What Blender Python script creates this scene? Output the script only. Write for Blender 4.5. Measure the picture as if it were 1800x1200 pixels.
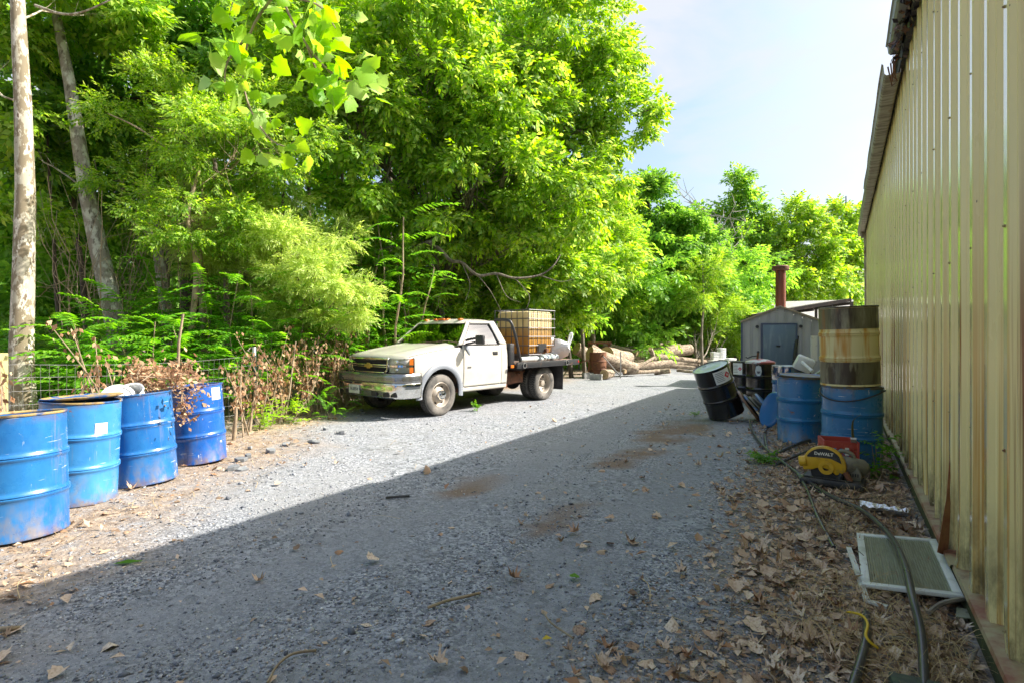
import bpy, bmesh, math, random
import numpy as np
from mathutils import Vector, Matrix, Euler, noise as mnoise

SC = bpy.context.scene
COL = SC.collection
for o in list(bpy.data.objects):
    bpy.data.objects.remove(o)
random.seed(7)
RNG = np.random.default_rng(11)

# ------------------------------------------------------------------ camera
EYE = 1.45                       # eye height of the photographer, metres
FPX = 960.0                      # focal length for an 1800 px wide frame
YAW = math.radians(31.1)         # camera turned left of the shed wall's direction
CY, SY = math.cos(YAW), math.sin(YAW)
cam_d = bpy.data.cameras.new('camera')
cam_d.sensor_width = 36.0
cam_d.lens = FPX / 1800.0 * 36.0
cam_d.shift_y = -10.0 / 1800.0
cam_d.clip_start = 0.05
cam_d.clip_end = 2000.0
cam = bpy.data.objects.new('camera', cam_d)
COL.objects.link(cam)
cam.location = (0, 0, EYE)
cam.rotation_euler = (math.radians(90), 0, YAW)
SC.camera = cam

# ------------------------------------------------------------------ sky and sun
SUN_TO = Vector((0.985, 0.665, 1.0)).normalized()
world = bpy.data.worlds.new('World')
SC.world = world
world.use_nodes = True
wn, wl = world.node_tree.nodes, world.node_tree.links
wn.clear()
w_out = wn.new('ShaderNodeOutputWorld')
w_bg = wn.new('ShaderNodeBackground')
w_bg.inputs['Strength'].default_value = 0.074
sky = wn.new('ShaderNodeTexSky')
sky.sky_type = 'NISHITA'
sky.sun_disc = False
sky.sun_elevation = math.asin(SUN_TO.z)
sky.sun_rotation = math.atan2(SUN_TO.x, SUN_TO.y)
sky.air_density = 1.3
sky.dust_density = 5.0
sky.ozone_density = 3.0
tc = wn.new('ShaderNodeTexCoord')
mp = wn.new('ShaderNodeMapping')
mp.inputs['Scale'].default_value = (1.2, 1.2, 3.4)
mp.inputs['Rotation'].default_value = (0.25, 0.2, 0.6)
cn = wn.new('ShaderNodeTexNoise')
cn.inputs['Scale'].default_value = 2.1
cn.inputs['Detail'].default_value = 7.0
cn.inputs['Roughness'].default_value = 0.55
cn.inputs['Distortion'].default_value = 0.35
cr = wn.new('ShaderNodeMapRange')
cr.inputs['From Min'].default_value = 0.46
cr.inputs['From Max'].default_value = 0.64
cr.inputs['To Min'].default_value = 0.0
cr.inputs['To Max'].default_value = 0.85
cm = wn.new('ShaderNodeMix')
cm.data_type = 'RGBA'
cm.inputs['B'].default_value = (3.2, 3.3, 3.5, 1)
wl.new(tc.outputs['Generated'], mp.inputs['Vector'])
wl.new(mp.outputs['Vector'], cn.inputs['Vector'])
wl.new(cn.outputs['Fac'], cr.inputs['Value'])
wl.new(cr.outputs['Result'], cm.inputs['Factor'])
wl.new(sky.outputs['Color'], cm.inputs['A'])
wl.new(cm.outputs['Result'], w_bg.inputs['Color'])
wl.new(w_bg.outputs['Background'], w_out.inputs['Surface'])

sun_d = bpy.data.lights.new('sun', 'SUN')
sun_d.energy = 2.9
sun_d.angle = math.radians(0.53)
sun_d.color = (1.0, 0.94, 0.85)
sun = bpy.data.objects.new('sun', sun_d)
COL.objects.link(sun)
sun.rotation_euler = SUN_TO.to_track_quat('Z', 'Y').to_euler()
sun.location = (20, 14, 30)

SC.view_settings.view_transform = 'Standard'
SC.view_settings.look = 'None'
SC.view_settings.gamma = 1.0
SC.view_settings.exposure = 1.92
SC.view_settings.use_curve_mapping = False
SC.cycles.max_bounces = 7
SC.cycles.diffuse_bounces = 5
SC.cycles.glossy_bounces = 3
SC.cycles.transmission_bounces = 4
SC.cycles.transparent_max_bounces = 8
SC.cycles.sample_clamp_indirect = 6.0
SC.cycles.caustics_reflective = False
SC.cycles.caustics_refractive = False


# ------------------------------------------------------------------ places
def W(X, Z, h=0.0):
    """a point X metres right of and Z metres ahead of the photographer, h above ground"""
    return Vector((X * CY - Z * SY, X * SY + Z * CY, h))


def P(px, py, h=0.0):
    """the point of height h seen at this place of the 1800x1200 photograph (survey helper)"""
    Z = FPX * (EYE - h) / (py - 590.0)
    return W((px - 900.0) / FPX * Z, Z, h)


def D(px, py, Z):
    """the point at distance Z ahead seen at this place of the photograph"""
    return W((px - 900.0) / FPX * Z, Z, EYE + (590.0 - py) / FPX * Z)


# ------------------------------------------------------------------ object helpers
def tag(o, label=None, cat=None, group=None, kind=None):
    if label: o['label'] = label
    if cat: o['category'] = cat
    if group: o['group'] = group
    if kind: o['kind'] = kind
    return o


def empty(name, loc=(0, 0, 0), rz=0.0, rot=None, label=None, cat=None, group=None):
    o = bpy.data.objects.new(name, None)
    o.empty_display_size = 0.2
    COL.objects.link(o)
    o.location = loc
    o.rotation_euler = rot if rot is not None else (0, 0, rz)
    return tag(o, label, cat, group)


def link(name, me, mat=None, parent=None):
    o = bpy.data.objects.new(name, me)
    COL.objects.link(o)
    if mat is not None and len(me.materials) == 0:
        me.materials.append(mat)
    if parent is not None:
        o.parent = parent
    return o


def np_mesh(name, V, F, mat, smooth=False):
    V = np.asarray(V, dtype=np.float32)
    F = np.asarray(F, dtype=np.int32)
    k = F.shape[1]
    me = bpy.data.meshes.new(name)
    me.vertices.add(len(V))
    me.vertices.foreach_set('co', V.ravel())
    me.loops.add(F.size)
    me.loops.foreach_set('vertex_index', F.ravel())
    me.polygons.add(len(F))
    me.polygons.foreach_set('loop_start', np.arange(0, F.size, k, dtype=np.int32))
    me.polygons.foreach_set('loop_total', np.full(len(F), k, dtype=np.int32))
    if smooth:
        me.polygons.foreach_set('use_smooth', np.ones(len(F), dtype=bool))
    me.update(calc_edges=True)
    if mat is not None:
        me.materials.append(mat)
    return me


def rotz(a): return Matrix.Rotation(a, 4, 'Z')
def rotx(a): return Matrix.Rotation(a, 4, 'X')
def roty(a): return Matrix.Rotation(a, 4, 'Y')
def trans(x, y, z): return Matrix.Translation((x, y, z))


class MB:
    """collects shapes; build() links them as ONE mesh object"""
    def __init__(self):
        self.v, self.f = [], []

    def add(self, V, F, m=None):
        b = len(self.v)
        for p in V:
            p = Vector(p)
            self.v.append(m @ p if m is not None else p)
        for f in F:
            self.f.append([i + b for i in f])
        return self

    def box(self, c, s, m=None):
        x, y, z = c
        a, b, d = s[0] / 2, s[1] / 2, s[2] / 2
        V = [(x + i * a, y + j * b, z + k * d) for k in (-1, 1) for j in (-1, 1) for i in (-1, 1)]
        F = [(0, 2, 3, 1), (4, 5, 7, 6), (0, 1, 5, 4), (2, 6, 7, 3), (0, 4, 6, 2), (1, 3, 7, 5)]
        return self.add(V, F, m)

    def bar(self, p, q, w, h):
        """rectangular bar from p to q"""
        p, q = Vector(p), Vector(q)
        d = q - p
        m = Matrix.Translation((p + q) / 2) @ d.to_track_quat('X', 'Z').to_matrix().to_4x4()
        return self.box((0, 0, 0), (d.length, w, h), m)

    def tube(self, path, r, n=8, caps=True, m=None):
        path = [Vector(p) for p in path]
        k = len(path)
        rr = r if isinstance(r, (list, tuple)) else [r] * k
        V, F = [], []
        t = (path[1] - path[0]).normalized()
        up = Vector((0, 0, 1)) if abs(t.z) < 0.9 else Vector((1, 0, 0))
        a = t.cross(up).normalized()
        for i in range(k):
            if i == 0: t = path[1] - path[0]
            elif i == k - 1: t = path[-1] - path[-2]
            else: t = path[i + 1] - path[i - 1]
            t = t.normalized() if t.length > 1e-9 else Vector((0, 0, 1))
            a = a - t * a.dot(t)
            a = a.normalized() if a.length > 1e-6 else t.orthogonal().normalized()
            b = t.cross(a)
            for j in range(n):
                w = 2 * math.pi * j / n
                V.append(path[i] + (a * math.cos(w) + b * math.sin(w)) * rr[i])
        for i in range(k - 1):
            for j in range(n):
                j2 = (j + 1) % n
                F.append((i * n + j, i * n + j2, (i + 1) * n + j2, (i + 1) * n + j))
        if caps:
            F.append(tuple(range(n - 1, -1, -1)))
            F.append(tuple(range((k - 1) * n, k * n)))
        return self.add(V, F, m)

    def cyl(self, p, q, r, n=16, r2=None):
        return self.tube([p, q], [r, r if r2 is None else r2], n)

    def lathe(self, prof, n=32, m=None, a0=0.0, a1=2 * math.pi, warp=None):
        """prof: list of (radius, z) turned about Z"""
        V, F = [], []
        full = abs(a1 - a0 - 2 * math.pi) < 1e-6
        cols = n if full else n + 1
        for (r, z) in prof:
            for j in range(cols):
                w = a0 + (a1 - a0) * j / n
                p = Vector((r * math.cos(w), r * math.sin(w), z))
                V.append(warp(p) if warp else p)
        for i in range(len(prof) - 1):
            for j in range(n):
                j2 = (j + 1) % cols
                F.append((i * cols + j, i * cols + j2, (i + 1) * cols + j2, (i + 1) * cols + j))
        return self.add(V, F, m)

    def prism(self, outline, t0, t1, axis='y', m=None):
        """extrude a 2-D outline (x,z) along y (or (x,y) along z, (y,z) along x)"""
        n = len(outline)
        def pt(a, b, t):
            return {'y': (a, t, b), 'z': (a, b, t), 'x': (t, a, b)}[axis]
        V = [pt(a, b, t0) for a, b in outline] + [pt(a, b, t1) for a, b in outline]
        F = [tuple(range(n)), tuple(range(2 * n - 1, n - 1, -1))]
        for i in range(n):
            j = (i + 1) % n
            F.append((i, i + n, j + n, j))
        return self.add(V, F, m)

    def grid(self, fn, nu, nv, m=None):
        V = [fn(i / nu, j / nv) for j in range(nv + 1) for i in range(nu + 1)]
        F = [(j * (nu + 1) + i, j * (nu + 1) + i + 1, (j + 1) * (nu + 1) + i + 1, (j + 1) * (nu + 1) + i)
             for j in range(nv) for i in range(nu)]
        return self.add(V, F, m)

    def ball(self, c, r, n=12, k=7):
        rx, ry, rz = r if isinstance(r, (tuple, list)) else (r, r, r)
        V, F = [], []
        for i in range(k + 1):
            t = math.pi * i / k
            for j in range(n):
                w = 2 * math.pi * j / n
                V.append((c[0] + rx * math.sin(t) * math.cos(w), c[1] + ry * math.sin(t) * math.sin(w), c[2] - rz * math.cos(t)))
        for i in range(k):
            for j in range(n):
                j2 = (j + 1) % n
                F.append((i * n + j, i * n + j2, (i + 1) * n + j2, (i + 1) * n + j))
        return self.add(V, F)

    def mesh(self, name, mat=None, smooth=35, bevel=0.0, segs=2, solid=0.0, weld=False):
        me = bpy.data.meshes.new(name)
        me.from_pydata([tuple(p) for p in self.v], [], self.f)
        if bevel or solid or weld:
            bm = bmesh.new()
            bm.from_mesh(me)
            if weld: bmesh.ops.remove_doubles(bm, verts=bm.verts, dist=1e-5)
            if solid:
                bmesh.ops.recalc_face_normals(bm, faces=bm.faces)
                bmesh.ops.solidify(bm, geom=list(bm.faces), thickness=solid)
            if bevel:
                ed = [e for e in bm.edges if len(e.link_faces) == 2 and e.calc_face_angle(0) > 0.5]
                bmesh.ops.bevel(bm, geom=ed, offset=bevel, segments=segs, affect='EDGES', profile=0.5, clamp_overlap=True)
            bm.to_mesh(me)
            bm.free()
        else:
            bm = bmesh.new()
            bm.from_mesh(me)
            bmesh.ops.recalc_face_normals(bm, faces=bm.faces)
            bm.to_mesh(me)
            bm.free()
        if smooth:
            me.polygons.foreach_set('use_smooth', np.ones(len(me.polygons), dtype=bool))
            me.set_sharp_from_angle(angle=math.radians(smooth))
        if mat is not None:
            me.materials.append(mat)
        return me

    def build(self, name, mat=None, parent=None, **kw):
        return link(name, self.mesh(name, mat, **kw), None, parent)


def curve_pts(pts, k=8):
    """Catmull-Rom through the points"""
    pts = [Vector(p) for p in pts]
    Q = [pts[0] * 2 - pts[1]] + pts + [pts[-1] * 2 - pts[-2]]
    out = []
    for i in range(1, len(Q) - 2):
        p0, p1, p2, p3 = Q[i - 1], Q[i], Q[i + 1], Q[i + 2]
        for s in range(k):
            t = s / k
            out.append(0.5 * ((2 * p1) + (p2 - p0) * t + (2 * p0 - 5 * p1 + 4 * p2 - p3) * t * t + (3 * p1 - p0 - 3 * p2 + p3) * t ** 3))
    out.append(pts[-1])
    return out


def text_mesh(body, size, mat, depth=0.0015, bold=0.0, name='lettering'):
    cu = bpy.data.curves.new(name, 'FONT')
    cu.body = body
    cu.size = size
    cu.align_x = 'CENTER'
    cu.align_y = 'CENTER'
    cu.extrude = depth
    cu.offset = bold
    cu.resolution_u = 3
    o = bpy.data.objects.new(name, cu)
    COL.objects.link(o)
    dg = bpy.context.evaluated_depsgraph_get()
    me = bpy.data.meshes.new_from_object(o.evaluated_get(dg))
    bpy.data.objects.remove(o)
    bpy.data.curves.remove(cu)
    me.materials.clear()
    me.materials.append(mat)
    return me


# ------------------------------------------------------------------ materials
def mat_new(name):
    m = bpy.data.materials.new(name)
    m.use_nodes = True
    nt = m.node_tree
    nt.nodes.clear()
    return m, nt.nodes, nt.links


def PM(name, base, rough=0.6, metal=0.0, layers=(), bump=None, coat=0.0, spec=0.5, coords='Object', rand=True, alpha=None, sss=0.0, rough_var=0.0):
    """Principled material with noise layers (colour, scale or (x,y,z), low, high[, detail]) laid over the base"""
    m, n, l = mat_new(name)
    out = n.new('ShaderNodeOutputMaterial')
    bs = n.new('ShaderNodeBsdfPrincipled')
    l.new(bs.outputs[0], out.inputs[0])
    bs.inputs['Roughness'].default_value = rough
    bs.inputs['Metallic'].default_value = metal
    bs.inputs['Specular IOR Level'].default_value = spec
    bs.inputs['Coat Weight'].default_value = coat
    bs.inputs['Coat Roughness'].default_value = 0.15
    bs.inputs['Base Color'].default_value = (*base, 1)
    tcn = n.new('ShaderNodeTexCoord')
    vec = tcn.outputs[coords]
    if rand:
        oi = n.new('ShaderNodeObjectInfo')
        ad = n.new('ShaderNodeVectorMath'); ad.operation = 'MULTIPLY_ADD'
        cb = n.new('ShaderNodeCombineXYZ')
        for k in range(3): l.new(oi.outputs['Random'], cb.inputs[k])
        l.new(cb.outputs[0], ad.inputs[0])
        ad.inputs[1].default_value = (37.0, 23.0, 0.0)
        l.new(vec, ad.inputs[2])
        vec = ad.outputs[0]
    prev = None
    for L in layers:
        colr, sc, lo, hi = L[:4]
        det = L[4] if len(L) > 4 else 5.0
        mpn = n.new('ShaderNodeMapping')
        mpn.inputs['Scale'].default_value = sc if isinstance(sc, (tuple, list)) else (sc, sc, sc)
        nz = n.new('ShaderNodeTexNoise')
        nz.inputs['Scale'].default_value = 1.0
        nz.inputs['Detail'].default_value = det
        nz.inputs['Roughness'].default_value = 0.62
        mr = n.new('ShaderNodeMapRange')
        mr.inputs['From Min'].default_value = lo
        mr.inputs['From Max'].default_value = hi
        mx = n.new('ShaderNodeMix'); mx.data_type = 'RGBA'
        l.new(vec, mpn.inputs[0]); l.new(mpn.outputs[0], nz.inputs['Vector'])
        l.new(nz.outputs['Fac'], mr.inputs['Value']); l.new(mr.outputs[0], mx.inputs['Factor'])
        if prev is None: mx.inputs['A'].default_value = (*base, 1)
        else: l.new(prev, mx.inputs['A'])
        mx.inputs['B'].default_value = (*colr, 1)
        prev = mx.outputs['Result']
    if prev is not None:
        l.new(prev, bs.inputs['Base Color'])
    if rough_var:
        nz = n.new('ShaderNodeTexNoise'); nz.inputs['Scale'].default_value = 9.0; nz.inputs['Detail'].default_value = 4
        mr = n.new('ShaderNodeMapRange'); mr.inputs['To Min'].default_value = max(0.03, rough - rough_var); mr.inputs['To Max'].default_value = min(1, rough + rough_var)
        l.new(vec, nz.inputs['Vector']); l.new(nz.outputs['Fac'], mr.inputs['Value']); l.new(mr.outputs[0], bs.inputs['Roughness'])
    if bump:
        sc, st = bump[:2]
        dist = bump[2] if len(bump) > 2 else 0.01
        mpn = n.new('ShaderNodeMapping')
        mpn.inputs['Scale'].default_value = sc if isinstance(sc, (tuple, list)) else (sc, sc, sc)
        nz = n.new('ShaderNodeTexNoise'); nz.inputs['Scale'].default_value = 1.0
        nz.inputs['Detail'].default_value = 6.0
        bp = n.new('ShaderNodeBump'); bp.inputs['Strength'].default_value = st; bp.inputs['Distance'].default_value = dist
        l.new(vec, mpn.inputs[0]); l.new(mpn.outputs[0], nz.inputs['Vector'])
        l.new(nz.outputs['Fac'], bp.inputs['Height']); l.new(bp.outputs[0], bs.inputs['Normal'])
    return m


def leaf_mat(name, cols, trans=0.45, rough=0.5, spec=0.35, gain=1.2, by_object=False):
    """thin leaf: colour picked per leaf, light shows through"""
    m, n, l = mat_new(name)
    out = n.new('ShaderNodeOutputMaterial')
    g = n.new('ShaderNodeNewGeometry')
    rp = n.new('ShaderNodeValToRGB')
    el = rp.color_ramp.elements
    while len(el) < len(cols): el.new(0.5)
    for i, c in enumerate(cols):
        el[i].position = i / (len(cols) - 1)
        el[i].color = (c[0] * gain, c[1] * gain, c[2] * gain, 1)
    if by_object:
        oi = n.new('ShaderNodeObjectInfo'); l.new(oi.outputs['Random'], rp.inputs[0])
    else:
        l.new(g.outputs['Random Per Island'], rp.inputs[0])
    bs = n.new('ShaderNodeBsdfPrincipled')
    bs.inputs['Roughness'].default_value = rough
    bs.inputs['Specular IOR Level'].default_value = spec
    l.new(rp.outputs[0], bs.inputs['Base Color'])
    tr = n.new('ShaderNodeBsdfTranslucent')
    hs = n.new('ShaderNodeHueSaturation')
    hs.inputs['Hue'].default_value = 0.485
    hs.inputs['Saturation'].default_value = 1.1
    hs.inputs['Value'].default_value = 1.9
    l.new(rp.outputs[0], hs.inputs['Color'])
    l.new(hs.outputs[0], tr.inputs['Color'])
    mx = n.new('ShaderNodeMixShader'); mx.inputs[0].default_value = trans
    l.new(bs.outputs[0], mx.inputs[1]); l.new(tr.outputs[0], mx.inputs[2])
    l.new(mx.outputs[0], out.inputs[0])
    return m


def glass_mat(name, tint, refl=0.5, base=0.06):
    m, n, l = mat_new(name)
    out = n.new('ShaderNodeOutputMaterial')
    tr = n.new('ShaderNodeBsdfTransparent'); tr.inputs[0].default_value = (*tint, 1)
    gl = n.new('ShaderNodeBsdfGlossy'); gl.inputs['Roughness'].default_value = 0.03
    fr = n.new('ShaderNodeFresnel'); fr.inputs['IOR'].default_value = 1.5
    ma = n.new('ShaderNodeMath'); ma.operation = 'MULTIPLY_ADD'; ma.inputs[1].default_value = refl; ma.inputs[2].default_value = base
    mx = n.new('ShaderNodeMixShader')
    l.new(fr.outputs[0], ma.inputs[0]); l.new(ma.outputs[0], mx.inputs[0])
    l.new(tr.outputs[0], mx.inputs[1]); l.new(gl.outputs[0], mx.inputs[2]); l.new(mx.outputs[0], out.inputs[0])
    return m


RUST = (0.17, 0.055, 0.018)
DIRT = (0.14, 0.10, 0.06)
MAT = {}
def drum_paint(name, base, base2, dirt, seed):
    """enamelled steel: faded patches, long scratches, rust at both rims, dirt splashed up from the ground"""
    m, n, l = mat_new(name)
    out = n.new('ShaderNodeOutputMaterial'); bs = n.new('ShaderNodeBsdfPrincipled'); l.new(bs.outputs[0], out.inputs[0])
    bs.inputs['Coat Weight'].default_value = 0.25; bs.inputs['Coat Roughness'].default_value = 0.12
    tcn = n.new('ShaderNodeTexCoord'); oi = n.new('ShaderNodeObjectInfo')
    cb = n.new('ShaderNodeCombineXYZ'); l.new(oi.outputs['Random'], cb.inputs[0]); l.new(oi.outputs['Random'], cb.inputs[1])
    ad = n.new('ShaderNodeVectorMath'); ad.operation = 'MULTIPLY_ADD'; l.new(cb.outputs[0], ad.inputs[0]); ad.inputs[1].default_value = (41 + seed, 29, 0); l.new(tcn.outputs['Object'], ad.inputs[2])
    sp = n.new('ShaderNodeSeparateXYZ'); l.new(tcn.outputs['Object'], sp.inputs[0])

    def noise(sc, det=5.0, dist=0.0, rot=(0, 0, 0)):
        mpn = n.new('ShaderNodeMapping'); mpn.inputs['Scale'].default_value = sc; mpn.inputs['Rotation'].default_value = rot
        k = n.new('ShaderNodeTexNoise'); k.inputs['Scale'].default_value = 1.0; k.inputs['Detail'].default_value = det; k.inputs['Roughness'].default_value = 0.65; k.inputs['Distortion'].default_value = dist
        l.new(ad.outputs[0], mpn.inputs[0]); l.new(mpn.outputs[0], k.inputs['Vector']); return k.outputs['Fac']

    def rng(v, a, b, c=0.0, d=1.0):
        k = n.new('ShaderNodeMapRange'); k.inputs['From Min'].default_value = a; k.inputs['From Max'].default_value = b; k.inputs['To Min'].default_value = c; k.inputs['To Max'].default_value = d
        l.new(v, k.inputs['Value']); return k.outputs[0]

    def op(o, a, b):
        k = n.new('ShaderNodeMath'); k.operation = o; l.new(a, k.inputs[0]); l.new(b, k.inputs[1]); k.use_clamp = True; return k.outputs[0]

    def mix(f, A, B):
        k = n.new('ShaderNodeMix'); k.data_type = 'RGBA'; l.new(f, k.inputs['Factor'])
        for q, v in (('A', A), ('B', B)):
            if isinstance(v, tuple): k.inputs[q].default_value = (*v, 1)
            else: l.new(v, k.inputs[q])
        return k.outputs['Result']
    z = sp.outputs['Z']
    c = mix(rng(noise((2.2, 2.2, 1.6)), 0.42, 0.66), base, base2)
    c = mix(rng(noise((20, 20, 1.4), 4), 0.58, 0.72, 0.0, 0.45), c, dirt)                                   # run-off streaks
    c = mix(rng(noise((3, 3, 46), 3, 0.4, (0.3, 0.2, 0)), 0.685, 0.70, 0.0, 0.8), c, (0.55, 0.6, 0.63))       # scratches along
    c = mix(rng(noise((50, 50, 5), 3, 0.5, (0.4, -0.5, 0)), 0.70, 0.715, 0.0, 0.8), c, (0.50, 0.55, 0.6))     # scratches across
    c = mix(rng(noise((5.5, 5.5, 7.0), 6, 1.0), 0.655, 0.68), c, (0.55, 0.57, 0.56))                          # bare scrapes
    c = mix(rng(noise((4.5, 4.5, 6), 7, 0.6), 0.66, 0.70), c, (0.24, 0.085, 0.03))                            # rust blooms
    rims = op('ADD', rng(z, 0.0, 0.10, 0.75, 0.0), rng(z, 0.80, 0.88, 0.0, 0.6))
    c = mix(op('MULTIPLY', rims, rng(noise((9, 9, 9), 6), 0.42, 0.60)), c, (0.17, 0.075, 0.03))               # rusting chimes
    c = mix(op('MULTIPLY', rng(z, 0.02, 0.34, 0.8, 0.0), rng(noise((13, 13, 6), 7), 0.44, 0.66)), c, dirt)    # splashed dirt
    l.new(c, bs.inputs['Base Color'])
    l.new(rng(noise((6, 6, 6)), 0.3, 0.7, 0.2, 0.46), bs.inputs['Roughness'])
    bp = n.new('ShaderNodeBump'); bp.inputs['Strength'].default_value = 0.25; bp.inputs['Distance'].default_value = 0.02
    l.new(noise((4, 4, 3.5), 3), bp.inputs['Height']); l.new(bp.outputs[0], bs.inputs['Normal'])
    return m


MAT['blue'] = drum_paint('blue_drum_paint', (0.013, 0.12, 0.36), (0.028, 0.185, 0.45), (0.24, 0.20, 0.155), 0)
MAT['blue_pale'] = drum_paint('faded_blue_drum_paint', (0.03, 0.19, 0.47), (0.06, 0.27, 0.55), (0.24, 0.21, 0.17), 11)
MAT['blue_royal'] = drum_paint('royal_blue_drum_paint', (0.010, 0.085, 0.36), (0.018, 0.13, 0.46), (0.20, 0.15, 0.10), 17)
MAT['blue_dark'] = drum_paint('deep_blue_drum_paint', (0.011, 0.13, 0.30), (0.02, 0.185, 0.39), (0.17, 0.135, 0.06), 5)
MAT['black_paint'] = PM('black_drum_paint', (0.006, 0.006, 0.007), 0.18, layers=[((0.05, 0.045, 0.035), (5, 5, 1.0), 0.6, 0.8)], coat=0.5, bump=(5, 0.12, 0.02), rough_var=0.08)
MAT['cream_drum'] = PM('cream_drum_paint', (0.62, 0.54, 0.27), 0.5, layers=[((0.50, 0.25, 0.04), (3.2, 3.2, 0.25), 0.50, 0.56), ((0.12, 0.09, 0.045), (7, 7, 0.4), 0.60, 0.72), (RUST, 14, 0.66, 0.72)], rough_var=0.15)
MAT['drum_grime'] = PM('grimy_drum_band', (0.12, 0.11, 0.06), 0.35, layers=[((0.035, 0.022, 0.010), (4, 4, 0.7), 0.46, 0.56), ((0.27, 0.25, 0.16), (7, 7, 1.5), 0.53, 0.66), ((0.20, 0.10, 0.03), (9, 9, 0.8), 0.60, 0.68)], rough_var=0.15)
MAT['rust'] = PM('rusty_steel', (0.16, 0.06, 0.025), 0.75, layers=[((0.06, 0.03, 0.02), 6, 0.5, 0.7), ((0.30, 0.14, 0.05), 14, 0.58, 0.72)], bump=(40, 0.3, 0.004))
MAT['rust_red'] = PM('red_rusted_pipe', (0.20, 0.05, 0.025), 0.5, layers=[((0.03, 0.015, 0.015), (9, 9, 0.8), 0.5, 0.62), ((0.55, 0.5, 0.48), (12, 12, 0.8), 0.70, 0.76)], rough_var=0.15)
MAT['rim_rust'] = PM('rusty_blue_rim', (0.10, 0.085, 0.05), 0.5, layers=[((0.02, 0.10, 0.25), 5, 0.5, 0.56), (RUST, 8, 0.6, 0.7)])
MAT['rim_tan'] = PM('tan_drum_rim', (0.42, 0.30, 0.12), 0.45, layers=[((0.02, 0.1, 0.3), 4, 0.48, 0.56), (RUST, 10, 0.6, 0.7)])
MAT['steel_lid'] = PM('pale_steel_lid', (0.55, 0.62, 0.63), 0.32, metal=0.4, layers=[((0.3, 0.33, 0.33), 5, 0.5, 0.75)])
MAT['label'] = PM('white_paper_label', (0.78, 0.78, 0.75), 0.6, layers=[((0.5, 0.5, 0.48), 18, 0.6, 0.75)])
MAT['print'] = PM('black_print', (0.09, 0.10, 0.12), 0.6)
MAT['print_red'] = PM('red_print', (0.55, 0.03, 0.06), 0.55)
MAT['print_white'] = PM('white_print', (0.75, 0.72, 0.6), 0.6)
MAT['debris'] = PM('drum_debris', (0.06, 0.05, 0.035), 0.9, layers=[((0.2, 0.15, 0.09), 25, 0.5, 0.7), ((0.02, 0.02, 0.02), 12, 0.55, 0.7)], bump=(45, 0.9, 0.02))
MAT['white_plastic'] = PM('white_plastic', (0.78, 0.78, 0.76), 0.4, layers=[((0.5, 0.48, 0.43), 7, 0.58, 0.75)])
MAT['black_metal'] = PM('black_painted_steel', (0.025, 0.026, 0.028), 0.42, layers=[((0.10, 0.06, 0.04), 7, 0.6, 0.72), ((0.16, 0.15, 0.14), (4, 4, 10), 0.64, 0.75)])
MAT['galv'] = PM('galvanised_wire', (0.35, 0.35, 0.34), 0.4, metal=0.8, layers=[((0.25, 0.17, 0.1), 2, 0.55, 0.7)])
MAT['cage'] = PM('grey_cage_steel', (0.17, 0.17, 0.18), 0.45, metal=0.6, layers=[((0.14, 0.08, 0.05), 3, 0.55, 0.7)])
MAT['wood_old'] = PM('weathered_timber', (0.26, 0.21, 0.15), 0.85, layers=[((0.12, 0.10, 0.08), (18, 2, 18), 0.45, 0.65)], bump=((25, 3, 25), 0.5, 0.006))
MAT['post'] = PM('treated_post', (0.40, 0.38, 0.16), 0.8, layers=[((0.26, 0.25, 0.11), (25, 25, 1.5), 0.45, 0.65), ((0.5, 0.46, 0.24), (9, 9, 1), 0.58, 0.7)], bump=((40, 40, 3), 0.4, 0.005))
MAT['deck'] = PM('rusty_bed_deck', (0.24, 0.16, 0.12), 0.8, layers=[((0.12, 0.09, 0.08), 5, 0.45, 0.7), ((0.42, 0.28, 0.2), 9, 0.6, 0.72)])


# ------------------------------------------------------------------ ground
def soil_mask(x, y):
    """1 on the wooded side and the verge, 0 on the gravel yard"""
    e = x + min(0.62 * max(y - 1.0, -4.0), 3.7) + 3.95
    e += 0.9 * (mnoise.noise((x * 0.6, y * 0.6, 3.1))) + 0.4 * mnoise.noise((x * 2.1, y * 2.1, 8.0))
    return max(0.0, min(1.0, 0.5 - e / 1.3))


def verge_mask(x, y):
    """1 in the litter strip along the shed wall"""
    e = x + 0.75 + 0.055 * max(0.0, y - 3.5) * 1.0
    e += 0.55 * mnoise.noise((x * 0.9, y * 0.7, 1.1)) + 0.3 * mnoise.noise((x * 2.7, y * 2.7, 4.0))
    v = max(0.0, min(1.0, e / 0.7 + 0.35))
    return v if y < 13.5 else v * 0.5


def mud_mask(x, y):
    v = 0.0
    for (c, rx, ry) in MUDS:
        dx, dy = (x - c.x) / rx, (y - c.y) / ry
        v = max(v, 0.85 - (dx * dx + dy * dy) + 0.9 * mnoise.noise((x * 2.3, y * 2.3, 0.0)) + 0.5 * mnoise.noise((x * 7, y * 7, 3.0)))
    return max(0.0, min(1.0, v))


MUDS = [(P(1185, 757), 0.6, 1.5), (P(830, 852), 0.3, 0.6), (P(1110, 800), 0.35, 0.9), (P(1000, 900), 0.2, 0.6)]


def track_mask(x, y):
    """1 in the two packed wheel tracks that run down the drive"""
    w = 0.35 * math.sin(y * 0.23 + 0.6) + 0.12 * mnoise.noise((0.0, y * 0.7, 2.0))
    v = 0.0
    for c in (-1.75, -3.3):
        v = max(v, 1.0 - (abs(x - c - w) / 0.42) ** 2)
    v += 0.55 * mnoise.noise((x * 1.7, y * 1.1, 6.0))
    return max(0.0, min(1.0, v))


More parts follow.
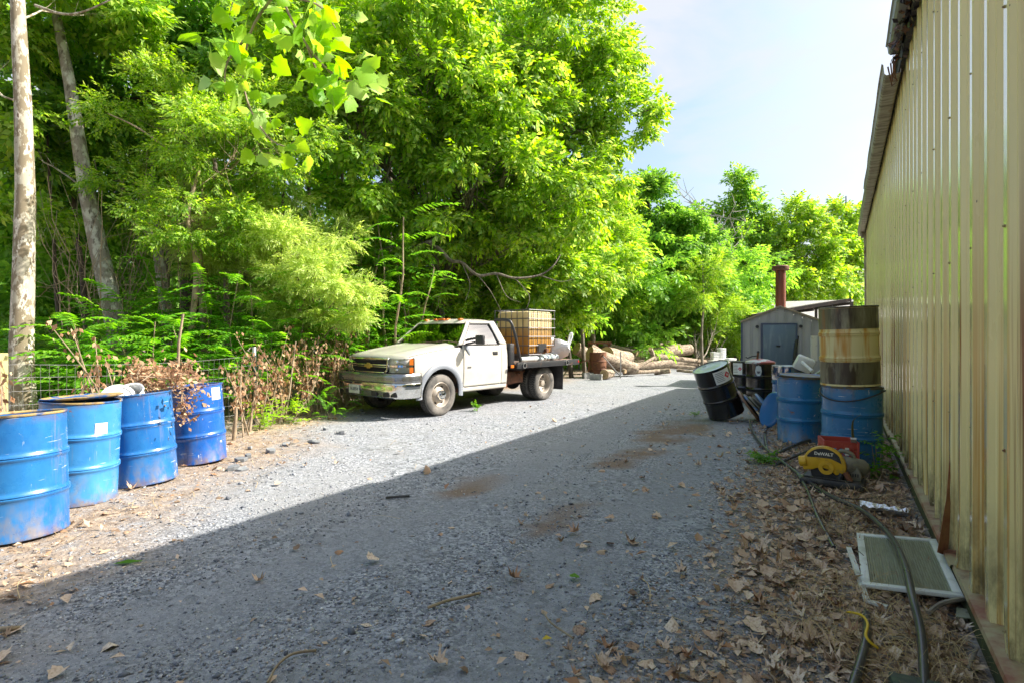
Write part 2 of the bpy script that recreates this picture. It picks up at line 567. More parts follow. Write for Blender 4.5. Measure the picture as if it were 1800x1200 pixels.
def axis(lo, hi, a, b, step, far):
    near = list(np.arange(a, b + 1e-6, step))
    out, s, v = [], step, a
    while v > lo:
        s *= 1.35; v -= s; out.append(max(v, lo))
    left = out[::-1]
    out, s, v = [], step, b
    while v < hi:
        s *= 1.35; v += s; out.append(min(v, hi))
    return left + near + out


def ground_z(x, y):
    k = 0.012 * mnoise.noise((x * 0.7, y * 0.7, 0.4)) - (0.012 * track_mask(x, y) if -8 < x < 1 and -1 < y < 25 else 0.0) + 0.006 * mnoise.noise((x * 2.6, y * 2.6, 5.0))
    far = max(0.0, -x - 10.0)
    return k - 0.004 + min(0.35, 0.02 * far)


gx = axis(-600, 600, -10.5, 1.6, 0.11, 1)
gy = axis(-600, 900, 0.4, 20.0, 0.13, 1)
gv, attr_s, attr_v, attr_m, attr_t = [], [], [], [], []
for y in gy:
    for x in gx:
        inside = (-30 < x < 10 and -8 < y < 60)
        gv.append((x, y, ground_z(x, y) if inside else (0.35 if x < -30 else 0.0)))
        if inside:
            attr_s.append(soil_mask(x, y)); attr_v.append(verge_mask(x, y)); attr_m.append(mud_mask(x, y)); attr_t.append(track_mask(x, y))
        else:
            attr_s.append(1.0); attr_v.append(0.0); attr_m.append(0.0); attr_t.append(0.0)
nx = len(gx)
ii, jj = np.meshgrid(np.arange(nx - 1), np.arange(len(gy) - 1))
b0 = (jj * nx + ii).ravel()
gf = np.stack([b0, b0 + 1, b0 + nx + 1, b0 + nx], axis=1)


def ground_material():
    m, n, l = mat_new('gravel_yard')
    out = n.new('ShaderNodeOutputMaterial')
    bs = n.new('ShaderNodeBsdfPrincipled')
    bs.inputs['Roughness'].default_value = 0.9
    bs.inputs['Specular IOR Level'].default_value = 0.25
    l.new(bs.outputs[0], out.inputs[0])
    tcn = n.new('ShaderNodeTexCoord')
    vec = tcn.outputs['Object']

    def attr(a):
        k = n.new('ShaderNodeAttribute'); k.attribute_name = a
        return k.outputs['Fac']

    def noise(s, d=5.0, r=0.6):
        k = n.new('ShaderNodeTexNoise'); k.inputs['Scale'].default_value = s; k.inputs['Detail'].default_value = d; k.inputs['Roughness'].default_value = r
        l.new(vec, k.inputs['Vector']); return k.outputs['Fac']

    def rng(v, a, b, c=0.0, d=1.0):
        k = n.new('ShaderNodeMapRange'); k.inputs['From Min'].default_value = a; k.inputs['From Max'].default_value = b
        k.inputs['To Min'].default_value = c; k.inputs['To Max'].default_value = d
        l.new(v, k.inputs['Value']); return k.outputs[0]

    def mix(f, A, B):
        k = n.new('ShaderNodeMix'); k.data_type = 'RGBA'
        l.new(f, k.inputs['Factor'])
        for s, v in (('A', A), ('B', B)):
            if isinstance(v, tuple): k.inputs[s].default_value = (*v, 1)
            else: l.new(v, k.inputs[s])
        return k.outputs['Result']

    def math_(op, a, b):
        k = n.new('ShaderNodeMath'); k.operation = op
        for i, v in enumerate((a, b)):
            if isinstance(v, float): k.inputs[i].default_value = v
            else: l.new(v, k.inputs[i])
        return k.outputs[0]

    v1 = n.new('ShaderNodeTexVoronoi'); v1.inputs['Scale'].default_value = 62.0
    l.new(vec, v1.inputs['Vector'])
    v2 = n.new('ShaderNodeTexVoronoi'); v2.inputs['Scale'].default_value = 26.0
    l.new(vec, v2.inputs['Vector'])
    sep = n.new('ShaderNodeSeparateColor'); l.new(v1.outputs['Color'], sep.inputs[0])
    sep2 = n.new('ShaderNodeSeparateColor'); l.new(v2.outputs['Color'], sep2.inputs[0])
    g1 = n.new('ShaderNodeValToRGB')
    e = g1.color_ramp.elements
    e[0].color = (0.087, 0.094, 0.107, 1); e[1].color = (0.485, 0.498, 0.522, 1)
    k = e.new(0.45); k.color = (0.234, 0.248, 0.274, 1)
    l.new(sep.outputs[0], g1.inputs[0])
    g2 = n.new('ShaderNodeValToRGB')
    e = g2.color_ramp.elements
    e[0].color = (0.093, 0.104, 0.114, 1); e[1].color = (0.407, 0.427, 0.458, 1)
    l.new(sep2.outputs[1], g2.inputs[0])
    grav = mix(rng(noise(1.3), 0.42, 0.62), g1.outputs[0], g2.outputs[0])
    dust = mix(rng(noise(0.55, 4), 0.45, 0.68, 0.0, 0.75), grav, (0.297, 0.300, 0.302))
    fine = mix(rng(noise(2.3, 6), 0.5, 0.75, 0.0, 0.55), dust, (0.210, 0.209, 0.203))
    packed = mix(rng(noise(110, 4, 0.75), 0.38, 0.62), (0.188, 0.198, 0.212), (0.328, 0.338, 0.357))
    fine = mix(rng(attr('track'), 0.1, 0.9, 0.0, 0.55), fine, packed)
    mud = mix(rng(attr('mud'), 0.05, 0.8, 0.0, 0.9), fine, (0.21, 0.145, 0.10))
    verge_c = mix(rng(noise(13, 7, 0.7), 0.4, 0.62), (0.15, 0.145, 0.135), (0.44, 0.35, 0.26))
    vg = math_('MULTIPLY', attr('verge'), rng(noise(7, 7, 0.7), 0.36, 0.56, 0.15, 1.0))
    c3 = mix(vg, mud, verge_c)
    soil_c = mix(rng(noise(9, 7, 0.7), 0.36, 0.66), (0.17, 0.125, 0.09), (0.46, 0.355, 0.255))
    so = math_('MULTIPLY', attr('soil'), rng(noise(4, 7, 0.7), 0.3, 0.52, 0.2, 1.0))
    c4 = mix(so, c3, soil_c)
    l.new(c4, bs.inputs['Base Color'])
    h = math_('ADD', rng(v1.outputs['Distance'], 0.0, 0.012, 0.006, 0.0), rng(v2.outputs['Distance'], 0.0, 0.03, 0.008, 0.0))
    h2 = math_('ADD', h, rng(noise(38, 5), 0.2, 0.8, 0.0, 0.012))
    bp = n.new('ShaderNodeBump'); bp.inputs['Strength'].default_value = 0.9; bp.inputs['Distance'].default_value = 1.0
    l.new(h2, bp.inputs['Height']); l.new(bp.outputs[0], bs.inputs['Normal'])
    return m


gme = np_mesh('ground', gv, gf, ground_material(), smooth=True)
for nm, arr in (('soil', attr_s), ('verge', attr_v), ('mud', attr_m), ('track', attr_t)):
    a = gme.attributes.new(nm, 'FLOAT', 'POINT')
    a.data.foreach_set('value', np.array(arr, dtype=np.float32))
ground = link('ground', gme)
tag(ground, 'grey gravel yard with leaf litter along its edges', 'ground', kind='structure')


# ------------------------------------------------------------------ template scattering
def basis(d, nrm):
    d = d / np.maximum(np.linalg.norm(d, axis=1, keepdims=True), 1e-9)
    z = nrm - d * np.sum(nrm * d, axis=1, keepdims=True)
    ln = np.linalg.norm(z, axis=1, keepdims=True)
    bad = (ln < 1e-4).ravel()
    z[bad] = np.cross(d[bad], np.array([0.31, 0.87, 0.38]))
    z = z / np.maximum(np.linalg.norm(z, axis=1, keepdims=True), 1e-9)
    y = np.cross(z, d)
    return np.stack([d, y, z], axis=2)


def scatter(tmpl, pos, d, nrm, s):
    """copies of a template mesh: returns vertices and faces"""
    TV, TF = tmpl
    pos, d, nrm = (np.asarray(a, dtype=np.float64) for a in (pos, d, nrm))
    R = basis(d, nrm)
    s = np.asarray(s, dtype=np.float64).reshape(-1, 1, 1) if np.ndim(s) else np.full((len(pos), 1, 1), s)
    V = np.einsum('nij,vj->nvi', R, TV) * s + pos[:, None, :]
    F = TF[None, :, :] + (np.arange(len(pos)) * len(TV))[:, None, None]
    return V.reshape(-1, 3), F.reshape(-1, TF.shape[1])


def cat_vf(parts):
    VV, FF, b = [], [], 0
    for V, F in parts:
        VV.append(V); FF.append(F + b); b += len(V)
    return np.concatenate(VV), np.concatenate(FF)


def rand_unit(k):
    v = RNG.normal(size=(k, 3))
    return v / np.linalg.norm(v, axis=1, keepdims=True)


STONE = []
for q in range(5):
    V = np.array([(1, 0, 0), (-1, 0, 0), (0, 1, 0), (0, -1, 0), (0, 0, 1), (0, 0, -1), (.7, .7, .3), (-.65, .7, -.2), (.6, -.75, .25), (-.7, -.6, .3)], dtype=float)[:6 if q % 2 else 6]
    V = V * RNG.uniform(0.65, 1.15, size=(len(V), 1)) + RNG.normal(scale=0.12, size=V.shape)
    F = np.array([(0, 2, 4), (2, 1, 4), (1, 3, 4), (3, 0, 4), (2, 0, 5), (1, 2, 5), (3, 1, 5), (0, 3, 5)])
    V[:, 2] *= 0.6
    STONE.append((V, F))


def stone_material():
    m, n, l = mat_new('crushed_stone')
    out = n.new('ShaderNodeOutputMaterial'); bs = n.new('ShaderNodeBsdfPrincipled')
    bs.inputs['Roughness'].default_value = 0.85; bs.inputs['Specular IOR Level'].default_value = 0.3
    g = n.new('ShaderNodeNewGeometry'); rp = n.new('ShaderNodeValToRGB')
    e = rp.color_ramp.elements
    e[0].color = (0.089, 0.096, 0.110, 1); e[1].color = (0.609, 0.624, 0.644, 1)
    for p, c in ((0.3, (0.197, 0.213, 0.244)), (0.6, (0.304, 0.326, 0.360)), (0.82, (0.412, 0.424, 0.448)), (0.86, (0.340, 0.289, 0.233))):
        k = e.new(p); k.color = (*c, 1)
    l.new(g.outputs['Random Per Island'], rp.inputs[0]); l.new(rp.outputs[0], bs.inputs['Base Color']); l.new(bs.outputs[0], out.inputs[0])
    return m


def sample_yard(k, zmax, power):
    """random ground points in view, denser near the photographer"""
    u = RNG.random(k)
    Z = 2.05 * (zmax / 2.05) ** (u ** power)
    X = RNG.uniform(-1.0, 1.0, k) * Z
    x = X * CY - Z * SY
    y = X * SY + Z * CY
    return x, y, Z


parts = []
x, y, Z = sample_yard(120000, 13.0, 1.0)
keep = np.array([(-9.5 < a < 0.5) and (RNG.random() > 0.75 * soil_mask(a, b)) and (RNG.random() > 0.55 * verge_mask(a, b)) for a, b in zip(x, y)])
x, y, Z = x[keep], y[keep], Z[keep]
# patches of looser stone between packed wheel tracks
loose = np.array([mnoise.noise((a * 0.8, b * 0.5, 2.2)) for a, b in zip(x, y)])
tr_ = np.array([track_mask(a, b) for a, b in zip(x, y)])
keep = RNG.random(len(x)) < np.clip(0.75 + 1.2 * loose - 0.35 * tr_, 0.2, 1.0)
x, y, Z = x[keep], y[keep], Z[keep]
zz = np.array([ground_z(a, b) for a, b in zip(x, y)])
size = (1 - 0.35 * tr_[keep]) * np.clip(RNG.lognormal(-5.4, 0.58, len(x)), 0.002, 0.036) * (1 + 0.02 * Z)
which = RNG.integers(0, 5, len(x))
for q in range(5):
    s = which == q
    k = int(s.sum())
    d = rand_unit(k); d[:, 2] *= 0.25
    nn = rand_unit(k) * 0.5 + np.array([0, 0, 1.0])
    parts.append(scatter(STONE[q], np.stack([x[s], y[s], zz[s] + size[s] * 0.18], 1), d, nn, size[s]))
V, F = cat_vf(parts)
MAT['stone'] = stone_material()
gravel = link('gravel', np_mesh('gravel', V, F, MAT['stone']))
tag(gravel, 'loose grey crushed stone scattered over the yard', 'gravel', kind='stuff')


# ------------------------------------------------------------------ metal building on the right
WALL_X, WALL_B, WALL_T = 0.63, 0.13, 4.43
Y0, Y1 = -8.0, 18.4


def wall_paint():
    m, n, l = mat_new('cream_wall_paint')
    out = n.new('ShaderNodeOutputMaterial'); bs = n.new('ShaderNodeBsdfPrincipled')
    l.new(bs.outputs[0], out.inputs[0])
    bs.inputs['Roughness'].default_value = 0.36
    bs.inputs['Coat Weight'].default_value = 0.7
    bs.inputs['Coat Roughness'].default_value = 0.12
    bs.inputs['Specular IOR Level'].default_value = 0.55
    tcn = n.new('ShaderNodeTexCoord'); vec = tcn.outputs['Object']

    def noise(sc, det=5, r=0.6):
        mpn = n.new('ShaderNodeMapping'); mpn.inputs['Scale'].default_value = sc
        k = n.new('ShaderNodeTexNoise'); k.inputs['Scale'].default_value = 1.0; k.inputs['Detail'].default_value = det; k.inputs['Roughness'].default_value = r
        l.new(vec, mpn.inputs[0]); l.new(mpn.outputs[0], k.inputs['Vector']); return k.outputs['Fac']

    def rng(v, a, b, c=0.0, d=1.0):
        k = n.new('ShaderNodeMapRange'); k.inputs['From Min'].default_value = a; k.inputs['From Max'].default_value = b
        k.inputs['To Min'].default_value = c; k.inputs['To Max'].default_value = d
        l.new(v, k.inputs['Value']); return k.outputs[0]

    def mul(a, b):
        k = n.new('ShaderNodeMath'); k.operation = 'MULTIPLY'; l.new(a, k.inputs[0]); l.new(b, k.inputs[1]); return k.outputs[0]

    def mix(f, A, B):
        k = n.new('ShaderNodeMix'); k.data_type = 'RGBA'; l.new(f, k.inputs['Factor'])
        for s, v in (('A', A), ('B', B)):
            if isinstance(v, tuple): k.inputs[s].default_value = (*v, 1)
            else: l.new(v, k.inputs[s])
        return k.outputs['Result']
    sx = n.new('ShaderNodeSeparateXYZ'); l.new(vec, sx.inputs[0])
    low = rng(sx.outputs['Z'], 0.1, 2.3, 1.0, 0.0)
    base = mix(rng(noise((3, 3, 0.35)), 0.35, 0.7), (0.82, 0.735, 0.36), (0.74, 0.65, 0.29))
    c = mix(mul(rng(noise((30, 30, 0.16), 6), 0.49, 0.62), rng(low, -0.06, 0.65)), base, (0.52, 0.29, 0.055))      # rust wash running down
    c = mix(mul(rng(noise((17, 17, 0.10), 4), 0.595, 0.65), rng(low, -0.05, 0.4)), c, (0.27, 0.10, 0.025))
    c = mix(mul(rng(noise((6, 6, 2.2), 7, 0.7), 0.42, 0.60), rng(sx.outputs['Z'], 0.13, 0.7, 1.0, 0.0)), c, (0.085, 0.07, 0.03))   # algae at the foot
    c = mix(rng(noise((26, 26, 12), 3), 0.735, 0.76), c, (0.07, 0.05, 0.02))      # insect specks
    l.new(c, bs.inputs['Base Color'])
    r = rng(noise((5, 5, 0.6)), 0.3, 0.7, 0.16, 0.34); l.new(r, bs.inputs['Roughness'])
    bp = n.new('ShaderNodeBump'); bp.inputs['Strength'].default_value = 0.12; bp.inputs['Distance'].default_value = 0.02
    l.new(noise((2.5, 2.5, 0.9), 3), bp.inputs['Height']); l.new(bp.outputs[0], bs.inputs['Normal'])
    return m


MAT['wall'] = wall_paint()
MAT['wall_white'] = PM('pale_end_wall', (0.6, 0.58, 0.5), 0.5)
MAT['roof'] = PM('galvalume_roof', (0.42, 0.43, 0.43), 0.4, metal=0.5, layers=[((0.3, 0.25, 0.2), 2, 0.5, 0.7)])
MAT['gutter'] = PM('weathered_gutter', (0.34, 0.30, 0.25), 0.55, layers=[((0.13, 0.10, 0.08), (3, 14, 3), 0.45, 0.62), (RUST, 5, 0.62, 0.72)])
MAT['char'] = PM('charred_eave_board', (0.018, 0.016, 0.018), 0.75, layers=[((0.16, 0.11, 0.08), (6, 30, 6), 0.55, 0.68)], bump=((20, 60, 20), 0.7, 0.01))
MAT['flash'] = PM('rusted_base_flashing', (0.36, 0.30, 0.17), 0.5, layers=[((0.25, 0.09, 0.05), 4, 0.45, 0.6), ((0.06, 0.05, 0.02), 8, 0.58, 0.7)])
MAT['moss'] = PM('mossy_sill', (0.055, 0.065, 0.02), 0.95, layers=[((0.10, 0.12, 0.03), 14, 0.5, 0.65), ((0.05, 0.04, 0.03), 7, 0.5, 0.7)], bump=(50, 0.8, 0.01))

bld = empty('metal_building', (0, 0, 0), label='long cream corrugated metal building with rust-stained wall and broken gutter', cat='building')
PITCH = 0.335
# rib profile over one pitch: (distance along wall, projection outward)
RIB = [(0.0, 0.0), (0.090, 0.0), (0.096, 0.004), (0.108, 0.004), (0.114, 0.0), (0.195, 0.0), (0.201, 0.024), (0.205, 0.026), (0.211, 0.050), (0.217, 0.054), (0.275, 0.054), (0.281, 0.050), (0.305, 0.0), (0.335, 0.0)]


def wall_sheet(ya, n_ribs, zb, zt, prot, jitter):
    mb = MB()
    rows = [zb, zb + 0.05, zb + 0.3, zb + 0.9, zb + 2.0, zt]
    prof = []
    for r in range(n_ribs):
        prof += [(ya + r * PITCH + a, p) for a, p in RIB[:-1]]
    prof.append((ya + n_ribs * PITCH, 0.0))
    V, F = [], []
    for k, z in enumerate(rows):
        for (a, p) in prof:
            bend = jitter * math.sin(a * 2.3 + 1.3) * (1.0 if k == 0 else 0.5 if k == 1 else 0.1 if k == 2 else 0.0)
            V.append((WALL_X - p - prot + bend, a, z + (0.012 * math.sin(a * 5.1) if k == 0 else 0.0)))
    c = len(prof)
    for k in range(len(rows) - 1):
        for i in range(c - 1):
            F.append((k * c + i, k * c + i + 1, (k + 1) * c + i + 1, (k + 1) * c + i))
    return mb.add(V, F).build('wall_panel', MAT['wall'], bld, smooth=30)


a, k = Y0, 0
while a < Y1 - 0.2:
    n = min(3, int(round((Y1 - a) / PITCH)))
    wall_sheet(a, n, WALL_B + (0.0 if k % 2 else 0.006), WALL_T, 0.004 * (k % 2), 0.02 if 3 < a < 7 else 0.006)
    a += n * PITCH
    k += 1
# rows of fixing screws on the rib tops
mb = MB()
yy = -1.0
k = 0
ribs = [Y0 + q * PITCH + 0.246 for q in range(int((Y1 - Y0) / PITCH))]
for yr in ribs[::2]:
    if not (0.8 < yr < 13): continue
    for zr in (0.24, 0.98, 1.9, 2.8, 3.8):
        mb.cyl((WALL_X - 0.054, yr, zr), (WALL_X - 0.059, yr, zr), 0.007, 8)
        mb.cyl((WALL_X - 0.059, yr, zr), (WALL_X - 0.064, yr, zr), 0.004, 6)
o = mb.build('screw_heads', PM('rusty_screws', (0.34, 0.29, 0.15), 0.5, metal=0.3, layers=[(RUST, 40, 0.55, 0.65)]), bld, smooth=0); o['kind'] = 'stuff'
# one sheet's edge bent out and rusted through at the foot
mb = MB()
mb.add([(WALL_X - 0.04, 4.30, 0.12), (WALL_X - 0.10, 4.24, 0.11), (WALL_X - 0.13, 4.20, 0.13), (WALL_X - 0.045, 4.30, 0.85), (WALL_X - 0.06, 4.27, 0.5), (WALL_X - 0.08, 4.25, 0.45)],
       [(0, 1, 5, 4), (1, 2, 5), (4, 5, 3)])
mb.build('bent_panel_edge', PM('orange_rust_flake', (0.34, 0.16, 0.075), 0.6, layers=[((0.22, 0.08, 0.04), 9, 0.45, 0.65)]), bld, smooth=0, solid=0.002)
MB().box((WALL_X + 0.06, (Y0 + Y1) / 2, (WALL_T + WALL_B) / 2), (0.05, Y1 - Y0 - 0.1, WALL_T - WALL_B - 0.05)).build('wall_core', MAT['wall_white'], bld, smooth=0)
# sill timber and base flashing
MB().box((WALL_X + 0.005, (Y0 + Y1) / 2, 0.045), (0.16, Y1 - Y0, 0.17)).build('sill_timber', MAT['moss'], bld, smooth=0)
yy = Y0
while yy < Y1 - 0.1:
    L = min(2.4, Y1 - yy)
    w = 0.02 * random.random()
    mb = MB()
    mb.add([(WALL_X + 0.02, yy, 0.150), (WALL_X - 0.085 - w, yy, 0.135), (WALL_X - 0.09 - w, yy, 0.118), (WALL_X + 0.02, yy + L - 0.004, 0.150), (WALL_X - 0.08, yy + L - 0.004, 0.137), (WALL_X - 0.085, yy + L - 0.004, 0.112)],
           [(0, 1, 4, 3), (1, 2, 5, 4)])
    mb.build('base_flashing', MAT['flash'], bld, smooth=0, solid=0.002)
    yy += L
# roof, far and near gable walls, eave
ridge_x, ridge_z = WALL_X + 6.0, WALL_T + 1.5
mb = MB()
for s in (0, 1):
    xa, xb = (WALL_X - 0.12, ridge_x) if s == 0 else (ridge_x, WALL_X + 12.1)
    za, zb = (WALL_T + 0.03, ridge_z) if s == 0 else (ridge_z, WALL_T + 0.03)
    mb.add([(xa, Y0 - 0.1, za), (xb, Y0 - 0.1, zb), (xb, Y1 + 0.1, zb), (xa, Y1 + 0.1, za),
            (xa, Y0 - 0.1, za + 0.05), (xb, Y0 - 0.1, zb + 0.05), (xb, Y1 + 0.1, zb + 0.05), (xa, Y1 + 0.1, za + 0.05)],
           [(0, 1, 2, 3), (4, 7, 6, 5), (0, 4, 5, 1), (2, 6, 7, 3), (0, 3, 7, 4), (1, 5, 6, 2)])
mb.build('roof', MAT['roof'], bld, smooth=0)
for yy in (Y0 + 0.01, Y1 - 0.01):
    MB().prism([(WALL_X + 0.05, 0.1), (WALL_X + 12.0, 0.1), (WALL_X + 12.0, WALL_T), (ridge_x, ridge_z - 0.02), (WALL_X + 0.05, WALL_T)], yy - 0.04, yy + 0.04).build('gable_wall', MAT['wall'], bld, smooth=0)
MB().box((WALL_X + 12.0, (Y0 + Y1) / 2, 2.2), (0.06, Y1 - Y0 - 0.2, 4.3)).build('rear_wall', MAT['wall'], bld, smooth=0)
# charred board under the eave with torn ends
mb = MB()
n = 120
for i in range(n):
    ya, yb = Y0 + (Y1 - Y0) * i / n, Y0 + (Y1 - Y0) * (i + 1) / n
    d = 0.05 + 0.06 * abs(mnoise.noise((ya * 1.7, 0, 0)))
    mb.box((WALL_X - 0.075, (ya + yb) / 2, WALL_T - 0.01 - d / 2), (0.045, yb - ya - 0.002, d + 0.08))
mb.build('eave_board', MAT['char'], bld, smooth=0)


def gutter(ya, yb, za, zb, xo, w, h, mat):
    """open trough between two ends; xo is its inner edge"""
    sec = [(0, h), (0.0, 0.01), (-0.02, 0), (-w + 0.02, 0), (-w, 0.02), (-w - 0.01, h - 0.01), (-w - 0.025, h), (-w - 0.02, h + 0.008)]
    mb = MB()
    k = max(3, int((yb - ya) / 0.25))

    def fn(u, v):
        i = u * (len(sec) - 1)
        a = sec[int(round(i))]
        yy = ya + (yb - ya) * v
        s = 0.012 * mnoise.noise((yy * 1.1, 2.0, 0.0))
        return (xo + a[0] + s, yy, za + (zb - za) * v + a[1] + s)
    mb.grid(fn, len(sec) - 1, k)
    return mb.build('gutter', mat, bld, smooth=25, solid=0.003)


MAT['gutter_dark'] = PM('dark_gutter', (0.20, 0.20, 0.20), 0.45, layers=[((0.1, 0.08, 0.06), 4, 0.5, 0.68), (RUST, 6, 0.62, 0.72)])
gutter(Y0, 1.8, WALL_T - 0.05, WALL_T - 0.05, WALL_X - 0.10, 0.11, 0.11, MAT['gutter_dark'])
gutter(1.82, 6.9, WALL_T - 0.01, WALL_T - 0.07, WALL_X - 0.115, 0.10, 0.10, MAT['gutter_dark'])
gutter(7.15, 12.9, WALL_T - 0.17, WALL_T - 0.20, WALL_X - 0.085, 0.15, 0.13, MAT['gutter'])
gutter(12.95, Y1, WALL_T - 0.19, WALL_T - 0.17, WALL_X - 0.09, 0.13, 0.12, MAT['gutter'])
# leaves and char packed under the upper gutter
parts = []
k = 420
pos = np.stack([RNG.uniform(WALL_X - 0.19, WALL_X - 0.08, k), RNG.uniform(3.6, 6.9, k), RNG.uniform(WALL_T - 0.14, WALL_T, k)], 1)
LEAF_T = (np.array([(0, 0, 0), (.45, .3, .06), (1, 0, -.04), (.45, -.3, .06)], dtype=float), np.array([(0, 1, 2), (0, 2, 3)]))
V, F = scatter(LEAF_T, pos, rand_unit(k), rand_unit(k), RNG.uniform(0.04, 0.09, k))
MAT['char_leaf'] = leaf_mat('rotting_leaves', [(0.012, 0.011, 0.014), (0.03, 0.022, 0.02), (0.16, 0.08, 0.04)], trans=0.05, rough=0.4)
o = link('gutter_debris', np_mesh('gutter_debris', V, F, MAT['char_leaf']), None, bld); o['kind'] = 'stuff'
# torn bracket strips at the gutter break
for q in range(5):
    yq = 6.85 + 0.08 * q
    MB().tube([(WALL_X - 0.12 - 0.02 * q, yq, WALL_T - 0.07), (WALL_X - 0.16, yq + 0.05, WALL_T - 0.19 - 0.02 * q), (WALL_X - 0.14 + 0.01 * q, yq + 0.12, WALL_T - 0.31 + 0.03 * q)], [0.008, 0.006, 0.003], 5).build('torn_bracket', MAT['rust'], bld)
# downspout near the far corner
p = curve_pts([(WALL_X - 0.15, 17.6, WALL_T - 0.17), (WALL_X - 0.13, 17.6, WALL_T - 0.32), (WALL_X - 0.06, 17.6, WALL_T - 0.57), (WALL_X - 0.06, 17.6, 0.3), (WALL_X - 0.18, 17.6, 0.12)], 5)
MB().tube(p, 0.05, 8).build('downspout', MAT['gutter'], bld)
# insulated strip standing in front of the wall behind the drums


# ------------------------------------------------------------------ open lean-to behind the shed's corner
lean = empty('lean_to', (0, 0, 0), label='dark open lean-to with low sloping roof beyond the cream building', cat='shelter')
MAT['lean_dark'] = PM('dark_lean_to_timber', (0.05, 0.042, 0.038), 0.8, layers=[((0.12, 0.09, 0.07), 4, 0.5, 0.7)])
MAT['shingle'] = PM('pale_grey_shingles', (0.34, 0.33, 0.31), 0.85, layers=[((0.26, 0.25, 0.24), 3, 0.45, 0.7), ((0.25, 0.24, 0.23), (30, 3, 30), 0.58, 0.7)])
A, B = D(1330, 552, 25.0), D(1497, 524, 25.0)
A2, B2 = A + W(0.6, 4.0), B + W(0.6, 4.0)
A2.z, B2.z = A.z, B.z


def slab(pts, t, name, mat, parent):
    mb = MB()
    V = [Vector(p) for p in pts] + [Vector(p) - Vector((0, 0, t)) for p in pts]
    mb.add(V, [(0, 1, 2, 3), (7, 6, 5, 4), (0, 4, 5, 1), (1, 5, 6, 2), (2, 6, 7, 3), (3, 7, 4, 0)])
    return mb.build(name, mat, parent, smooth=0)


slab([A, B, B2, A2], 0.16, 'roof', MAT['lean_dark'], lean)
for q in range(6):
    t = q / 5
    a, b = A.lerp(B, t) - Vector((0, 0, 0.17)), A2.lerp(B2, t) - Vector((0, 0, 0.17))
    MB().bar(a - Vector((0, 0, 0.07)), b - Vector((0, 0, 0.07)), 0.05, 0.13).build('rafter', MAT['lean_dark'], lean, smooth=0)
for t, (a, b) in ((0, (A, A2)), (1, (B, B2))):
    for e in (a, b):
        MB().box((e.x, e.y, (e.z - 0.17) / 2), (0.14, 0.14, e.z - 0.17)).build('post', MAT['lean_dark'], lean, smooth=0)
c1, c2 = A2 + (B2 - A2) * 0.02, A2 + (B2 - A2) * 0.98
mb = MB(); mb.bar((c1.x, c1.y, 1.05), (c2.x, c2.y, 1.05), 0.05, 2.05); mb.build('back_wall', MAT['lean_dark'], lean, smooth=0)

out_b = empty('outbuilding', (0, 0, 0), label='low outbuilding with pale grey shingle roof behind the boiler shed', cat='building')
e0, e1 = D(1303, 561, 31.0), D(1500, 561, 31.0)
r0, r1 = D(1306, 532, 33.2), D(1500, 527, 33.2)
slab([e0, e1, r1, r0], 0.06, 'roof', MAT['shingle'], out_b)
MB().bar(e0 - Vector((0, 0, 0.12)), e1 - Vector((0, 0, 0.12)), 0.04, 0.16).build('fascia', MAT['wall_white'], out_b, smooth=0)
w0, w1 = e0 + W(0.35, 0.5), e1 + W(0.3, 0.5)
mb = MB(); mb.bar((w0.x, w0.y, 0.95), (w1.x, w1.y, 0.95), 0.1, 2.0); mb.build('wall', MAT['wall_white'], out_b, smooth=0)

# ------------------------------------------------------------------ outdoor wood boiler (little metal shed with stack)
MAT['boiler'] = PM('grey_boiler_siding', (0.43, 0.42, 0.41), 0.42, layers=[((0.33, 0.32, 0.32), (3, 3, 0.6), 0.45, 0.7)], rough_var=0.1)
MAT['boiler_door'] = PM('blue_grey_boiler_door', (0.12, 0.17, 0.23), 0.38, layers=[((0.20, 0.25, 0.30), (8, 8, 1.5), 0.52, 0.72)], rough_var=0.1)
MAT['boiler_trim'] = PM('dark_blue_corner_trim', (0.06, 0.08, 0.14), 0.4)
MAT['tan_trim'] = PM('tan_roof_edge', (0.34, 0.26, 0.17), 0.6)
bo = W(0, 0)
BZ = 15.6
bc = W((1371.5 - 900) / FPX * BZ, BZ)
boiler = empty('wood_boiler', bc, 0.07, label='small grey metal wood boiler shed with blue door and rusty stack', cat='boiler')
hw, ev, ap, dp = 1.0, 1.85, 2.26, 2.3
edges = [-hw + 2 * hw * i / 9 for i in range(10)]


def roof_h(x): return ap - (ap - ev) * abs(x) / hw


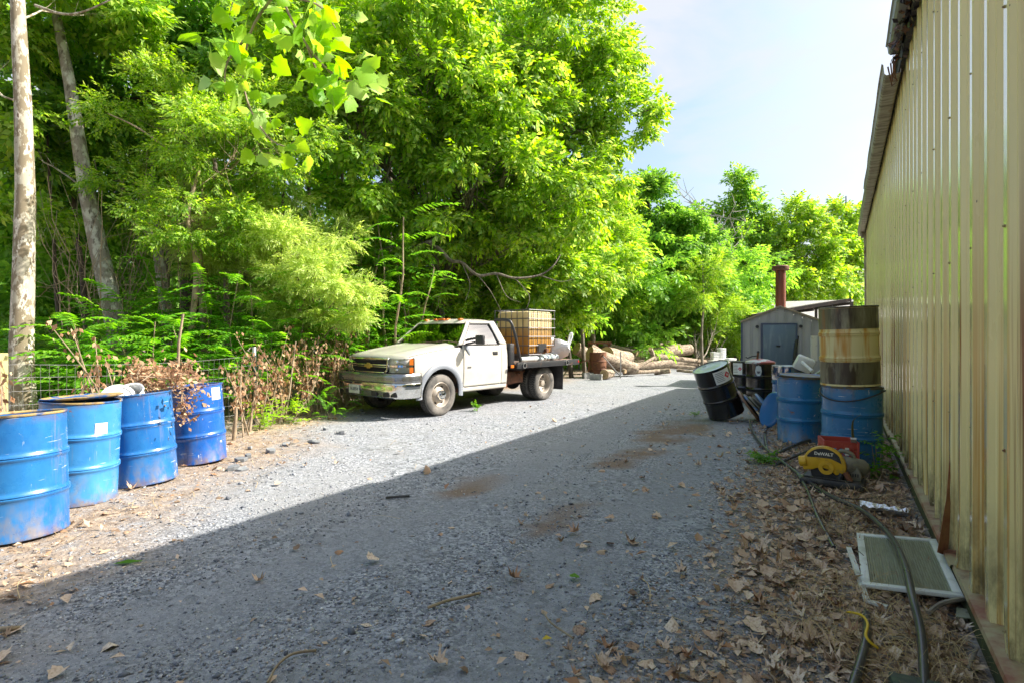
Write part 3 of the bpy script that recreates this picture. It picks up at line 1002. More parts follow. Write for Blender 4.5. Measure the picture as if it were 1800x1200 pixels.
for i in range(9):
    x0, x1 = edges[i], edges[i + 1]
    mb = MB()
    for (a, b, d) in ((x0 + 0.004, x0 + 0.035, 0.03), (x0 + 0.03, x1 - 0.004, 0.0)):
        pts = [(a, 0.0), (b, 0.0), (b, roof_h(b) - 0.01)]
        if a < 0 < b: pts.append((0, ap - 0.01))
        pts.append((a, roof_h(a) - 0.01))
        mb.prism(pts, -d, 0.03 - d)
    mb.build('siding_panel', MAT['boiler'], boiler, smooth=0)
for s in (-1, 1):
    MB().box((s * (hw - 0.01), dp / 2 + 0.06, ev / 2), (0.03, dp - 0.1, ev - 0.03)).build('side_wall', MAT['boiler'], boiler, smooth=0)
    MB().box((s * (hw + 0.012), -0.004, ev / 2 - 0.01), (0.05, 0.07, ev - 0.02)).build('corner_trim', MAT['boiler_trim'], boiler, smooth=0)
    mb = MB()
    mb.add([(0, -0.06, ap + 0.025), (s * (hw + 0.05), -0.06, ev + 0.005), (s * (hw + 0.05), dp + 0.1, ev + 0.005), (0, dp + 0.1, ap + 0.025)], [(0, 1, 2, 3)])
    mb.build('roof_sheet', MAT['boiler'], boiler, smooth=0, solid=0.02)
    MB().bar((0.004 * s, -0.075, ap + 0.014), (s * (hw + 0.05), -0.075, ev - 0.006), 0.02, 0.045).build('roof_edge', MAT['tan_trim'], boiler, smooth=0)
MB().prism([(-hw, 0), (hw, 0), (hw, ev - 0.02), (0, ap - 0.02), (-hw, ev - 0.02)], dp - 0.02, dp + 0.02).build('back_wall', MAT['boiler'], boiler, smooth=0)
door = MB().box((0.0 - 0.03, -0.045, 1.14), (0.84, 0.03, 1.24)).build('door', MAT['boiler_door'], boiler, bevel=0.008)
fr = MB()
for s in (-1, 1): fr.box((-0.03 + s * 0.445, -0.035, 1.14), (0.045, 0.05, 1.33))
fr.box((-0.03, -0.035, 1.783), (0.844, 0.05, 0.045)); fr.box((-0.03, -0.035, 0.497), (0.844, 0.05, 0.045))
fr.build('door_frame', MAT['boiler_trim'], boiler, smooth=0)
h = MB(); h.box((-0.05, -0.09, 1.17), (0.12, 0.05, 0.02)); h.box((-0.05, -0.07, 1.145), (0.09, 0.02, 0.03)); h.build('handle', MAT['black_metal'], door, bevel=0.004)
for px_ in (-0.60, 0.52):
    MB().cyl((px_, -0.07, 1.71), (px_, 0.0, 1.71), 0.045, 12).build('hinge_knob', MAT['black_metal'], boiler)
st = MB()
st.lathe([(0.14, 2.15), (0.14, 3.38), (0.125, 3.38), (0.125, 2.2)], 20, trans(0.0, 0.55, 0))
stack = st.build('stack', MAT['rust_red'], boiler)
MB().lathe([(0.0, 3.36), (0.20, 3.36), (0.235, 3.385), (0.235, 3.47), (0.20, 3.5), (0.0, 3.52)], 20, trans(0.0, 0.55, 0)).build('stack_cap', MAT['rust'], stack)

# poker leaning by the boiler door
pk = empty('poker', (0, 0, 0), label='long black poker with blue handle leaning beside the boiler door', cat='tool')
t0 = D(1404, 569, BZ - 0.12); t1 = W((1388 - 900) / FPX * (BZ - 0.4), BZ - 0.45, 0.02)
m1 = t0.lerp(t1, 0.2)
MB().tube([t0, m1], 0.022, 8).build('handle', PM('blue_grip', (0.03, 0.16, 0.35), 0.4), pk)
MB().tube([m1, m1.lerp(t1, 0.1), t1], [0.05, 0.048, 0.03], 10).build('shaft', MAT['black_metal'], pk)
MB().ball(t0 + Vector((0, 0, 0.03)), 0.035, 10, 6).build('knob', MAT['black_metal'], pk)


# ------------------------------------------------------------------ vegetation
def leaf_quad(l, w, fold=0.06, droop=0.05, at=(0, 0, 0), ang=0.0, tilt=0.0):
    V = np.array([(0, 0, 0), (.42 * l, w / 2, fold * l), (l, 0, -droop * l), (.42 * l, -w / 2, fold * l)])
    c, s = math.cos(ang), math.sin(ang)
    R = np.array([[c, -s, 0], [s, c, 0], [0, 0, 1]])
    ct, stt = math.cos(tilt), math.sin(tilt)
    T = np.array([[ct, 0, -stt], [0, 1, 0], [stt, 0, ct]])
    return V @ T.T @ R.T + np.array(at), np.array([(0, 1, 2), (0, 2, 3)])


def make_spray(n, leaf, wid, seed, droop=0.3, spread=0.9):
    """a twig of unit length with n leaves set alternately along it"""
    r = random.Random(seed)
    ps = []
    for i in range(n):
        t = 0.12 + 0.88 * i / (n - 1)
        side = 1 if i % 2 else -1
        ang = side * spread * (1.1 - 0.65 * t) + r.uniform(-0.35, 0.35)
        if i == n - 1: ang = 0.0
        ps.append(leaf_quad(leaf * r.uniform(0.75, 1.2), wid * r.uniform(0.8, 1.2), 0.07, 0.12, (t, side * 0.02, -droop * t * t * 0.5 + r.uniform(-.06, .06)), ang, r.uniform(-0.7, 0.25)))
    ps.append((np.array([(0, 0.008, 0), (0, -0.008, 0), (1, 0, -droop * 0.5)]), np.array([(0, 1, 2)])))
    return cat_vf(ps)


def make_frond(pairs, seed, leaflet=0.17, width=0.055, arch=0.35):
    """pinnate leaf of unit length: stalk with paired drooping leaflets"""
    r = random.Random(seed)
    ps = []
    for i in range(pairs):
        t = 0.2 + 0.78 * i / (pairs - 1)
        z = arch * (t * 0.55 - t * t)
        k = leaflet * (1.0 - 0.45 * abs(t - 0.5) * 2 * (1 if t > 0.5 else 0.4))
        for s in (-1, 1):
            ps.append(leaf_quad(k * r.uniform(0.9, 1.1), width, 0.03, 0.2, (t, 0, z), s * (1.25 - 0.4 * t) + r.uniform(-.1, .1), r.uniform(-0.4, -0.1)))
    ps.append(leaf_quad(leaflet * 0.8, width, 0.03, 0.2, (0.98, 0, arch * (0.54 - 0.96)), 0, -0.3))
    for i in range(4):
        t0, t1 = i / 4, (i + 1) / 4
        z0, z1 = arch * (t0 * .55 - t0 * t0), arch * (t1 * .55 - t1 * t1)
        ps.append((np.array([(t0, .006, z0), (t0, -.006, z0), (t1, .004, z1), (t1, -.004, z1)]), np.array([(0, 1, 3), (0, 3, 2)])))
    return cat_vf(ps)


def make_lobed(half=None):
    """five-lobed sycamore leaf, unit length"""
    half = half or [(0.0, 0.02), (-0.07, 0.2), (0.06, 0.36), (0.16, 0.55), (0.33, 0.44), (0.50, 0.52), (0.61, 0.34), (0.78, 0.22), (1.0, 0.0)]
    out = [(x, y) for x, y in half] + [(x, -y) for x, y in half[-2::-1]]
    V = [(0.38, 0, 0.05)] + [(x, y, -0.10 * abs(y) - 0.06 * max(0, x - 0.5)) for x, y in out]
    k = len(out)
    F = [(0, 1 + i, 1 + (i + 1) % k) for i in range(k)]
    return np.array(V, dtype=float), np.array(F)


LOBED_DRY = make_lobed([(0.0, 0.02), (-0.10, 0.20), (0.10, 0.24), (0.10, 0.56), (0.32, 0.30), (0.56, 0.52), (0.55, 0.20), (0.72, 0.17), (1.0, 0.0)])
SPRAY_BROAD = [make_spray(9, 0.36, 0.20, 100 + q) for q in range(4)]
SPRAY_SMALL = [make_spray(13, 0.24, 0.11, 200 + q, spread=1.0) for q in range(4)]
SPRAY_NARROW = [make_spray(15, 0.26, 0.065, 300 + q, spread=0.8) for q in range(4)]
FROND = [make_frond(11, 400 + q, arch=0.3 + 0.15 * q) for q in range(4)]
LOBED = make_lobed()

GREEN_A = leaf_mat('sunny_leaf_green', [(0.06, 0.14, 0.02), (0.12, 0.25, 0.022), (0.20, 0.36, 0.03), (0.27, 0.40, 0.045), (0.22, 0.35, 0.10), (0.34, 0.40, 0.07)], trans=0.52)
GREEN_B = leaf_mat('mid_leaf_green', [(0.05, 0.13, 0.025), (0.10, 0.24, 0.04), (0.16, 0.31, 0.035), (0.22, 0.35, 0.05), (0.15, 0.28, 0.10)], trans=0.52)
GREEN_C = leaf_mat('dark_leaf_green', [(0.10, 0.24, 0.035), (0.17, 0.34, 0.045), (0.24, 0.41, 0.07)], trans=0.52)
GREEN_P = leaf_mat('pale_bush_green', [(0.24, 0.36, 0.05), (0.34, 0.45, 0.11), (0.44, 0.52, 0.20), (0.32, 0.42, 0.06)], trans=0.45, spec=0.5, rough=0.4)
GREEN_F = leaf_mat('pinnate_leaf_green', [(0.065, 0.22, 0.02), (0.11, 0.29, 0.028), (0.18, 0.36, 0.045)], trans=0.5, spec=0.45, rough=0.38)
GREEN_S = leaf_mat('sycamore_leaf_green', [(0.16, 0.32, 0.02), (0.22, 0.39, 0.03), (0.28, 0.43, 0.05)], trans=0.55, spec=0.4)
GREEN_D = leaf_mat('blue_leaf_green', [(0.06, 0.16, 0.025), (0.11, 0.25, 0.035), (0.17, 0.32, 0.045), (0.15, 0.26, 0.07)], trans=0.5)
GREEN_H = leaf_mat('hanging_leaf_green', [(0.13, 0.29, 0.02), (0.20, 0.37, 0.03), (0.28, 0.43, 0.05), (0.24, 0.36, 0.14)], trans=0.55, spec=0.5, by_object=True)
GREEN_W = leaf_mat('weed_green', [(0.05, 0.17, 0.012), (0.08, 0.22, 0.016), (0.13, 0.26, 0.02)], trans=0.45)
BROWN_L = leaf_mat('dead_brown_leaf', [(0.12, 0.07, 0.04), (0.25, 0.135, 0.07), (0.36, 0.22, 0.12), (0.50, 0.36, 0.22), (0.28, 0.18, 0.11)], trans=0.25, rough=0.7)
LITTER = leaf_mat('dry_litter_leaf', [(0.15, 0.10, 0.065), (0.28, 0.20, 0.13), (0.42, 0.31, 0.21), (0.55, 0.42, 0.30), (0.30, 0.16, 0.08)], trans=0.12, rough=0.75)
STRAW = leaf_mat('dry_straw', [(0.34, 0.25, 0.12), (0.46, 0.35, 0.18), (0.22, 0.16, 0.09)], trans=0.1, rough=0.7)

BARK_SYC = PM('sycamore_bark', (0.38, 0.355, 0.27), 0.85, layers=[((0.20, 0.165, 0.105), (7, 7, 3.2), 0.47, 0.51, 5), ((0.56, 0.53, 0.43), (9, 9, 4), 0.54, 0.57, 5), ((0.15, 0.11, 0.075), (9, 9, 4), 0.62, 0.65, 3)], bump=((8, 8, 4), 0.4, 0.02))
BARK_LICHEN = PM('lichen_bark', (0.25, 0.225, 0.18), 0.9, layers=[((0.48, 0.48, 0.40), (6, 6, 4), 0.48, 0.58), ((0.10, 0.085, 0.06), (14, 14, 5), 0.55, 0.65)], bump=((22, 22, 7), 0.6, 0.02))
BARK_GREY = PM('grey_bark', (0.20, 0.17, 0.13), 0.9, layers=[((0.10, 0.08, 0.06), (16, 16, 3), 0.45, 0.6), ((0.30, 0.28, 0.23), (7, 7, 3), 0.58, 0.68)], bump=((25, 25, 5), 0.7, 0.02))
BARK_DARK = PM('dark_bark', (0.075, 0.06, 0.045), 0.9, layers=[((0.15, 0.13, 0.10), (10, 10, 3), 0.5, 0.68)], bump=((22, 22, 5), 0.7, 0.02))
BARK_TWIG = PM('pale_twig', (0.34, 0.26, 0.17), 0.85, layers=[((0.2, 0.15, 0.1), 8, 0.45, 0.65)])


def wander(p, q, k, amp, seed):
    r = random.Random(seed)
    p, q = Vector(p), Vector(q)
    d = q - p
    out = []
    off = Vector((r.uniform(0, 50), r.uniform(0, 50), r.uniform(0, 50)))
    for i in range(k + 1):
        t = i / k
        e = math.sin(math.pi * t) * amp * d.length
        nz = mnoise.noise_vector(off + Vector((t * 2.2, 0, 0)))
        out.append(p + d * t + nz * e)
    return out


def crown_points(blobs, n_sub, n_spray, seed, flat=0.6, shell=0.5):
    """clumps of spray positions, directions and clump centres in ellipsoid blobs (cx,cy,cz,rx,ry,rz)"""
    r = np.random.default_rng(seed)
    pos, dr, cen = [], [], []
    vol = np.array([b[3] * b[4] * b[5] for b in blobs]) ** 0.67
    vol = vol / vol.sum()
    for b, f in zip(blobs, vol):
        k = max(3, int(n_sub * f))
        u = r.normal(size=(k, 3)); u /= np.linalg.norm(u, axis=1, keepdims=True)
        rad = (shell + (1 - shell) * r.random((k, 1)) ** 0.7)
        c = np.array(b[:3]) + u * rad * np.array(b[3:])
        R = (min(b[3:]) * r.uniform(0.22, 0.40, (k, 1)))
        m = max(2, int(n_spray * f / k))
        for i in range(k):
            q = r.normal(size=(m, 3)); q /= np.linalg.norm(q, axis=1, keepdims=True)
            rr = R[i] * r.random((m, 1)) ** 0.45
            q2 = q * rr; q2[:, 2] *= flat
            pos.append(c[i] + q2)
            dd = q * np.array([1, 1, 0.5]) + u[i] * 0.45 + r.normal(scale=0.35, size=(m, 3)) + np.array([0, 0, -0.15])
            dr.append(dd)
        cen.append(c)
    return np.concatenate(pos), np.concatenate(dr), np.concatenate(cen)


def foliage(name, blobs, n_sub, n_spray, tmpls, size, mat, parent, seed, flat=0.6, shell=0.5, up=1.0):
    pos, dr, cen = crown_points(blobs, n_sub, n_spray, seed, flat, shell)
    pos[:, 2] = np.maximum(pos[:, 2], 0.12)
    k = len(pos)
    nn = np.array([0, 0, up]) + RNG.normal(scale=0.55, size=(k, 3))
    s = RNG.uniform(0.7, 1.25, k) * size
    which = RNG.integers(0, len(tmpls), k)
    ps = []
    for q, t in enumerate(tmpls):
        w = which == q
        if w.any(): ps.append(scatter(t, pos[w], dr[w], nn[w], s[w]))
    V, F = cat_vf(ps)
    return link(name, np_mesh(name, V, F, mat), None, parent), cen


def tree(name, label, base, top, r0, bark, blobs, n_sub, n_spray, tmpls, size, mat, seed, group=None, amp=0.05, limb_r=0.5, flat=0.6, shell=0.5, branches=True, cat='tree', trunk_n=9, extra=None):
    """tapered trunk with limbs to every clump, and a crown of leaves"""
    base, top = Vector(base), Vector(top)
    root = empty(name, base, label=label, cat=cat, group=group)
    inv = Matrix.Translation(-base)
    lb = [(b[0] - base.x, b[1] - base.y, b[2] - base.z, *b[3:]) for b in blobs]
    cr_, cen = foliage('crown', lb, n_sub, n_spray, tmpls, size, mat, root, seed, flat, shell)
    path = wander(Vector((0, 0, -0.08)), top - base, 9, amp, seed)
    mb = MB()
    rad = [max(0.012, r0 * (1 - 0.78 * i / 9) * (1.25 if i == 0 else 1)) for i in range(10)]
    mb.tube(path, rad, trunk_n)
    if branches:
        R = random.Random(seed)
        for i, b in enumerate(lb):
            c = Vector(b[:3])
            j = min(range(10), key=lambda q: abs(path[q].z - (c.z - 0.45 * (Vector((c.x, c.y, 0)) - Vector((path[q].x, path[q].y, 0))).length - 0.3)))
            rl = max(0.018, rad[j] * limb_r)
            lp = wander(path[j], c, 6, 0.10, seed + i)
            mb.tube(lp, [rl * (1 - 0.11 * q) for q in range(7)], 6)
            for cc in cen:
                cc = Vector(cc)
                if (cc - c).length < max(b[3:]) * 1.05 and R.random() < 0.75:
                    q = min(6, 2 + int(R.random() * 5))
                    mb.tube(wander(lp[q], cc, 4, 0.12, R.randint(0, 9999)), [rl * 0.32, rl * 0.26, rl * 0.2, rl * 0.14, rl * 0.08], 5, caps=False)
    if extra:
        for (pts, ra, rb) in extra:
            pts = [Vector(p) - base for p in pts]
            cp = curve_pts(pts, 6)
            mb.tube(cp, [ra + (rb - ra) * q / (len(cp) - 1) for q in range(len(cp))], 7)
    mb.build('trunk', bark, root, smooth=60)
    return root


def blob(px, py, Z, rpx, rpy, rz=None):
    """ellipsoid seen at this place: half sizes given in photo pixels, depth half size rz"""
    c = D(px, py, Z)
    k = Z / FPX
    a = rpx * k
    return (c.x, c.y, c.z, a if rz is None else (a + rz) / 2, a if rz is None else (a + rz) / 2, rpy * k)


G_WOOD = 'trees of the wood behind the fence'

# pale peeling sycamore at the left edge
tree('sycamore_tree', 'pale sycamore trunk with peeling bark at the left edge of the wood', W(-7.55, 8.4), W(-7.75, 8.6, 11.5), 0.168, BARK_SYC,
     [blob(60, -60, 10.2, 190, 90), blob(-40, 120, 10.0, 110, 120), blob(20, 380, 10.0, 60, 60), blob(170, 30, 10.4, 90, 70)], 46, 2000, SPRAY_BROAD, 0.42, GREEN_A, 21, G_WOOD, amp=0.012, limb_r=0.16, trunk_n=16,
     extra=[([D(62, 10, 8.4), D(110, 25, 8.2), D(150, 20, 8.0), D(215, -10, 7.8)], 0.022, 0.009)])
# leaning lichen-covered trunk
tree('leaning_tree', 'lichen-covered trunk leaning left beside the peeling sycamore', W(-6.95, 10.0), D(70, -140, 10.6), 0.20, BARK_LICHEN,
     [blob(150, 60, 12.2, 120, 100), blob(130, 210, 12.4, 110, 60), blob(40, 260, 12.0, 70, 70)], 40, 1900, SPRAY_BROAD, 0.42, GREEN_B, 22, G_WOOD, amp=0.02, limb_r=0.16, trunk_n=14)
# dark straight trunk behind
tree('dark_trunked_tree', 'dark straight-trunked tree standing behind the leaning trunk', W(-7.4, 12.4), D(345, -180, 12.6), 0.23, BARK_DARK,
     [blob(330, 30, 12.6, 150, 110), blob(250, 170, 13.0, 110, 90), blob(420, 130, 12.4, 110, 90)], 52, 2300, SPRAY_BROAD, 0.45, GREEN_B, 23, G_WOOD, amp=0.02, trunk_n=12)
tree('grey_trunked_tree', 'slim grey trunk rising between the leaning and the dark trunk', W(-8.3, 13.5), D(225, -120, 13.6), 0.15, BARK_LICHEN,
     [blob(230, 20, 13.8, 90, 90), blob(110, 330, 14.5, 130, 80), blob(240, 320, 14.2, 110, 80)], 40, 2000, SPRAY_BROAD, 0.45, GREEN_B, 24, G_WOOD, amp=0.02)
# fine-twigged small tree over the fence
tree('fine_leaved_tree', 'thin twiggy tree with small yellow-green leaves above the ferny saplings', W(-5.7, 10.3), D(320, 120, 10.2), 0.07, BARK_TWIG,
     [blob(300, 210, 10.0, 110, 90), blob(420, 270, 9.8, 120, 90), blob(350, 370, 9.9, 110, 70), blob(220, 330, 10.2, 60, 60), blob(500, 220, 10.2, 90, 70)], 62, 3000, SPRAY_SMALL, 0.30, GREEN_A, 25, G_WOOD, amp=0.07,
     extra=[([D(335, 600, 9.9), D(345, 470, 9.8), D(330, 380, 9.7), D(350, 300, 9.6)], 0.055, 0.025), ([D(345, 300, 9.7), D(250, 230, 9.5), D(190, 200, 9.4)], 0.025, 0.008)])
# pale small-leaved bush
tree('pale_bush', 'big pale whitish-green bush arching over the fence left of the truck', W(-4.0, 10.9), D(520, 400, 10.8), 0.05, BARK_TWIG,
     [blob(430, 400, 10.8, 70, 30), blob(500, 430, 10.3, 60, 34), blob(560, 470, 10.2, 70, 34), blob(400, 345, 11.0, 60, 26), blob(610, 505, 10.3, 56, 30), blob(470, 500, 10.8, 60, 40), blob(360, 430, 11.0, 60, 40), blob(640, 540, 10.6, 34, 30), blob(530, 545, 11.0, 60, 40), blob(590, 420, 11.2, 60, 34), blob(480, 360, 11.2, 60, 30)], 120, 4600, SPRAY_NARROW, 0.30, GREEN_P, 26, None, amp=0.06, cat='bush', shell=0.35)

# the big tree over the truck
big = tree('walnut_tree', 'tall spreading tree with long limbs reaching out over the truck', W(-1.9, 15.2), D(800, -60, 15.0), 0.24, BARK_GREY,
     [blob(560, 60, 11.4, 130, 110), blob(700, 40, 12.3, 150, 90), blob(860, 60, 13.4, 130, 100), blob(980, 60, 14.2, 110, 80), blob(1050, 130, 14.4, 70, 70), blob(1085, 215, 14.2, 55, 55), blob(1150, 190, 14.0, 34, 26), blob(1110, 60, 14.6, 40, 40),
      blob(610, 190, 11.7, 120, 80), blob(750, 180, 12.6, 140, 90), blob(890, 200, 13.5, 120, 90), blob(1010, 260, 14.2, 80, 60),
      blob(680, 310, 12.3, 110, 60), blob(840, 320, 13.2, 130, 70), blob(970, 350, 14.2, 100, 70), blob(1060, 320, 14.6, 34, 40), blob(760, 400, 13.4, 110, 40), blob(900, 420, 14.2, 90, 40)],
     330, 11500, SPRAY_BROAD, 0.40, GREEN_A, 27, G_WOOD, amp=0.03, limb_r=0.3, trunk_n=12,
     extra=[([D(790, 380, 14.0), D(765, 420, 13.4), D(748, 428, 13.0), D(770, 436, 12.8), D(792, 458, 12.7), D(812, 462, 12.6), D(840, 484, 12.5), D(872, 481, 12.5), D(905, 489, 12.5), D(948, 484, 12.6), D(972, 468, 12.6), D(985, 448, 12.7)], 0.055, 0.014),
            ([D(745, 428, 13.0), D(715, 440, 12.9), D(690, 434, 12.9), D(655, 442, 13.0)], 0.035, 0.008),
            ([D(812, 462, 12.6), D(826, 500, 12.5), D(818, 528, 12.5)], 0.016, 0.005), ([D(872, 481, 12.5), D(890, 520, 12.4), D(915, 532, 12.4)], 0.014, 0.004),
            ([D(905, 489, 12.5), D(930, 520, 12.5), D(925, 545, 12.5)], 0.013, 0.004), ([D(840, 484, 12.5), D(862, 512, 12.4), D(880, 545, 12.4)], 0.012, 0.004), ([D(948, 484, 12.6), D(985, 495, 12.6), D(1010, 490, 12.7)], 0.014, 0.004),
            ([D(776, 560, 14.6), D(783, 480, 14.5), D(815, 430, 14.4)], 0.09, 0.05),
            ([D(905, 215, 14.0), D(1000, 210, 14.0), D(1080, 205, 14.0), D(1140, 175, 14.0)], 0.05, 0.012),
            ([D(910, 215, 14.0), D(1030, 235, 13.9), D(1060, 290, 14.0)], 0.04, 0.01),
            ([D(880, 330, 13.6), D(930, 170, 13.8), D(990, 40, 14.0)], 0.07, 0.03)])
# yellow-green saplings behind the truck
tree('bright_sapling', 'bright yellow-green young tree behind the tank on the truck', W(0.4, 17.5), D(935, 330, 17.5), 0.09, BARK_GREY,
     [blob(900, 400, 17.2, 110, 60), blob(1010, 390, 17.5, 90, 70), blob(960, 470, 17.2, 100, 60), blob(1040, 460, 18.0, 70, 70), blob(870, 490, 17.5, 80, 50), blob(960, 545, 18.2, 70, 40)], 95, 4600, SPRAY_BROAD, 0.42, GREEN_A, 28, G_WOOD)
tree('bushy_sapling', 'bushy bright green young tree right behind the truck cab', W(-2.6, 16.2), D(740, 430, 16.2), 0.07, BARK_GREY,
     [blob(700, 500, 14.4, 70, 45), blob(770, 460, 14.9, 80, 45), blob(840, 510, 15.6, 70, 45), blob(640, 470, 13.6, 60, 50), blob(700, 565, 14.2, 60, 32), blob(800, 565, 15.2, 70, 32), blob(900, 560, 16.4, 50, 34), blob(600, 540, 13.0, 50, 40)], 80, 3000, SPRAY_BROAD, 0.38, GREEN_A, 41, G_WOOD)
tree('feathery_tree', 'light green feathery tree left of the dark leafy tree', W(3.4, 22.5), D(1040, 310, 22), 0.12, BARK_GREY,
     [blob(1045, 380, 22.5, 60, 70), blob(1075, 440, 22.5, 50, 60), blob(1020, 470, 23, 60, 60), blob(1065, 525, 24.5, 55, 45)], 70, 3000, SPRAY_NARROW, 0.62, GREEN_A, 29, G_WOOD)
tree('leafy_tree', 'dense darker green tree standing behind the log pile', W(7.3, 27), D(1135, 300, 27), 0.2, BARK_DARK,
     [blob(1135, 345, 27, 36, 34), blob(1130, 410, 27, 50, 55), blob(1190, 410, 27, 50, 48), blob(1130, 500, 26.5, 55, 70), blob(1205, 500, 26.5, 62, 70), blob(1165, 560, 28.5, 85, 45), blob(1225, 450, 27, 34, 50)], 150, 6200, SPRAY_BROAD, 0.60, GREEN_D, 30, G_WOOD)
tree('wispy_tree', 'wispy light green small tree left of the boiler shed', W(8.2, 23.5), D(1235, 460, 24), 0.07, BARK_GREY,
     [blob(1235, 500, 24, 40, 45), blob(1260, 555, 27, 42, 45), blob(1220, 570, 27, 40, 34), blob(1290, 580, 27, 24, 34)], 60, 2600, SPRAY_NARROW, 0.55, GREEN_A, 31, G_WOOD)
tree('low_bush', 'leafy bush at the end of the drive beside the boiler', W(11.6, 29.3), D(1290, 545, 29), 0.05, BARK_GREY,
     [blob(1285, 585, 29, 32, 30), blob(1245, 590, 29, 40, 24), blob(1310, 570, 30, 30, 30)], 40, 1500, SPRAY_BROAD, 0.5, GREEN_B, 32, None, cat='bush')

# far trees behind the boiler
G_FAR = 'far trees beyond the boiler shed'
tree('sunlit_bush', 'sunlit bright green bush at the right end of the log pile', W(7.0, 28.0), D(1130, 540, 28), 0.05, BARK_GREY,
     [blob(1110, 555, 27.4, 46, 34), blob(1160, 580, 27.6, 50, 26), blob(1215, 585, 28, 44, 26), blob(1060, 575, 26.8, 40, 26), blob(1180, 540, 28, 40, 30)], 60, 2000, SPRAY_BROAD, 0.42, GREEN_A, 42, None, cat='bush')
tree('tall_far_tree', 'tall ragged far tree with the highest top above the boiler', W(15.6, 40), D(1293, 300, 40), 0.25, BARK_DARK,
     [blob(1296, 330, 40, 28, 26), blob(1276, 375, 40, 26, 28), blob(1318, 375, 40, 22, 26), blob(1290, 430, 40, 36, 34), blob(1330, 430, 40, 26, 36), blob(1270, 490, 40, 40, 36), blob(1325, 500, 40, 40, 40)], 110, 2300, SPRAY_BROAD, 0.75, GREEN_B, 33, G_FAR)
tree('round_far_tree', 'rounded far tree right of the boiler stack', W(20.5, 40), D(1400, 350, 40), 0.22, BARK_DARK,
     [blob(1395, 385, 40, 40, 34), blob(1435, 390, 40, 26, 26), blob(1370, 430, 40, 38, 38), blob(1430, 440, 40, 40, 36), blob(1390, 500, 40, 50, 36), blob(1450, 490, 40, 40, 36)], 110, 2300, SPRAY_BROAD, 0.75, GREEN_A, 34, G_FAR)
tree('slim_far_tree', 'slim far tree close beside the cream building eave', W(25.5, 42), D(1487, 345, 42), 0.18, BARK_DARK,
     [blob(1488, 375, 42, 20, 26), blob(1475, 430, 42, 28, 34), blob(1500, 440, 42, 26, 40), blob(1480, 500, 42, 36, 34)], 60, 1700, SPRAY_BROAD, 0.75, GREEN_A, 35, G_FAR)
# dead tree
dead = empty('dead_tree', W(14.2, 36), label='bare dead tree with grey limbs left of the tallest far tree', cat='tree')
dm = MB()
b0 = W(14.2, 36)
R = random.Random(5)
trunk = [D(1268, 600, 36), D(1266, 500, 36), D(1262, 440, 36), D(1250, 380, 36)]
trunk = curve_pts([p - b0 for p in trunk], 5)
dm.tube(trunk, [0.2 - 0.15 * i / (len(trunk) - 1) for i in range(len(trunk))], 7)
for q in range(34):
    i = R.randint(4, len(trunk) - 1)
    s = trunk[i]
    e = s + Vector((R.uniform(-2.6, 2.6) * CY, R.uniform(-2.2, 2.2) * SY, R.uniform(0.3, 3.0) if q % 3 else R.uniform(-2.2, 0.3)))
    pth = wander(s, e, 5, 0.12, q)
    dm.tube(pth, [0.06, 0.05, 0.04, 0.03, 0.02, 0.01], 5)
    for k in range(4):
        e2 = pth[2 + k % 4] + Vector((R.uniform(-.9, .9), R.uniform(-.9, .9), R.uniform(-.3, 1.1)))
        dm.tube(wander(pth[2 + k % 4], e2, 3, 0.12, q * 7 + k), [0.025, 0.02, 0.014, 0.008], 4)
dm.build('trunk', PM('bleached_dead_wood', (0.33, 0.30, 0.27), 0.9), dead)

# the wood behind: one mass
wb = []
for q in range(64):
    px_ = -60 + q * 22 + random.uniform(-20, 20)
    Zq = 14.0 + max(0, px_) / 1000 * 6.5 + random.uniform(0, 2.6) if px_ < 1000 else random.uniform(30, 36)
    for py_ in (560, 480, 390, 290, 180, 70, -40):
        if px_ > 1080 and py_ < 480: continue
        if px_ > 960 and py_ < 390: continue
        if px_ < 330 and py_ < 320 and random.random() < 0.7: continue
        wb.append(blob(px_ + random.uniform(-20, 20), py_ + random.uniform(-25, 25), Zq, 52, 50))
for q in range(40):
    wb.append(blob(1150 + q * 24, 545 + random.uniform(-14, 14), random.uniform(44, 50), 30, 26))
    if q > 16: wb.append(blob(1150 + q * 24, 480 + random.uniform(-20, 20), random.uniform(46, 52), 34, 36))
for q in range(70):
    px_ = -80 + q * 18
    for py_ in (575, 530, 480, 430):
        wb.append(blob(px_ + random.uniform(-12, 12), py_ + random.uniform(-20, 20), random.uniform(23, 27), 40, 34))
wood, _ = foliage('woodland', wb, len(wb) * 4, 34000, SPRAY_BROAD, 0.70, GREEN_C, None, 77)
tag(wood, 'deep shaded wood filling the background behind the trees', 'woodland', kind='stuff')
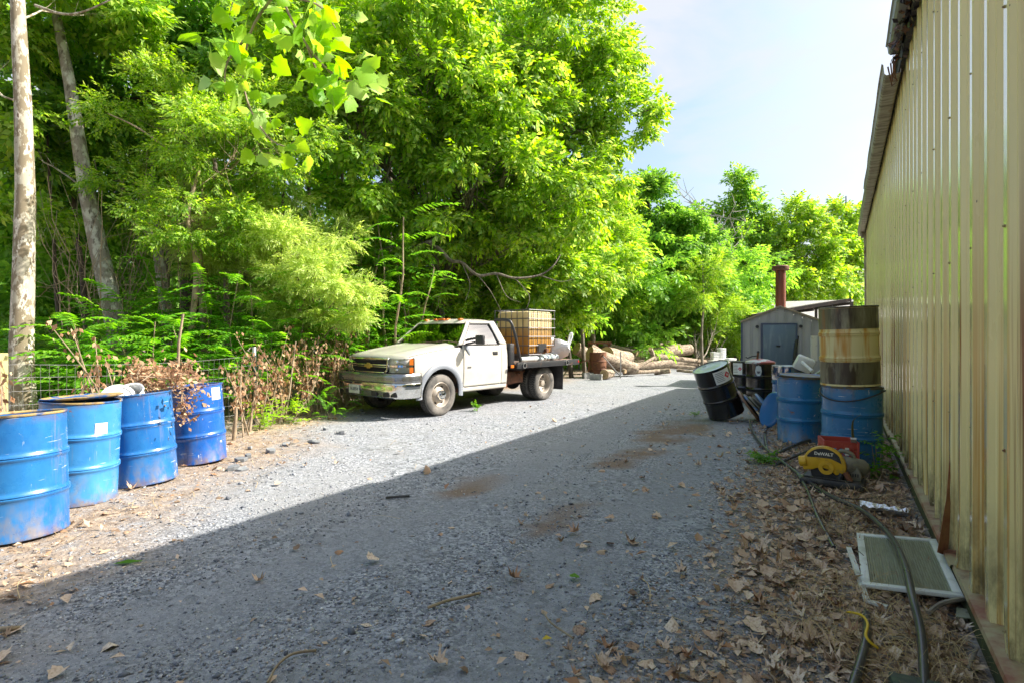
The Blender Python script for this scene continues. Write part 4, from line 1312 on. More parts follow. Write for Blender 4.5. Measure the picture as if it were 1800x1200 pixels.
# slim trunks seen through the wood
trunks = [(470, 13.5, 0.06, BARK_DARK), (600, 14.5, 0.07, BARK_GREY), (680, 16.0, 0.09, BARK_DARK), (735, 15.8, 0.10, BARK_GREY), (765, 17.5, 0.12, BARK_DARK), (845, 18, 0.08, BARK_DARK), (1005, 19, 0.09, BARK_DARK), (1028, 20, 0.08, BARK_GREY),
          (120, 12, 0.05, BARK_DARK), (165, 13.5, 0.09, BARK_DARK), (285, 14, 0.10, BARK_DARK), (405, 15, 0.09, BARK_GREY), (545, 15.5, 0.08, BARK_DARK), (640, 13.2, 0.05, BARK_GREY), (915, 19.5, 0.09, BARK_DARK)]
TORD = ['first', 'second', 'third', 'fourth', 'fifth', 'sixth', 'seventh', 'eighth', 'ninth', 'tenth', 'eleventh', 'twelfth', 'thirteenth', 'fourteenth', 'fifteenth']
for i, (px_, Zq, r_, bk) in enumerate(sorted(trunks, key=lambda q: q[0])):
    b = W((px_ - 900) / FPX * Zq, Zq)
    t = D(px_ + random.uniform(-40, 40), random.uniform(60, 260), Zq + random.uniform(-0.5, 0.5))
    root = empty('slim_tree', b, label=TORD[i] + ' slim trunk from the left in the shade of the wood', cat='tree', group='slim trunks in the wood')
    lp = wander((0, 0, -0.1), t - b, 8, 0.025, 900 + i)
    MB().tube(lp, [r_ * (1 - 0.07 * q) for q in range(9)], 8).build('trunk', bk, root, smooth=60)
    c = t - b
    foliage('crown', [(c.x, c.y, c.z + 0.3, 1.0, 1.0, 0.8)], 8, 160, SPRAY_BROAD, 0.45, GREEN_B, root, 500 + i)

ORD = ['first', 'second', 'third', 'fourth', 'fifth', 'sixth', 'seventh', 'eighth', 'ninth', 'tenth', 'eleventh', 'twelfth', 'thirteenth', 'fourteenth', 'fifteenth', 'sixteenth', 'seventeenth', 'eighteenth', 'nineteenth', 'twentieth', 'twenty-first']
# pinnate saplings (ferny) along the fence and upper shoots
def sapling(name, label, base, h, n, size, seed, group, lean=(0, 0), mat=GREEN_F, stem_r=0.02):
    R = random.Random(seed)
    base = Vector(base)
    root = empty(name, base, label=label, cat='sapling', group=group)
    stems = MB()
    pos, dr = [], []
    k = 1 + n // 22
    for s in range(k):
        e = Vector((lean[0] + R.uniform(-0.5, 0.5) * (0.3 + 0.4 * h * (k > 1)), lean[1] + R.uniform(-0.5, 0.5) * (0.3 + 0.4 * h * (k > 1)), h * R.uniform(0.7, 1.0)))
        p = wander((R.uniform(-.1, .1), R.uniform(-.1, .1), -0.05), e, 7, 0.06, seed * 10 + s)
        stems.tube(p, [stem_r * (1 - 0.09 * q) for q in range(8)], 6)
        for q in range(n // k):
            t = 0.30 + 0.70 * (q + 1) / (n // k)
            i = min(6, int(t * 7)); f = t * 7 - i
            c = p[i].lerp(p[i + 1], min(1, f))
            a = q * 2.4 + R.uniform(-0.4, 0.4)
            pos.append(c); dr.append((math.cos(a), math.sin(a), R.uniform(0.0, 0.6)))
    stems.build('stem', BARK_TWIG, root, smooth=60)
    pos, dr = np.array(pos), np.array(dr)
    m = len(pos)
    which = RNG.integers(0, 4, m)
    ps = [scatter(FROND[q], pos[which == q], dr[which == q], np.tile([0, 0, 1.0], ((which == q).sum(), 1)), RNG.uniform(0.75, 1.2, (which == q).sum()) * size) for q in range(4) if (which == q).any()]
    V, F = cat_vf(ps)
    link('foliage', np_mesh('foliage', V, F, mat), None, root)
    return root


spots = [(110, 9.3, 1.5), (165, 8.6, 1.7), (215, 9.6, 2.2), (262, 8.9, 1.9), (300, 10.0, 2.6), (345, 9.2, 2.1), (385, 10.2, 2.7), (420, 9.4, 2.0), (455, 10.6, 2.6), (490, 10.0, 2.0), (530, 11.2, 2.5), (570, 11.6, 2.3), (605, 12.0, 2.4), (640, 12.6, 2.6), (680, 13.2, 2.7), (720, 13.6, 2.9), (140, 10.8, 2.2), (60, 9.8, 1.6), (330, 11.2, 3.1), (240, 11.4, 2.8), (760, 14.0, 2.6)]
for i, (px_, Zq, h) in enumerate(sorted(spots)):
    sapling('ferny_sapling', ORD[i] + ' ferny sapling from the left in the row behind the wire fence', W((px_ - 900) / FPX * Zq, Zq), h, 40, 0.9, 40 + i, 'ferny saplings behind the fence')
for i, (px_, py_, Zq, n) in enumerate(sorted([(640, 330, 11.6, 34), (690, 300, 12.0, 34), (600, 400, 11.4, 30), (720, 390, 12.4, 30), (560, 470, 12.4, 26)])):
    t = D(px_, py_, Zq)
    sapling('tall_sapling', ORD[i] + ' tall pinnate-leaved sapling from the left near the truck', (t.x, t.y, 0), t.z, n, 0.95, 70 + i, 'tall saplings near the truck', stem_r=0.035)

# undergrowth filling the foot of the wood
ub = []
for q in range(70):
    px_ = random.uniform(-40, 960)
    Zq = max(9.6, 9.8 + (px_ - 100) / 900 * 12.0) + random.uniform(0.3, 2.8)
    c = W((px_ - 900) / FPX * Zq, Zq)
    h = random.uniform(0.5, 1.5)
    ub.append((c.x, c.y, h * 0.6, 0.7, 0.7, h * 0.6))
for q in range(30):
    px_ = random.uniform(1010, 1310)
    Zq = random.uniform(28, 32)
    c = W((px_ - 900) / FPX * Zq, Zq)
    h = random.uniform(0.8, 1.8)
    ub.append((c.x, c.y, h * 0.6, 1.1, 1.1, h * 0.6))
under, _ = foliage('undergrowth', ub, 380, 7000, SPRAY_BROAD + SPRAY_SMALL, 0.36, GREEN_B, None, 78)
tag(under, 'low green undergrowth at the foot of the wood', 'undergrowth', kind='stuff')

# large sycamore leaves of the branch hanging into view at the top
br = empty('hanging_branch', D(470, -150, 4.2), label='sycamore branch with big bright leaves hanging into the top of view', cat='branch')
b0 = D(470, -150, 4.2)
hb = MB()
twigs = [[D(470, -150, 4.2), D(490, -20, 4.1), D(540, 80, 4.0), D(600, 140, 3.95), D(655, 135, 3.9)], [D(490, -20, 4.1), D(440, 60, 4.2), D(430, 160, 4.25), D(470, 240, 4.2), D(520, 265, 4.15)], [D(540, 80, 4.0), D(560, 130, 4.1), D(590, 165, 4.1)], [D(440, 60, 4.2), D(400, 110, 4.3), D(395, 170, 4.35)], [D(490, -20, 4.1), D(420, -10, 4.2), D(400, 40, 4.25)], [D(490, -10, 4.1), D(560, 10, 4.0), D(590, 50, 3.95)]]
lp, ld, ls = [], [], []
R = random.Random(4)
for tw in twigs:
    cp = curve_pts([p - b0 for p in tw], 5)
    hb.tube(cp, [0.012 - 0.008 * i / (len(cp) - 1) for i in range(len(cp))], 5)
    for i in range(3, len(cp)):
        for q in range(3 if i % 2 else 2):
            lp.append(cp[i] + Vector((R.gauss(0, .10), R.gauss(0, .10), R.gauss(0, .09))))
            d = W(R.uniform(-1, 1), R.uniform(-0.6, 0.6), R.uniform(-0.9, 0.35)); ld.append(d.normalized())
            ls.append(R.uniform(0.08, 0.17))
hb.build('twig', BARK_TWIG, br, smooth=60)
for i in range(len(lp)):
    if i < 4:
        V, F = LOBED; V = V.copy(); V[:, 2] += (0.5 - 0.45 * i) * np.abs(V[:, 1]) ** 1.4 - (0.15 + 0.14 * i) * V[:, 0] ** 2 + 0.05 * np.sin(V[:, 0] * 7 + i) * np.abs(V[:, 1])
        st2 = np.array([(-0.55, 0.0, 0.12), (-0.55, 0.02, 0.12), (0.0, 0.0, 0.0), (0.38, 0.006, 0.055)]); F = np.concatenate([F, np.array([(0, 1, 2), (1, 3, 2)]) + len(V)]); V = np.concatenate([V, st2])
        me = np_mesh('leaf', V, F, GREEN_H); LEAFS_BIG = globals().setdefault('LEAFS_BIG', []); LEAFS_BIG.append(me)
    o = link('leaf', LEAFS_BIG[i % 4], None, br)
    nn = Vector((R.uniform(-1, 1), R.uniform(-1, .4), R.uniform(-0.1, 1.0)))
    B = basis(np.array([ld[i]]), np.array([nn]))[0]
    o.matrix_local = Matrix.Translation(lp[i]) @ Matrix(B.tolist()).to_4x4() @ Matrix.Scale(ls[i], 4)

# tangle of bare vines and dead twigs through the undergrowth
mb = MB()
R = random.Random(88)
for q in range(170):
    px_ = R.uniform(120, 730)
    Zq = 9.4 + (px_ - 120) / 610 * 4.0 + R.uniform(-0.5, 1.2)
    a = D(px_, R.uniform(470, 640), Zq); a.z = max(0.05, a.z)
    e = D(px_ + R.uniform(-90, 90), R.uniform(230, 560), Zq + R.uniform(-0.5, 0.5))
    r_ = R.uniform(0.003, 0.011)
    pth = wander(a, e, 7, 0.14, q)
    mb.tube(pth, [r_ * (1 - 0.09 * i) for i in range(8)], 4, caps=False)
    for t in range(3):
        s_ = pth[2 + t]
        mb.tube(wander(s_, s_ + Vector((R.gauss(0, .3), R.gauss(0, .3), R.gauss(.05, .25))), 3, 0.15, q * 5 + t), [r_ * 0.5, r_ * 0.4, r_ * 0.3, r_ * 0.2], 3, caps=False)
o = mb.build('vine_tangle', BARK_TWIG, None, smooth=0); tag(o, 'tangle of thin bare vines and dead twigs through the undergrowth', 'vines', kind='stuff')


# ------------------------------------------------------------------ wire fence with posts
fence_line = [W(-6.9, 4.3), W(-5.75, 6.3), W(-4.25, 9.0), W(-4.30, 11.4), W(-3.2, 13.2), W(-1.5, 15.0)]
fence = empty('wire_fence', fence_line[1], label='sagging welded wire fence at the edge of the wood', cat='fence')
f0 = fence_line[1]
FH = 1.12
R = random.Random(9)
for s in range(len(fence_line) - 1):
    a, b = fence_line[s] - f0, fence_line[s + 1] - f0
    L = (b - a).length
    mb = MB()
    nv = int(L / 0.085)

    def pt(t, z):
        p = a.lerp(b, t)
        sag = 0.05 * math.sin(math.pi * t) * z
        w = mnoise.noise((t * L * 0.9 + s * 7, z * 1.3, 0)) * 0.06
        nrm = Vector((b - a)).cross(Vector((0, 0, 1))).normalized()
        return Vector((p.x, p.y, z - sag)) + nrm * w
    for i in range(nv + 1):
        t = i / nv
        mb.tube([pt(t, z) for z in (0.02, 0.4, 0.8, FH)], 0.0026, 4, caps=False)
    for z in (0.03, 0.19, 0.35, 0.50, 0.65, 0.81, 0.97, FH):
        k = max(4, int(L / 0.3))
        mb.tube([pt(i / k, z) for i in range(k + 1)], 0.003, 4, caps=False)
    mb.build('wire_mesh', MAT['galv'], fence, smooth=0)
for (x, y) in ((fence_line[2].x, fence_line[2].y), (fence_line[3].x, fence_line[3].y), (fence_line[4].x, fence_line[4].y)):
    c = Vector((x, y, 0)) - f0
    mb = MB()
    mb.box((c.x, c.y, 0.62), (0.045, 0.008, 1.28)); mb.box((c.x, c.y + 0.02, 0.62), (0.008, 0.036, 1.28))
    for q in range(14): mb.box((c.x, c.y - 0.009, 0.12 + q * 0.085), (0.02, 0.01, 0.025))
    t = mb.build('steel_post', PM('dark_green_post_paint', (0.02, 0.05, 0.045), 0.5, layers=[(RUST, 6, 0.55, 0.7)]) if 'tpost' not in MAT else MAT['tpost'], fence, smooth=0)
    MAT['tpost'] = t.data.materials[0]
    MB().box((c.x, c.y, 1.20), (0.05, 0.03, 0.13)).build('white_tip', MAT['white_plastic'], t, smooth=0)
wp = empty('fence_post', W(-5.85, 6.2), 0.4, label='square weathered wooden fence post at the left edge', cat='post')
MB().box((0, 0, 0.62), (0.14, 0.14, 1.27)).build('shaft', MAT['post'], wp, bevel=0.006)
wp2 = MB(); wp2.prism([(-0.09, 0.02), (0.0, 0.06), (0.10, 0.16), (0.11, 0.30), (0.02, 0.5), (-0.03, 0.62), (-0.06, 0.5), (-0.08, 0.3)], -0.12, -0.09)
wp2.build('board_scrap', MAT['wood_old'], wp, smooth=0)


# ------------------------------------------------------------------ steel drums
def drum_profile(R_, H_, open_top=False):
    p = [(0.0, 0.012), (R_ - 0.012, 0.012), (R_ - 0.004, 0.0), (R_ + 0.004, 0.002), (R_ + 0.005, 0.014), (R_, 0.022)]
    for z in (H_ * 0.345, H_ * 0.655):
        p += [(R_, z - 0.05), (R_, z - 0.030), (R_ + 0.004, z - 0.024), (R_ + 0.011, z - 0.012), (R_ + 0.0115, z - 0.006), (R_ + 0.003, z), (R_ + 0.0115, z + 0.006), (R_ + 0.011, z + 0.012), (R_ + 0.004, z + 0.024), (R_, z + 0.030), (R_, z + 0.05)]
    p += [(R_, H_ - 0.03), (R_ - 0.001, H_ - 0.014)]
    if open_top:
        p += [(R_ - 0.006, H_ - 0.014), (R_ - 0.007, H_ * 0.655), (R_ - 0.007, H_ * 0.655 - 0.1)]
    else:
        p += [(R_ - 0.01, H_ - 0.016), (0.0, H_ - 0.02)]
    return p


def patch(R_, a0, a1, z0, z1, k=8, n2=1):
    mb = MB()
    mb.grid(lambda u, v: (R_ * math.cos(a0 + (a1 - a0) * u), R_ * math.sin(a0 + (a1 - a0) * u), z0 + (z1 - z0) * v), k, n2)
    return mb


def drum(name, label, loc, tilt=(0, 0), spin=0.0, body='blue', rim='rim_rust', lid=None, open_top=False, R_=0.29, H_=0.88, dents=(), lab=None, group=None, fill=None, seed=0):
    """lab: (angle, width angle, z0, z1, hazard) ; angles in the drum's own turn"""
    root = empty(name, loc, rot=(Matrix.Rotation(tilt[0], 3, 'X') @ Matrix.Rotation(tilt[1], 3, 'Y') @ Matrix.Rotation(spin, 3, 'Z')).to_euler(), label=label, cat='drum', group=group)
    def warp(p):
        q = p.copy()
        a = math.atan2(p.y, p.x)
        for (da, dz, sa, sz, dep) in dents:
            w = math.exp(-((((a - da + math.pi) % (2 * math.pi)) - math.pi) / sa) ** 2 - ((p.z - dz) / sz) ** 2)
            q.x *= 1 - dep * w; q.y *= 1 - dep * w
        k = 1 + 0.006 * mnoise.noise((math.cos(a) * 1.5 + seed, math.sin(a) * 1.5, p.z * 2.5))
        q.x *= k; q.y *= k
        return q
    b = MB().lathe(drum_profile(R_, H_, open_top), 48, warp=warp).build('body', MAT[body], root, smooth=50)
    MB().lathe([(R_ - 0.008, H_ - 0.012), (R_ + 0.004, H_ - 0.014), (R_ + 0.009, H_ - 0.006), (R_ + 0.007, H_ + 0.003), (R_ - 0.002, H_ + 0.004), (R_ - 0.009, H_ - 0.003), (R_ - 0.008, H_ - 0.012)], 48, warp=warp).build('rim', MAT[rim], root, smooth=60)
    if lid:
        MB().lathe([(0, H_ - 0.008), (R_ * 0.55, H_ - 0.007), (R_ * 0.6, H_ - 0.003), (R_ * 0.66, H_ - 0.008), (R_ - 0.012, H_ - 0.009)], 40).build('lid', MAT[lid], root, smooth=60)
    if fill is not None:
        mb = MB()
        mb.grid(lambda u, v: ((R_ - 0.012) * v * math.cos(2 * math.pi * u), (R_ - 0.012) * v * math.sin(2 * math.pi * u), H_ - fill + 0.03 * mnoise.noise((v * 3 * math.cos(6.283 * u) + seed, v * 3 * math.sin(6.283 * u), 1))), 28, 6)
        mb.build('contents', MAT['debris'], root, smooth=60, weld=True)
    for (a, wa, z0, z1, hz) in (lab or []):
        lb = patch(R_ + 0.004, a - wa, a + wa, z0, z1).build('label', MAT['label'], root, smooth=60)
        pr = MB()
        hgt = z1 - z0
        for q in range(6):
            f = 0.82 - q * 0.13
            e = wa * (0.1 if hz else 0.85) * (1 if q % 2 else 0.8)
            pr.grid(lambda u, v, f=f, e=e: ((R_ + 0.0055) * math.cos(a - wa * 0.85 + (e + wa * 0.85) * u), (R_ + 0.0055) * math.sin(a - wa * 0.85 + (e + wa * 0.85) * u), z0 + hgt * (f + 0.035 * v)), 6, 1)
        pr.build('print', MAT['print'], lb, smooth=60)
        if hz:
            ca = a + wa * 0.55
            hs = min(hgt * 0.40, wa * R_ * 0.40)
            dm = MB()
            pts = [(0, -hs), (hs, 0), (0, hs), (-hs, 0)]
            dm.add([((R_ + 0.006) * math.cos(ca), (R_ + 0.006) * math.sin(ca), (z0 + z1) / 2)] + [((R_ + 0.006) * math.cos(ca + p / R_), (R_ + 0.006) * math.sin(ca + p / R_), (z0 + z1) / 2 + q) for p, q in pts],
                   [(0, 1, 2), (0, 2, 3), (0, 3, 4), (0, 4, 1)])
            dm.build('hazard_diamond', MAT['print_red'], lb, smooth=60)
            fl = MB()
            fl.add([((R_ + 0.0072) * math.cos(ca + p * hs / R_), (R_ + 0.0072) * math.sin(ca + p * hs / R_), (z0 + z1) / 2 + q * hs) for p, q in ((-.2, -.3), (.2, -.3), (.28, 0), (.05, .5), (-.05, .1), (-.25, .2))], [(0, 1, 2, 3, 4, 5)])
            fl.build('flame_symbol', MAT['label'], lb, smooth=0)
    return root


def face_cam(px_):
    """local angle (world turn) of the direction from a thing at column px_ towards the photographer"""
    d = -W((px_ - 900) / FPX, 1.0)
    return math.atan2(d.y, d.x)


def at_px(px_, Z): return W((px_ - 900) / FPX * Z, Z)


def tilt_cam(right, away):
    """tilt that leans the top to the photographer's right / away, by small angles"""
    v = W(math.tan(right), math.tan(away))
    return (-math.atan(v.y), math.atan(v.x))


GB = 'blue drums in the row on the left'
f1 = face_cam(45)
drum('steel_drum', 'scuffed open blue drum filled with debris, cut by the left edge of view', at_px(34, 4.02), tilt_cam(-0.05, 0.03), 0, 'blue', 'rim_tan', None, True, fill=0.03, seed=1, group=GB,
     dents=[(f1 + 0.9, 0.13, 0.10, 0.03, 0.05), (f1 + 0.5, 0.45, 0.2, 0.08, 0.025), (f1 + 0.2, 0.75, 0.3, 0.06, 0.015)])
drum('steel_drum', 'blue drum with a white label and a lid askew, second from the left', at_px(136, 4.86), tilt_cam(0.03, 0.02), 0.9, 'blue_pale', 'rim_tan', None, True, R_=0.292, fill=0.06, seed=2, group=GB, lab=[(face_cam(136) + 0.50 - 0.9, 0.17, 0.58, 0.70, False)])
drum('steel_drum', 'blue drum holding brown brush and a white lid, third from the left', at_px(254, 5.48), tilt_cam(-0.075, 0.0), 0, 'blue', 'blue', None, True, fill=0.05, seed=3, group=GB,
     dents=[(face_cam(254) - 0.9, 0.2, 0.3, 0.16, 0.13), (face_cam(254) + 0.1, 0.03, 0.3, 0.05, 0.06), (face_cam(254) + 0.5, 0.62, 0.25, 0.1, 0.03)])
drum('steel_drum', 'blue drum with a square white label, farthest right of the left row', at_px(350, 6.38), tilt_cam(-0.07, 0.0), 0, 'blue_royal', 'blue_royal', None, True, fill=0.06, seed=4, group=GB, lab=[(face_cam(350) + 0.85, 0.22, 0.70, 0.84, False)],
     dents=[(face_cam(350) - 0.5, 0.12, 0.25, 0.12, 0.12)])
# lid lying askew on the second drum
lid = MB(); lid.lathe([(0, 0.004), (0.2, 0.006), (0.27, 0.0), (0.295, 0.008), (0.30, 0.02), (0.29, 0.022), (0.27, 0.010), (0, 0.014)], 40)
o = lid.build('loose_lid', MAT['rim_tan'], None, smooth=50)
o.location = at_px(146, 4.9) + Vector((0, 0, 0.895)); o.rotation_euler = (0.02, -0.04, 0)
tag(o, 'flat tan steel lid lying askew on the second blue drum', 'lid', 'loose drum lids')
# white bucket lid and bucket in the third drum
o = empty('bucket_lid', D(207, 699, 5.35), rot=(Matrix.Rotation(face_cam(207) , 3, 'Z') @ Matrix.Rotation(1.0, 3, 'Y')).to_euler(), label='round white plastic bucket lid propped up on the third blue drum', cat='lid')
MB().lathe([(0, 0.0), (0.115, 0.0), (0.12, 0.012), (0.14, 0.012), (0.15, 0.004), (0.155, -0.012), (0.148, -0.012), (0.14, 0.0)], 32).build('disc', MAT['white_plastic'], o, smooth=40)
MB().lathe([(0.06, 0.002), (0.065, 0.008), (0.085, 0.008), (0.09, 0.002)], 32).build('ridge', MAT['white_plastic'], o, smooth=40)
o = empty('white_bucket', at_px(234, 5.46) + Vector((0, 0, 0.765)), rot=(0.5, 0.3, 0), label='white plastic bucket lying in the top of the third blue drum', cat='bucket')
MB().lathe([(0, 0), (0.12, 0), (0.14, 0.14), (0.15, 0.145), (0.15, 0.16), (0.135, 0.155), (0.115, 0.02), (0, 0.02)], 28).build('pail', MAT['white_plastic'], o, smooth=40)


# dead brush
def brush(name, label, base, stems, leaf_n, leaf_s, seed, mat=BROWN_L, cat='brush', group=None, stem_r=0.008, hang=True, stem_mat=BARK_TWIG):
    """stems: list of point paths (world); brown leaves hang on their upper lengths"""
    base = Vector(base)
    R = random.Random(seed)
    root = empty(name, base, label=label, cat=cat, group=group)
    mb = MB()
    lp, ld = [], []
    for pth in stems:
        cp = curve_pts([Vector(p) - base for p in pth], 4)
        mb.tube(cp, [stem_r * (1 - 0.7 * i / (len(cp) - 1)) for i in range(len(cp))], 5)
        for q in range(leaf_n):
            i = R.randint(int(len(cp) * 0.35), len(cp) - 1)
            lp.append(cp[i] + Vector((R.gauss(0, .05), R.gauss(0, .05), R.gauss(0, .05))))
            ld.append((R.gauss(0, .5), R.gauss(0, .5), -1.0 if hang else R.gauss(0, .5)))
    mb.build('stem', stem_mat, root, smooth=60)
    k = len(lp)
    V, F = scatter(LEAF_T, np.array(lp), np.array(ld), rand_unit(k), RNG.uniform(0.6, 1.3, k) * leaf_s)
    link('dead_leaf_mass', np_mesh('dead_leaf_mass', V, F, mat), None, root)['kind'] = 'stuff'
    return root


def dead_shrub(px_, Z, h, n, seed, label, leaf_n=26, spread=0.5, leaf_s=0.075, group='dead brown shrubs along the fence'):
    R = random.Random(seed)
    b = at_px(px_, Z)
    stems = []
    for q in range(n):
        s = b + W(R.uniform(-.35, .35) * spread, R.uniform(-.25, .25))
        e = b + W(R.uniform(-1, 1) * spread, R.uniform(-.4, .4), h * R.uniform(0.6, 1.1))
        m = s.lerp(e, 0.5) + W(R.uniform(-.12, .12), R.uniform(-.1, .1), 0.05)
        stems.append([s, m, e])
    return brush('dead_shrub', label, b, stems, leaf_n, leaf_s, seed, group=group, stem_r=0.013)


L_DS = 'dead brown-leaved shrub with bare pale stems along the wire fence'
for i, (px_, Z, h, n) in enumerate([(412, 7.9, 1.05, 4), (445, 8.5, 1.2, 5), (478, 9.0, 1.35, 6), (505, 9.4, 1.5, 6), (530, 9.9, 1.5, 7), (556, 10.3, 1.55, 7), (582, 10.7, 1.5, 7), (605, 11.3, 1.5, 7), (625, 11.8, 1.5, 6)]):
    dead_shrub(px_, Z, h, n, 600 + i, ORD[i] + ' dead brown-leaved shrub from the left along the wire fence', leaf_n=40, spread=0.55, leaf_s=0.07)
dead_shrub(70, 5.5, 1.15, 9, 640, 'dead brown shrub beside the wooden post, behind the first two drums', leaf_n=24, spread=0.7, group=None)
dead_shrub(205, 6.6, 1.45, 6, 641, 'tall dead brown stems behind the white bucket lid', leaf_n=22, spread=0.5, group=None)
# heap of brown cut brush on the third and fourth drums
R = random.Random(33)
st_ = []
for q in range(40):
    a = D(R.uniform(225, 330), R.uniform(655, 705), R.uniform(5.5, 6.3))
    e = D(R.uniform(215, 370), R.uniform(635, 712), R.uniform(5.4, 6.5))
    st_.append([a, a.lerp(e, 0.5) + Vector((0, 0, 0.06)), e])
for q in range(5):
    st_.append([D(320, 690, 5.95), D(322 + R.uniform(-8, 10), 712, 5.85), D(R.uniform(312, 340), R.uniform(722, 748), 5.85)])
brush('brush_heap', 'heap of brown dead cut branches piled over the third and fourth drums', at_px(280, 5.9), st_, 26, 0.055, 33, cat='brush', hang=False, stem_r=0.006)
# broken pale saplings poking up
for i, (a, b, r_) in enumerate([((308, 640, 6.9), (322, 552, 6.9), 0.024), ((410, 755, 7.6), (415, 715, 7.6), 0.032), ((438, 740, 8.2), (452, 670, 8.3), 0.02), ((500, 700, 9.2), (520, 600, 9.4), 0.018), ((545, 690, 10), (560, 590, 10.2), 0.016)]):
    p = MB(); A_, B_ = D(*a), D(*b)
    A_ = Vector((A_.x, A_.y, 0.0))
    o = empty('dead_stake', A_, label=ORD[i] + ' bare broken stem from the left standing by the fence', cat='stem', group='bare stems by the fence')
    p.tube(wander((0, 0, -0.05), B_ - A_, 5, 0.04, i), [r_ * (1 - 0.08 * q) for q in range(6)], 7).build('shaft', BARK_TWIG, o, smooth=60)


def weed(px_, Z, n, size, label, seed, h=0.16, mat=GREEN_W, fr=None):
    R = random.Random(seed)
    b = at_px(px_, Z)
    root = empty('weed', b, label=label, cat='weed')
    pos = np.array([(R.gauss(0, .09) * size * 4, R.gauss(0, .09) * size * 4, R.uniform(0.02, h)) for _ in range(n)])
    dr = np.array([(R.gauss(0, 1), R.gauss(0, 1), R.uniform(0.0, 0.8)) for _ in range(n)])
    V, F = scatter(fr or SPRAY_BROAD[0], pos, dr, np.tile([0, 0, 1.0], (n, 1)), np.array([R.uniform(0.7, 1.2) * size for _ in range(n)]))
    link('foliage', np_mesh('foliage', V, F, mat), None, root)
    mb = MB()
    for q in range(0, n, 3): mb.tube([(pos[q][0] * 0.3, pos[q][1] * 0.3, -0.02), tuple(pos[q])], 0.003, 4)
    mb.build('stem', BARK_TWIG, root)
    return root


weed(468, 8.5, 22, 0.24, 'yellow-green weed at the foot of the nearer steel fence post', 1, h=0.45, mat=GREEN_S)
weed(515, 9.1, 18, 0.22, 'yellow-green weed among dead shrubs near the truck', 2, h=0.35, mat=GREEN_S)
weed(572, 9.7, 16, 0.42, 'ferny green weed in front of the truck bumper', 3, h=0.45, fr=FROND[1], mat=GREEN_F)
weed(586, 9.4, 10, 0.3, 'low ferny green weed near the truck bumper', 8, h=0.2, fr=FROND[0], mat=GREEN_F)
weed(1340, 6.25, 26, 0.13, 'bright green weed beside the black pipes', 4, h=0.10)
weed(1545, 5.6, 24, 0.15, 'green weed climbing between the saw and the cream wall', 5, h=0.42)
weed(840, 10.6, 14, 0.12, 'small green weed behind the front wheel of the truck', 6, h=0.1)
weed(1222, 9.9, 8, 0.1, 'tiny weed left of the tilted black drum', 7, h=0.06)

# ------------------------------------------------------------------ drums on the right
drum('steel_drum', 'stained blue drum with a rusty lid, left of the stacked pair', at_px(1407, 7.55), (0, 0), 0, 'blue_dark', 'rim_rust', 'rust', seed=6, dents=[(face_cam(1407) + 0.25, 0.42, 0.22, 0.035, 0.03)])
drum('steel_drum', 'blue drum with a loose ring under the cream drum', at_px(1497, 6.25), (0, 0), 0, 'blue_dark', 'rim_rust', 'rust', R_=0.30, seed=7, dents=[(face_cam(1497) - 0.5, 0.5, 0.25, 0.10, 0.03)])
# loose closing ring hanging on that drum
R_ = 0.318
ring = []
a0 = face_cam(1497)
for i in range(49):
    t = 2 * math.pi * i / 48
    dz = 0.845 - 0.115 * max(0.0, math.cos(t + 0.35)) ** 1.5
    rr = R_ + 0.015 * max(0.0, math.cos(t))
    ring.append(at_px(1497, 6.25) + Vector((rr * math.cos(a0 + t), rr * math.sin(a0 + t), dz)))
o = MB().tube(ring, 0.008, 6, caps=False).build('closing_ring', MAT['black_metal'], None)
tag(o, 'thin loose steel ring sagging around the blue drum under the cream drum', 'ring')
# the cream drum on top, built in three bands of paint
cd = drum('steel_drum', 'rust-stained cream and brown drum standing on the blue drum', at_px(1494, 6.25) + Vector((0, 0, 0.895)), tilt_cam(-0.03, 0.0), 0.4, 'cream_drum', 'drum_grime', None, True, R_=0.292, fill=0.03, seed=8)
for (z0, z1) in ((0.004, 0.268), (0.612, 0.862)):
    patch(0.2945, 0, 2 * math.pi, z0 + 0.02, z1, 48, 6).build('grimy_band', MAT['drum_grime'], cd, smooth=60)
weed(1480, 6.2, 8, 0.07, 'tiny green weed sprouting on top of the lower blue drum', 9, h=0.05).location.z = 0.9
o = bpy.data.objects['weed.007'] if 'weed.007' in bpy.data.objects else None
# rusty lid on the left one
o = MB().lathe([(0, 0.01), (0.25, 0.012), (0.285, 0.0), (0.30, 0.004), (0.305, 0.022), (0.295, 0.026), (0.27, 0.018), (0, 0.022)], 40).build('loose_lid', MAT['rim_rust'], None, smooth=50)
o.location = at_px(1409, 7.6) + Vector((0.02, 0, 0.885)); o.rotation_euler = (0.02, 0.03, 0)
tag(o, 'rusty brown lid lying on the stained blue drum', 'lid', 'loose drum lids')
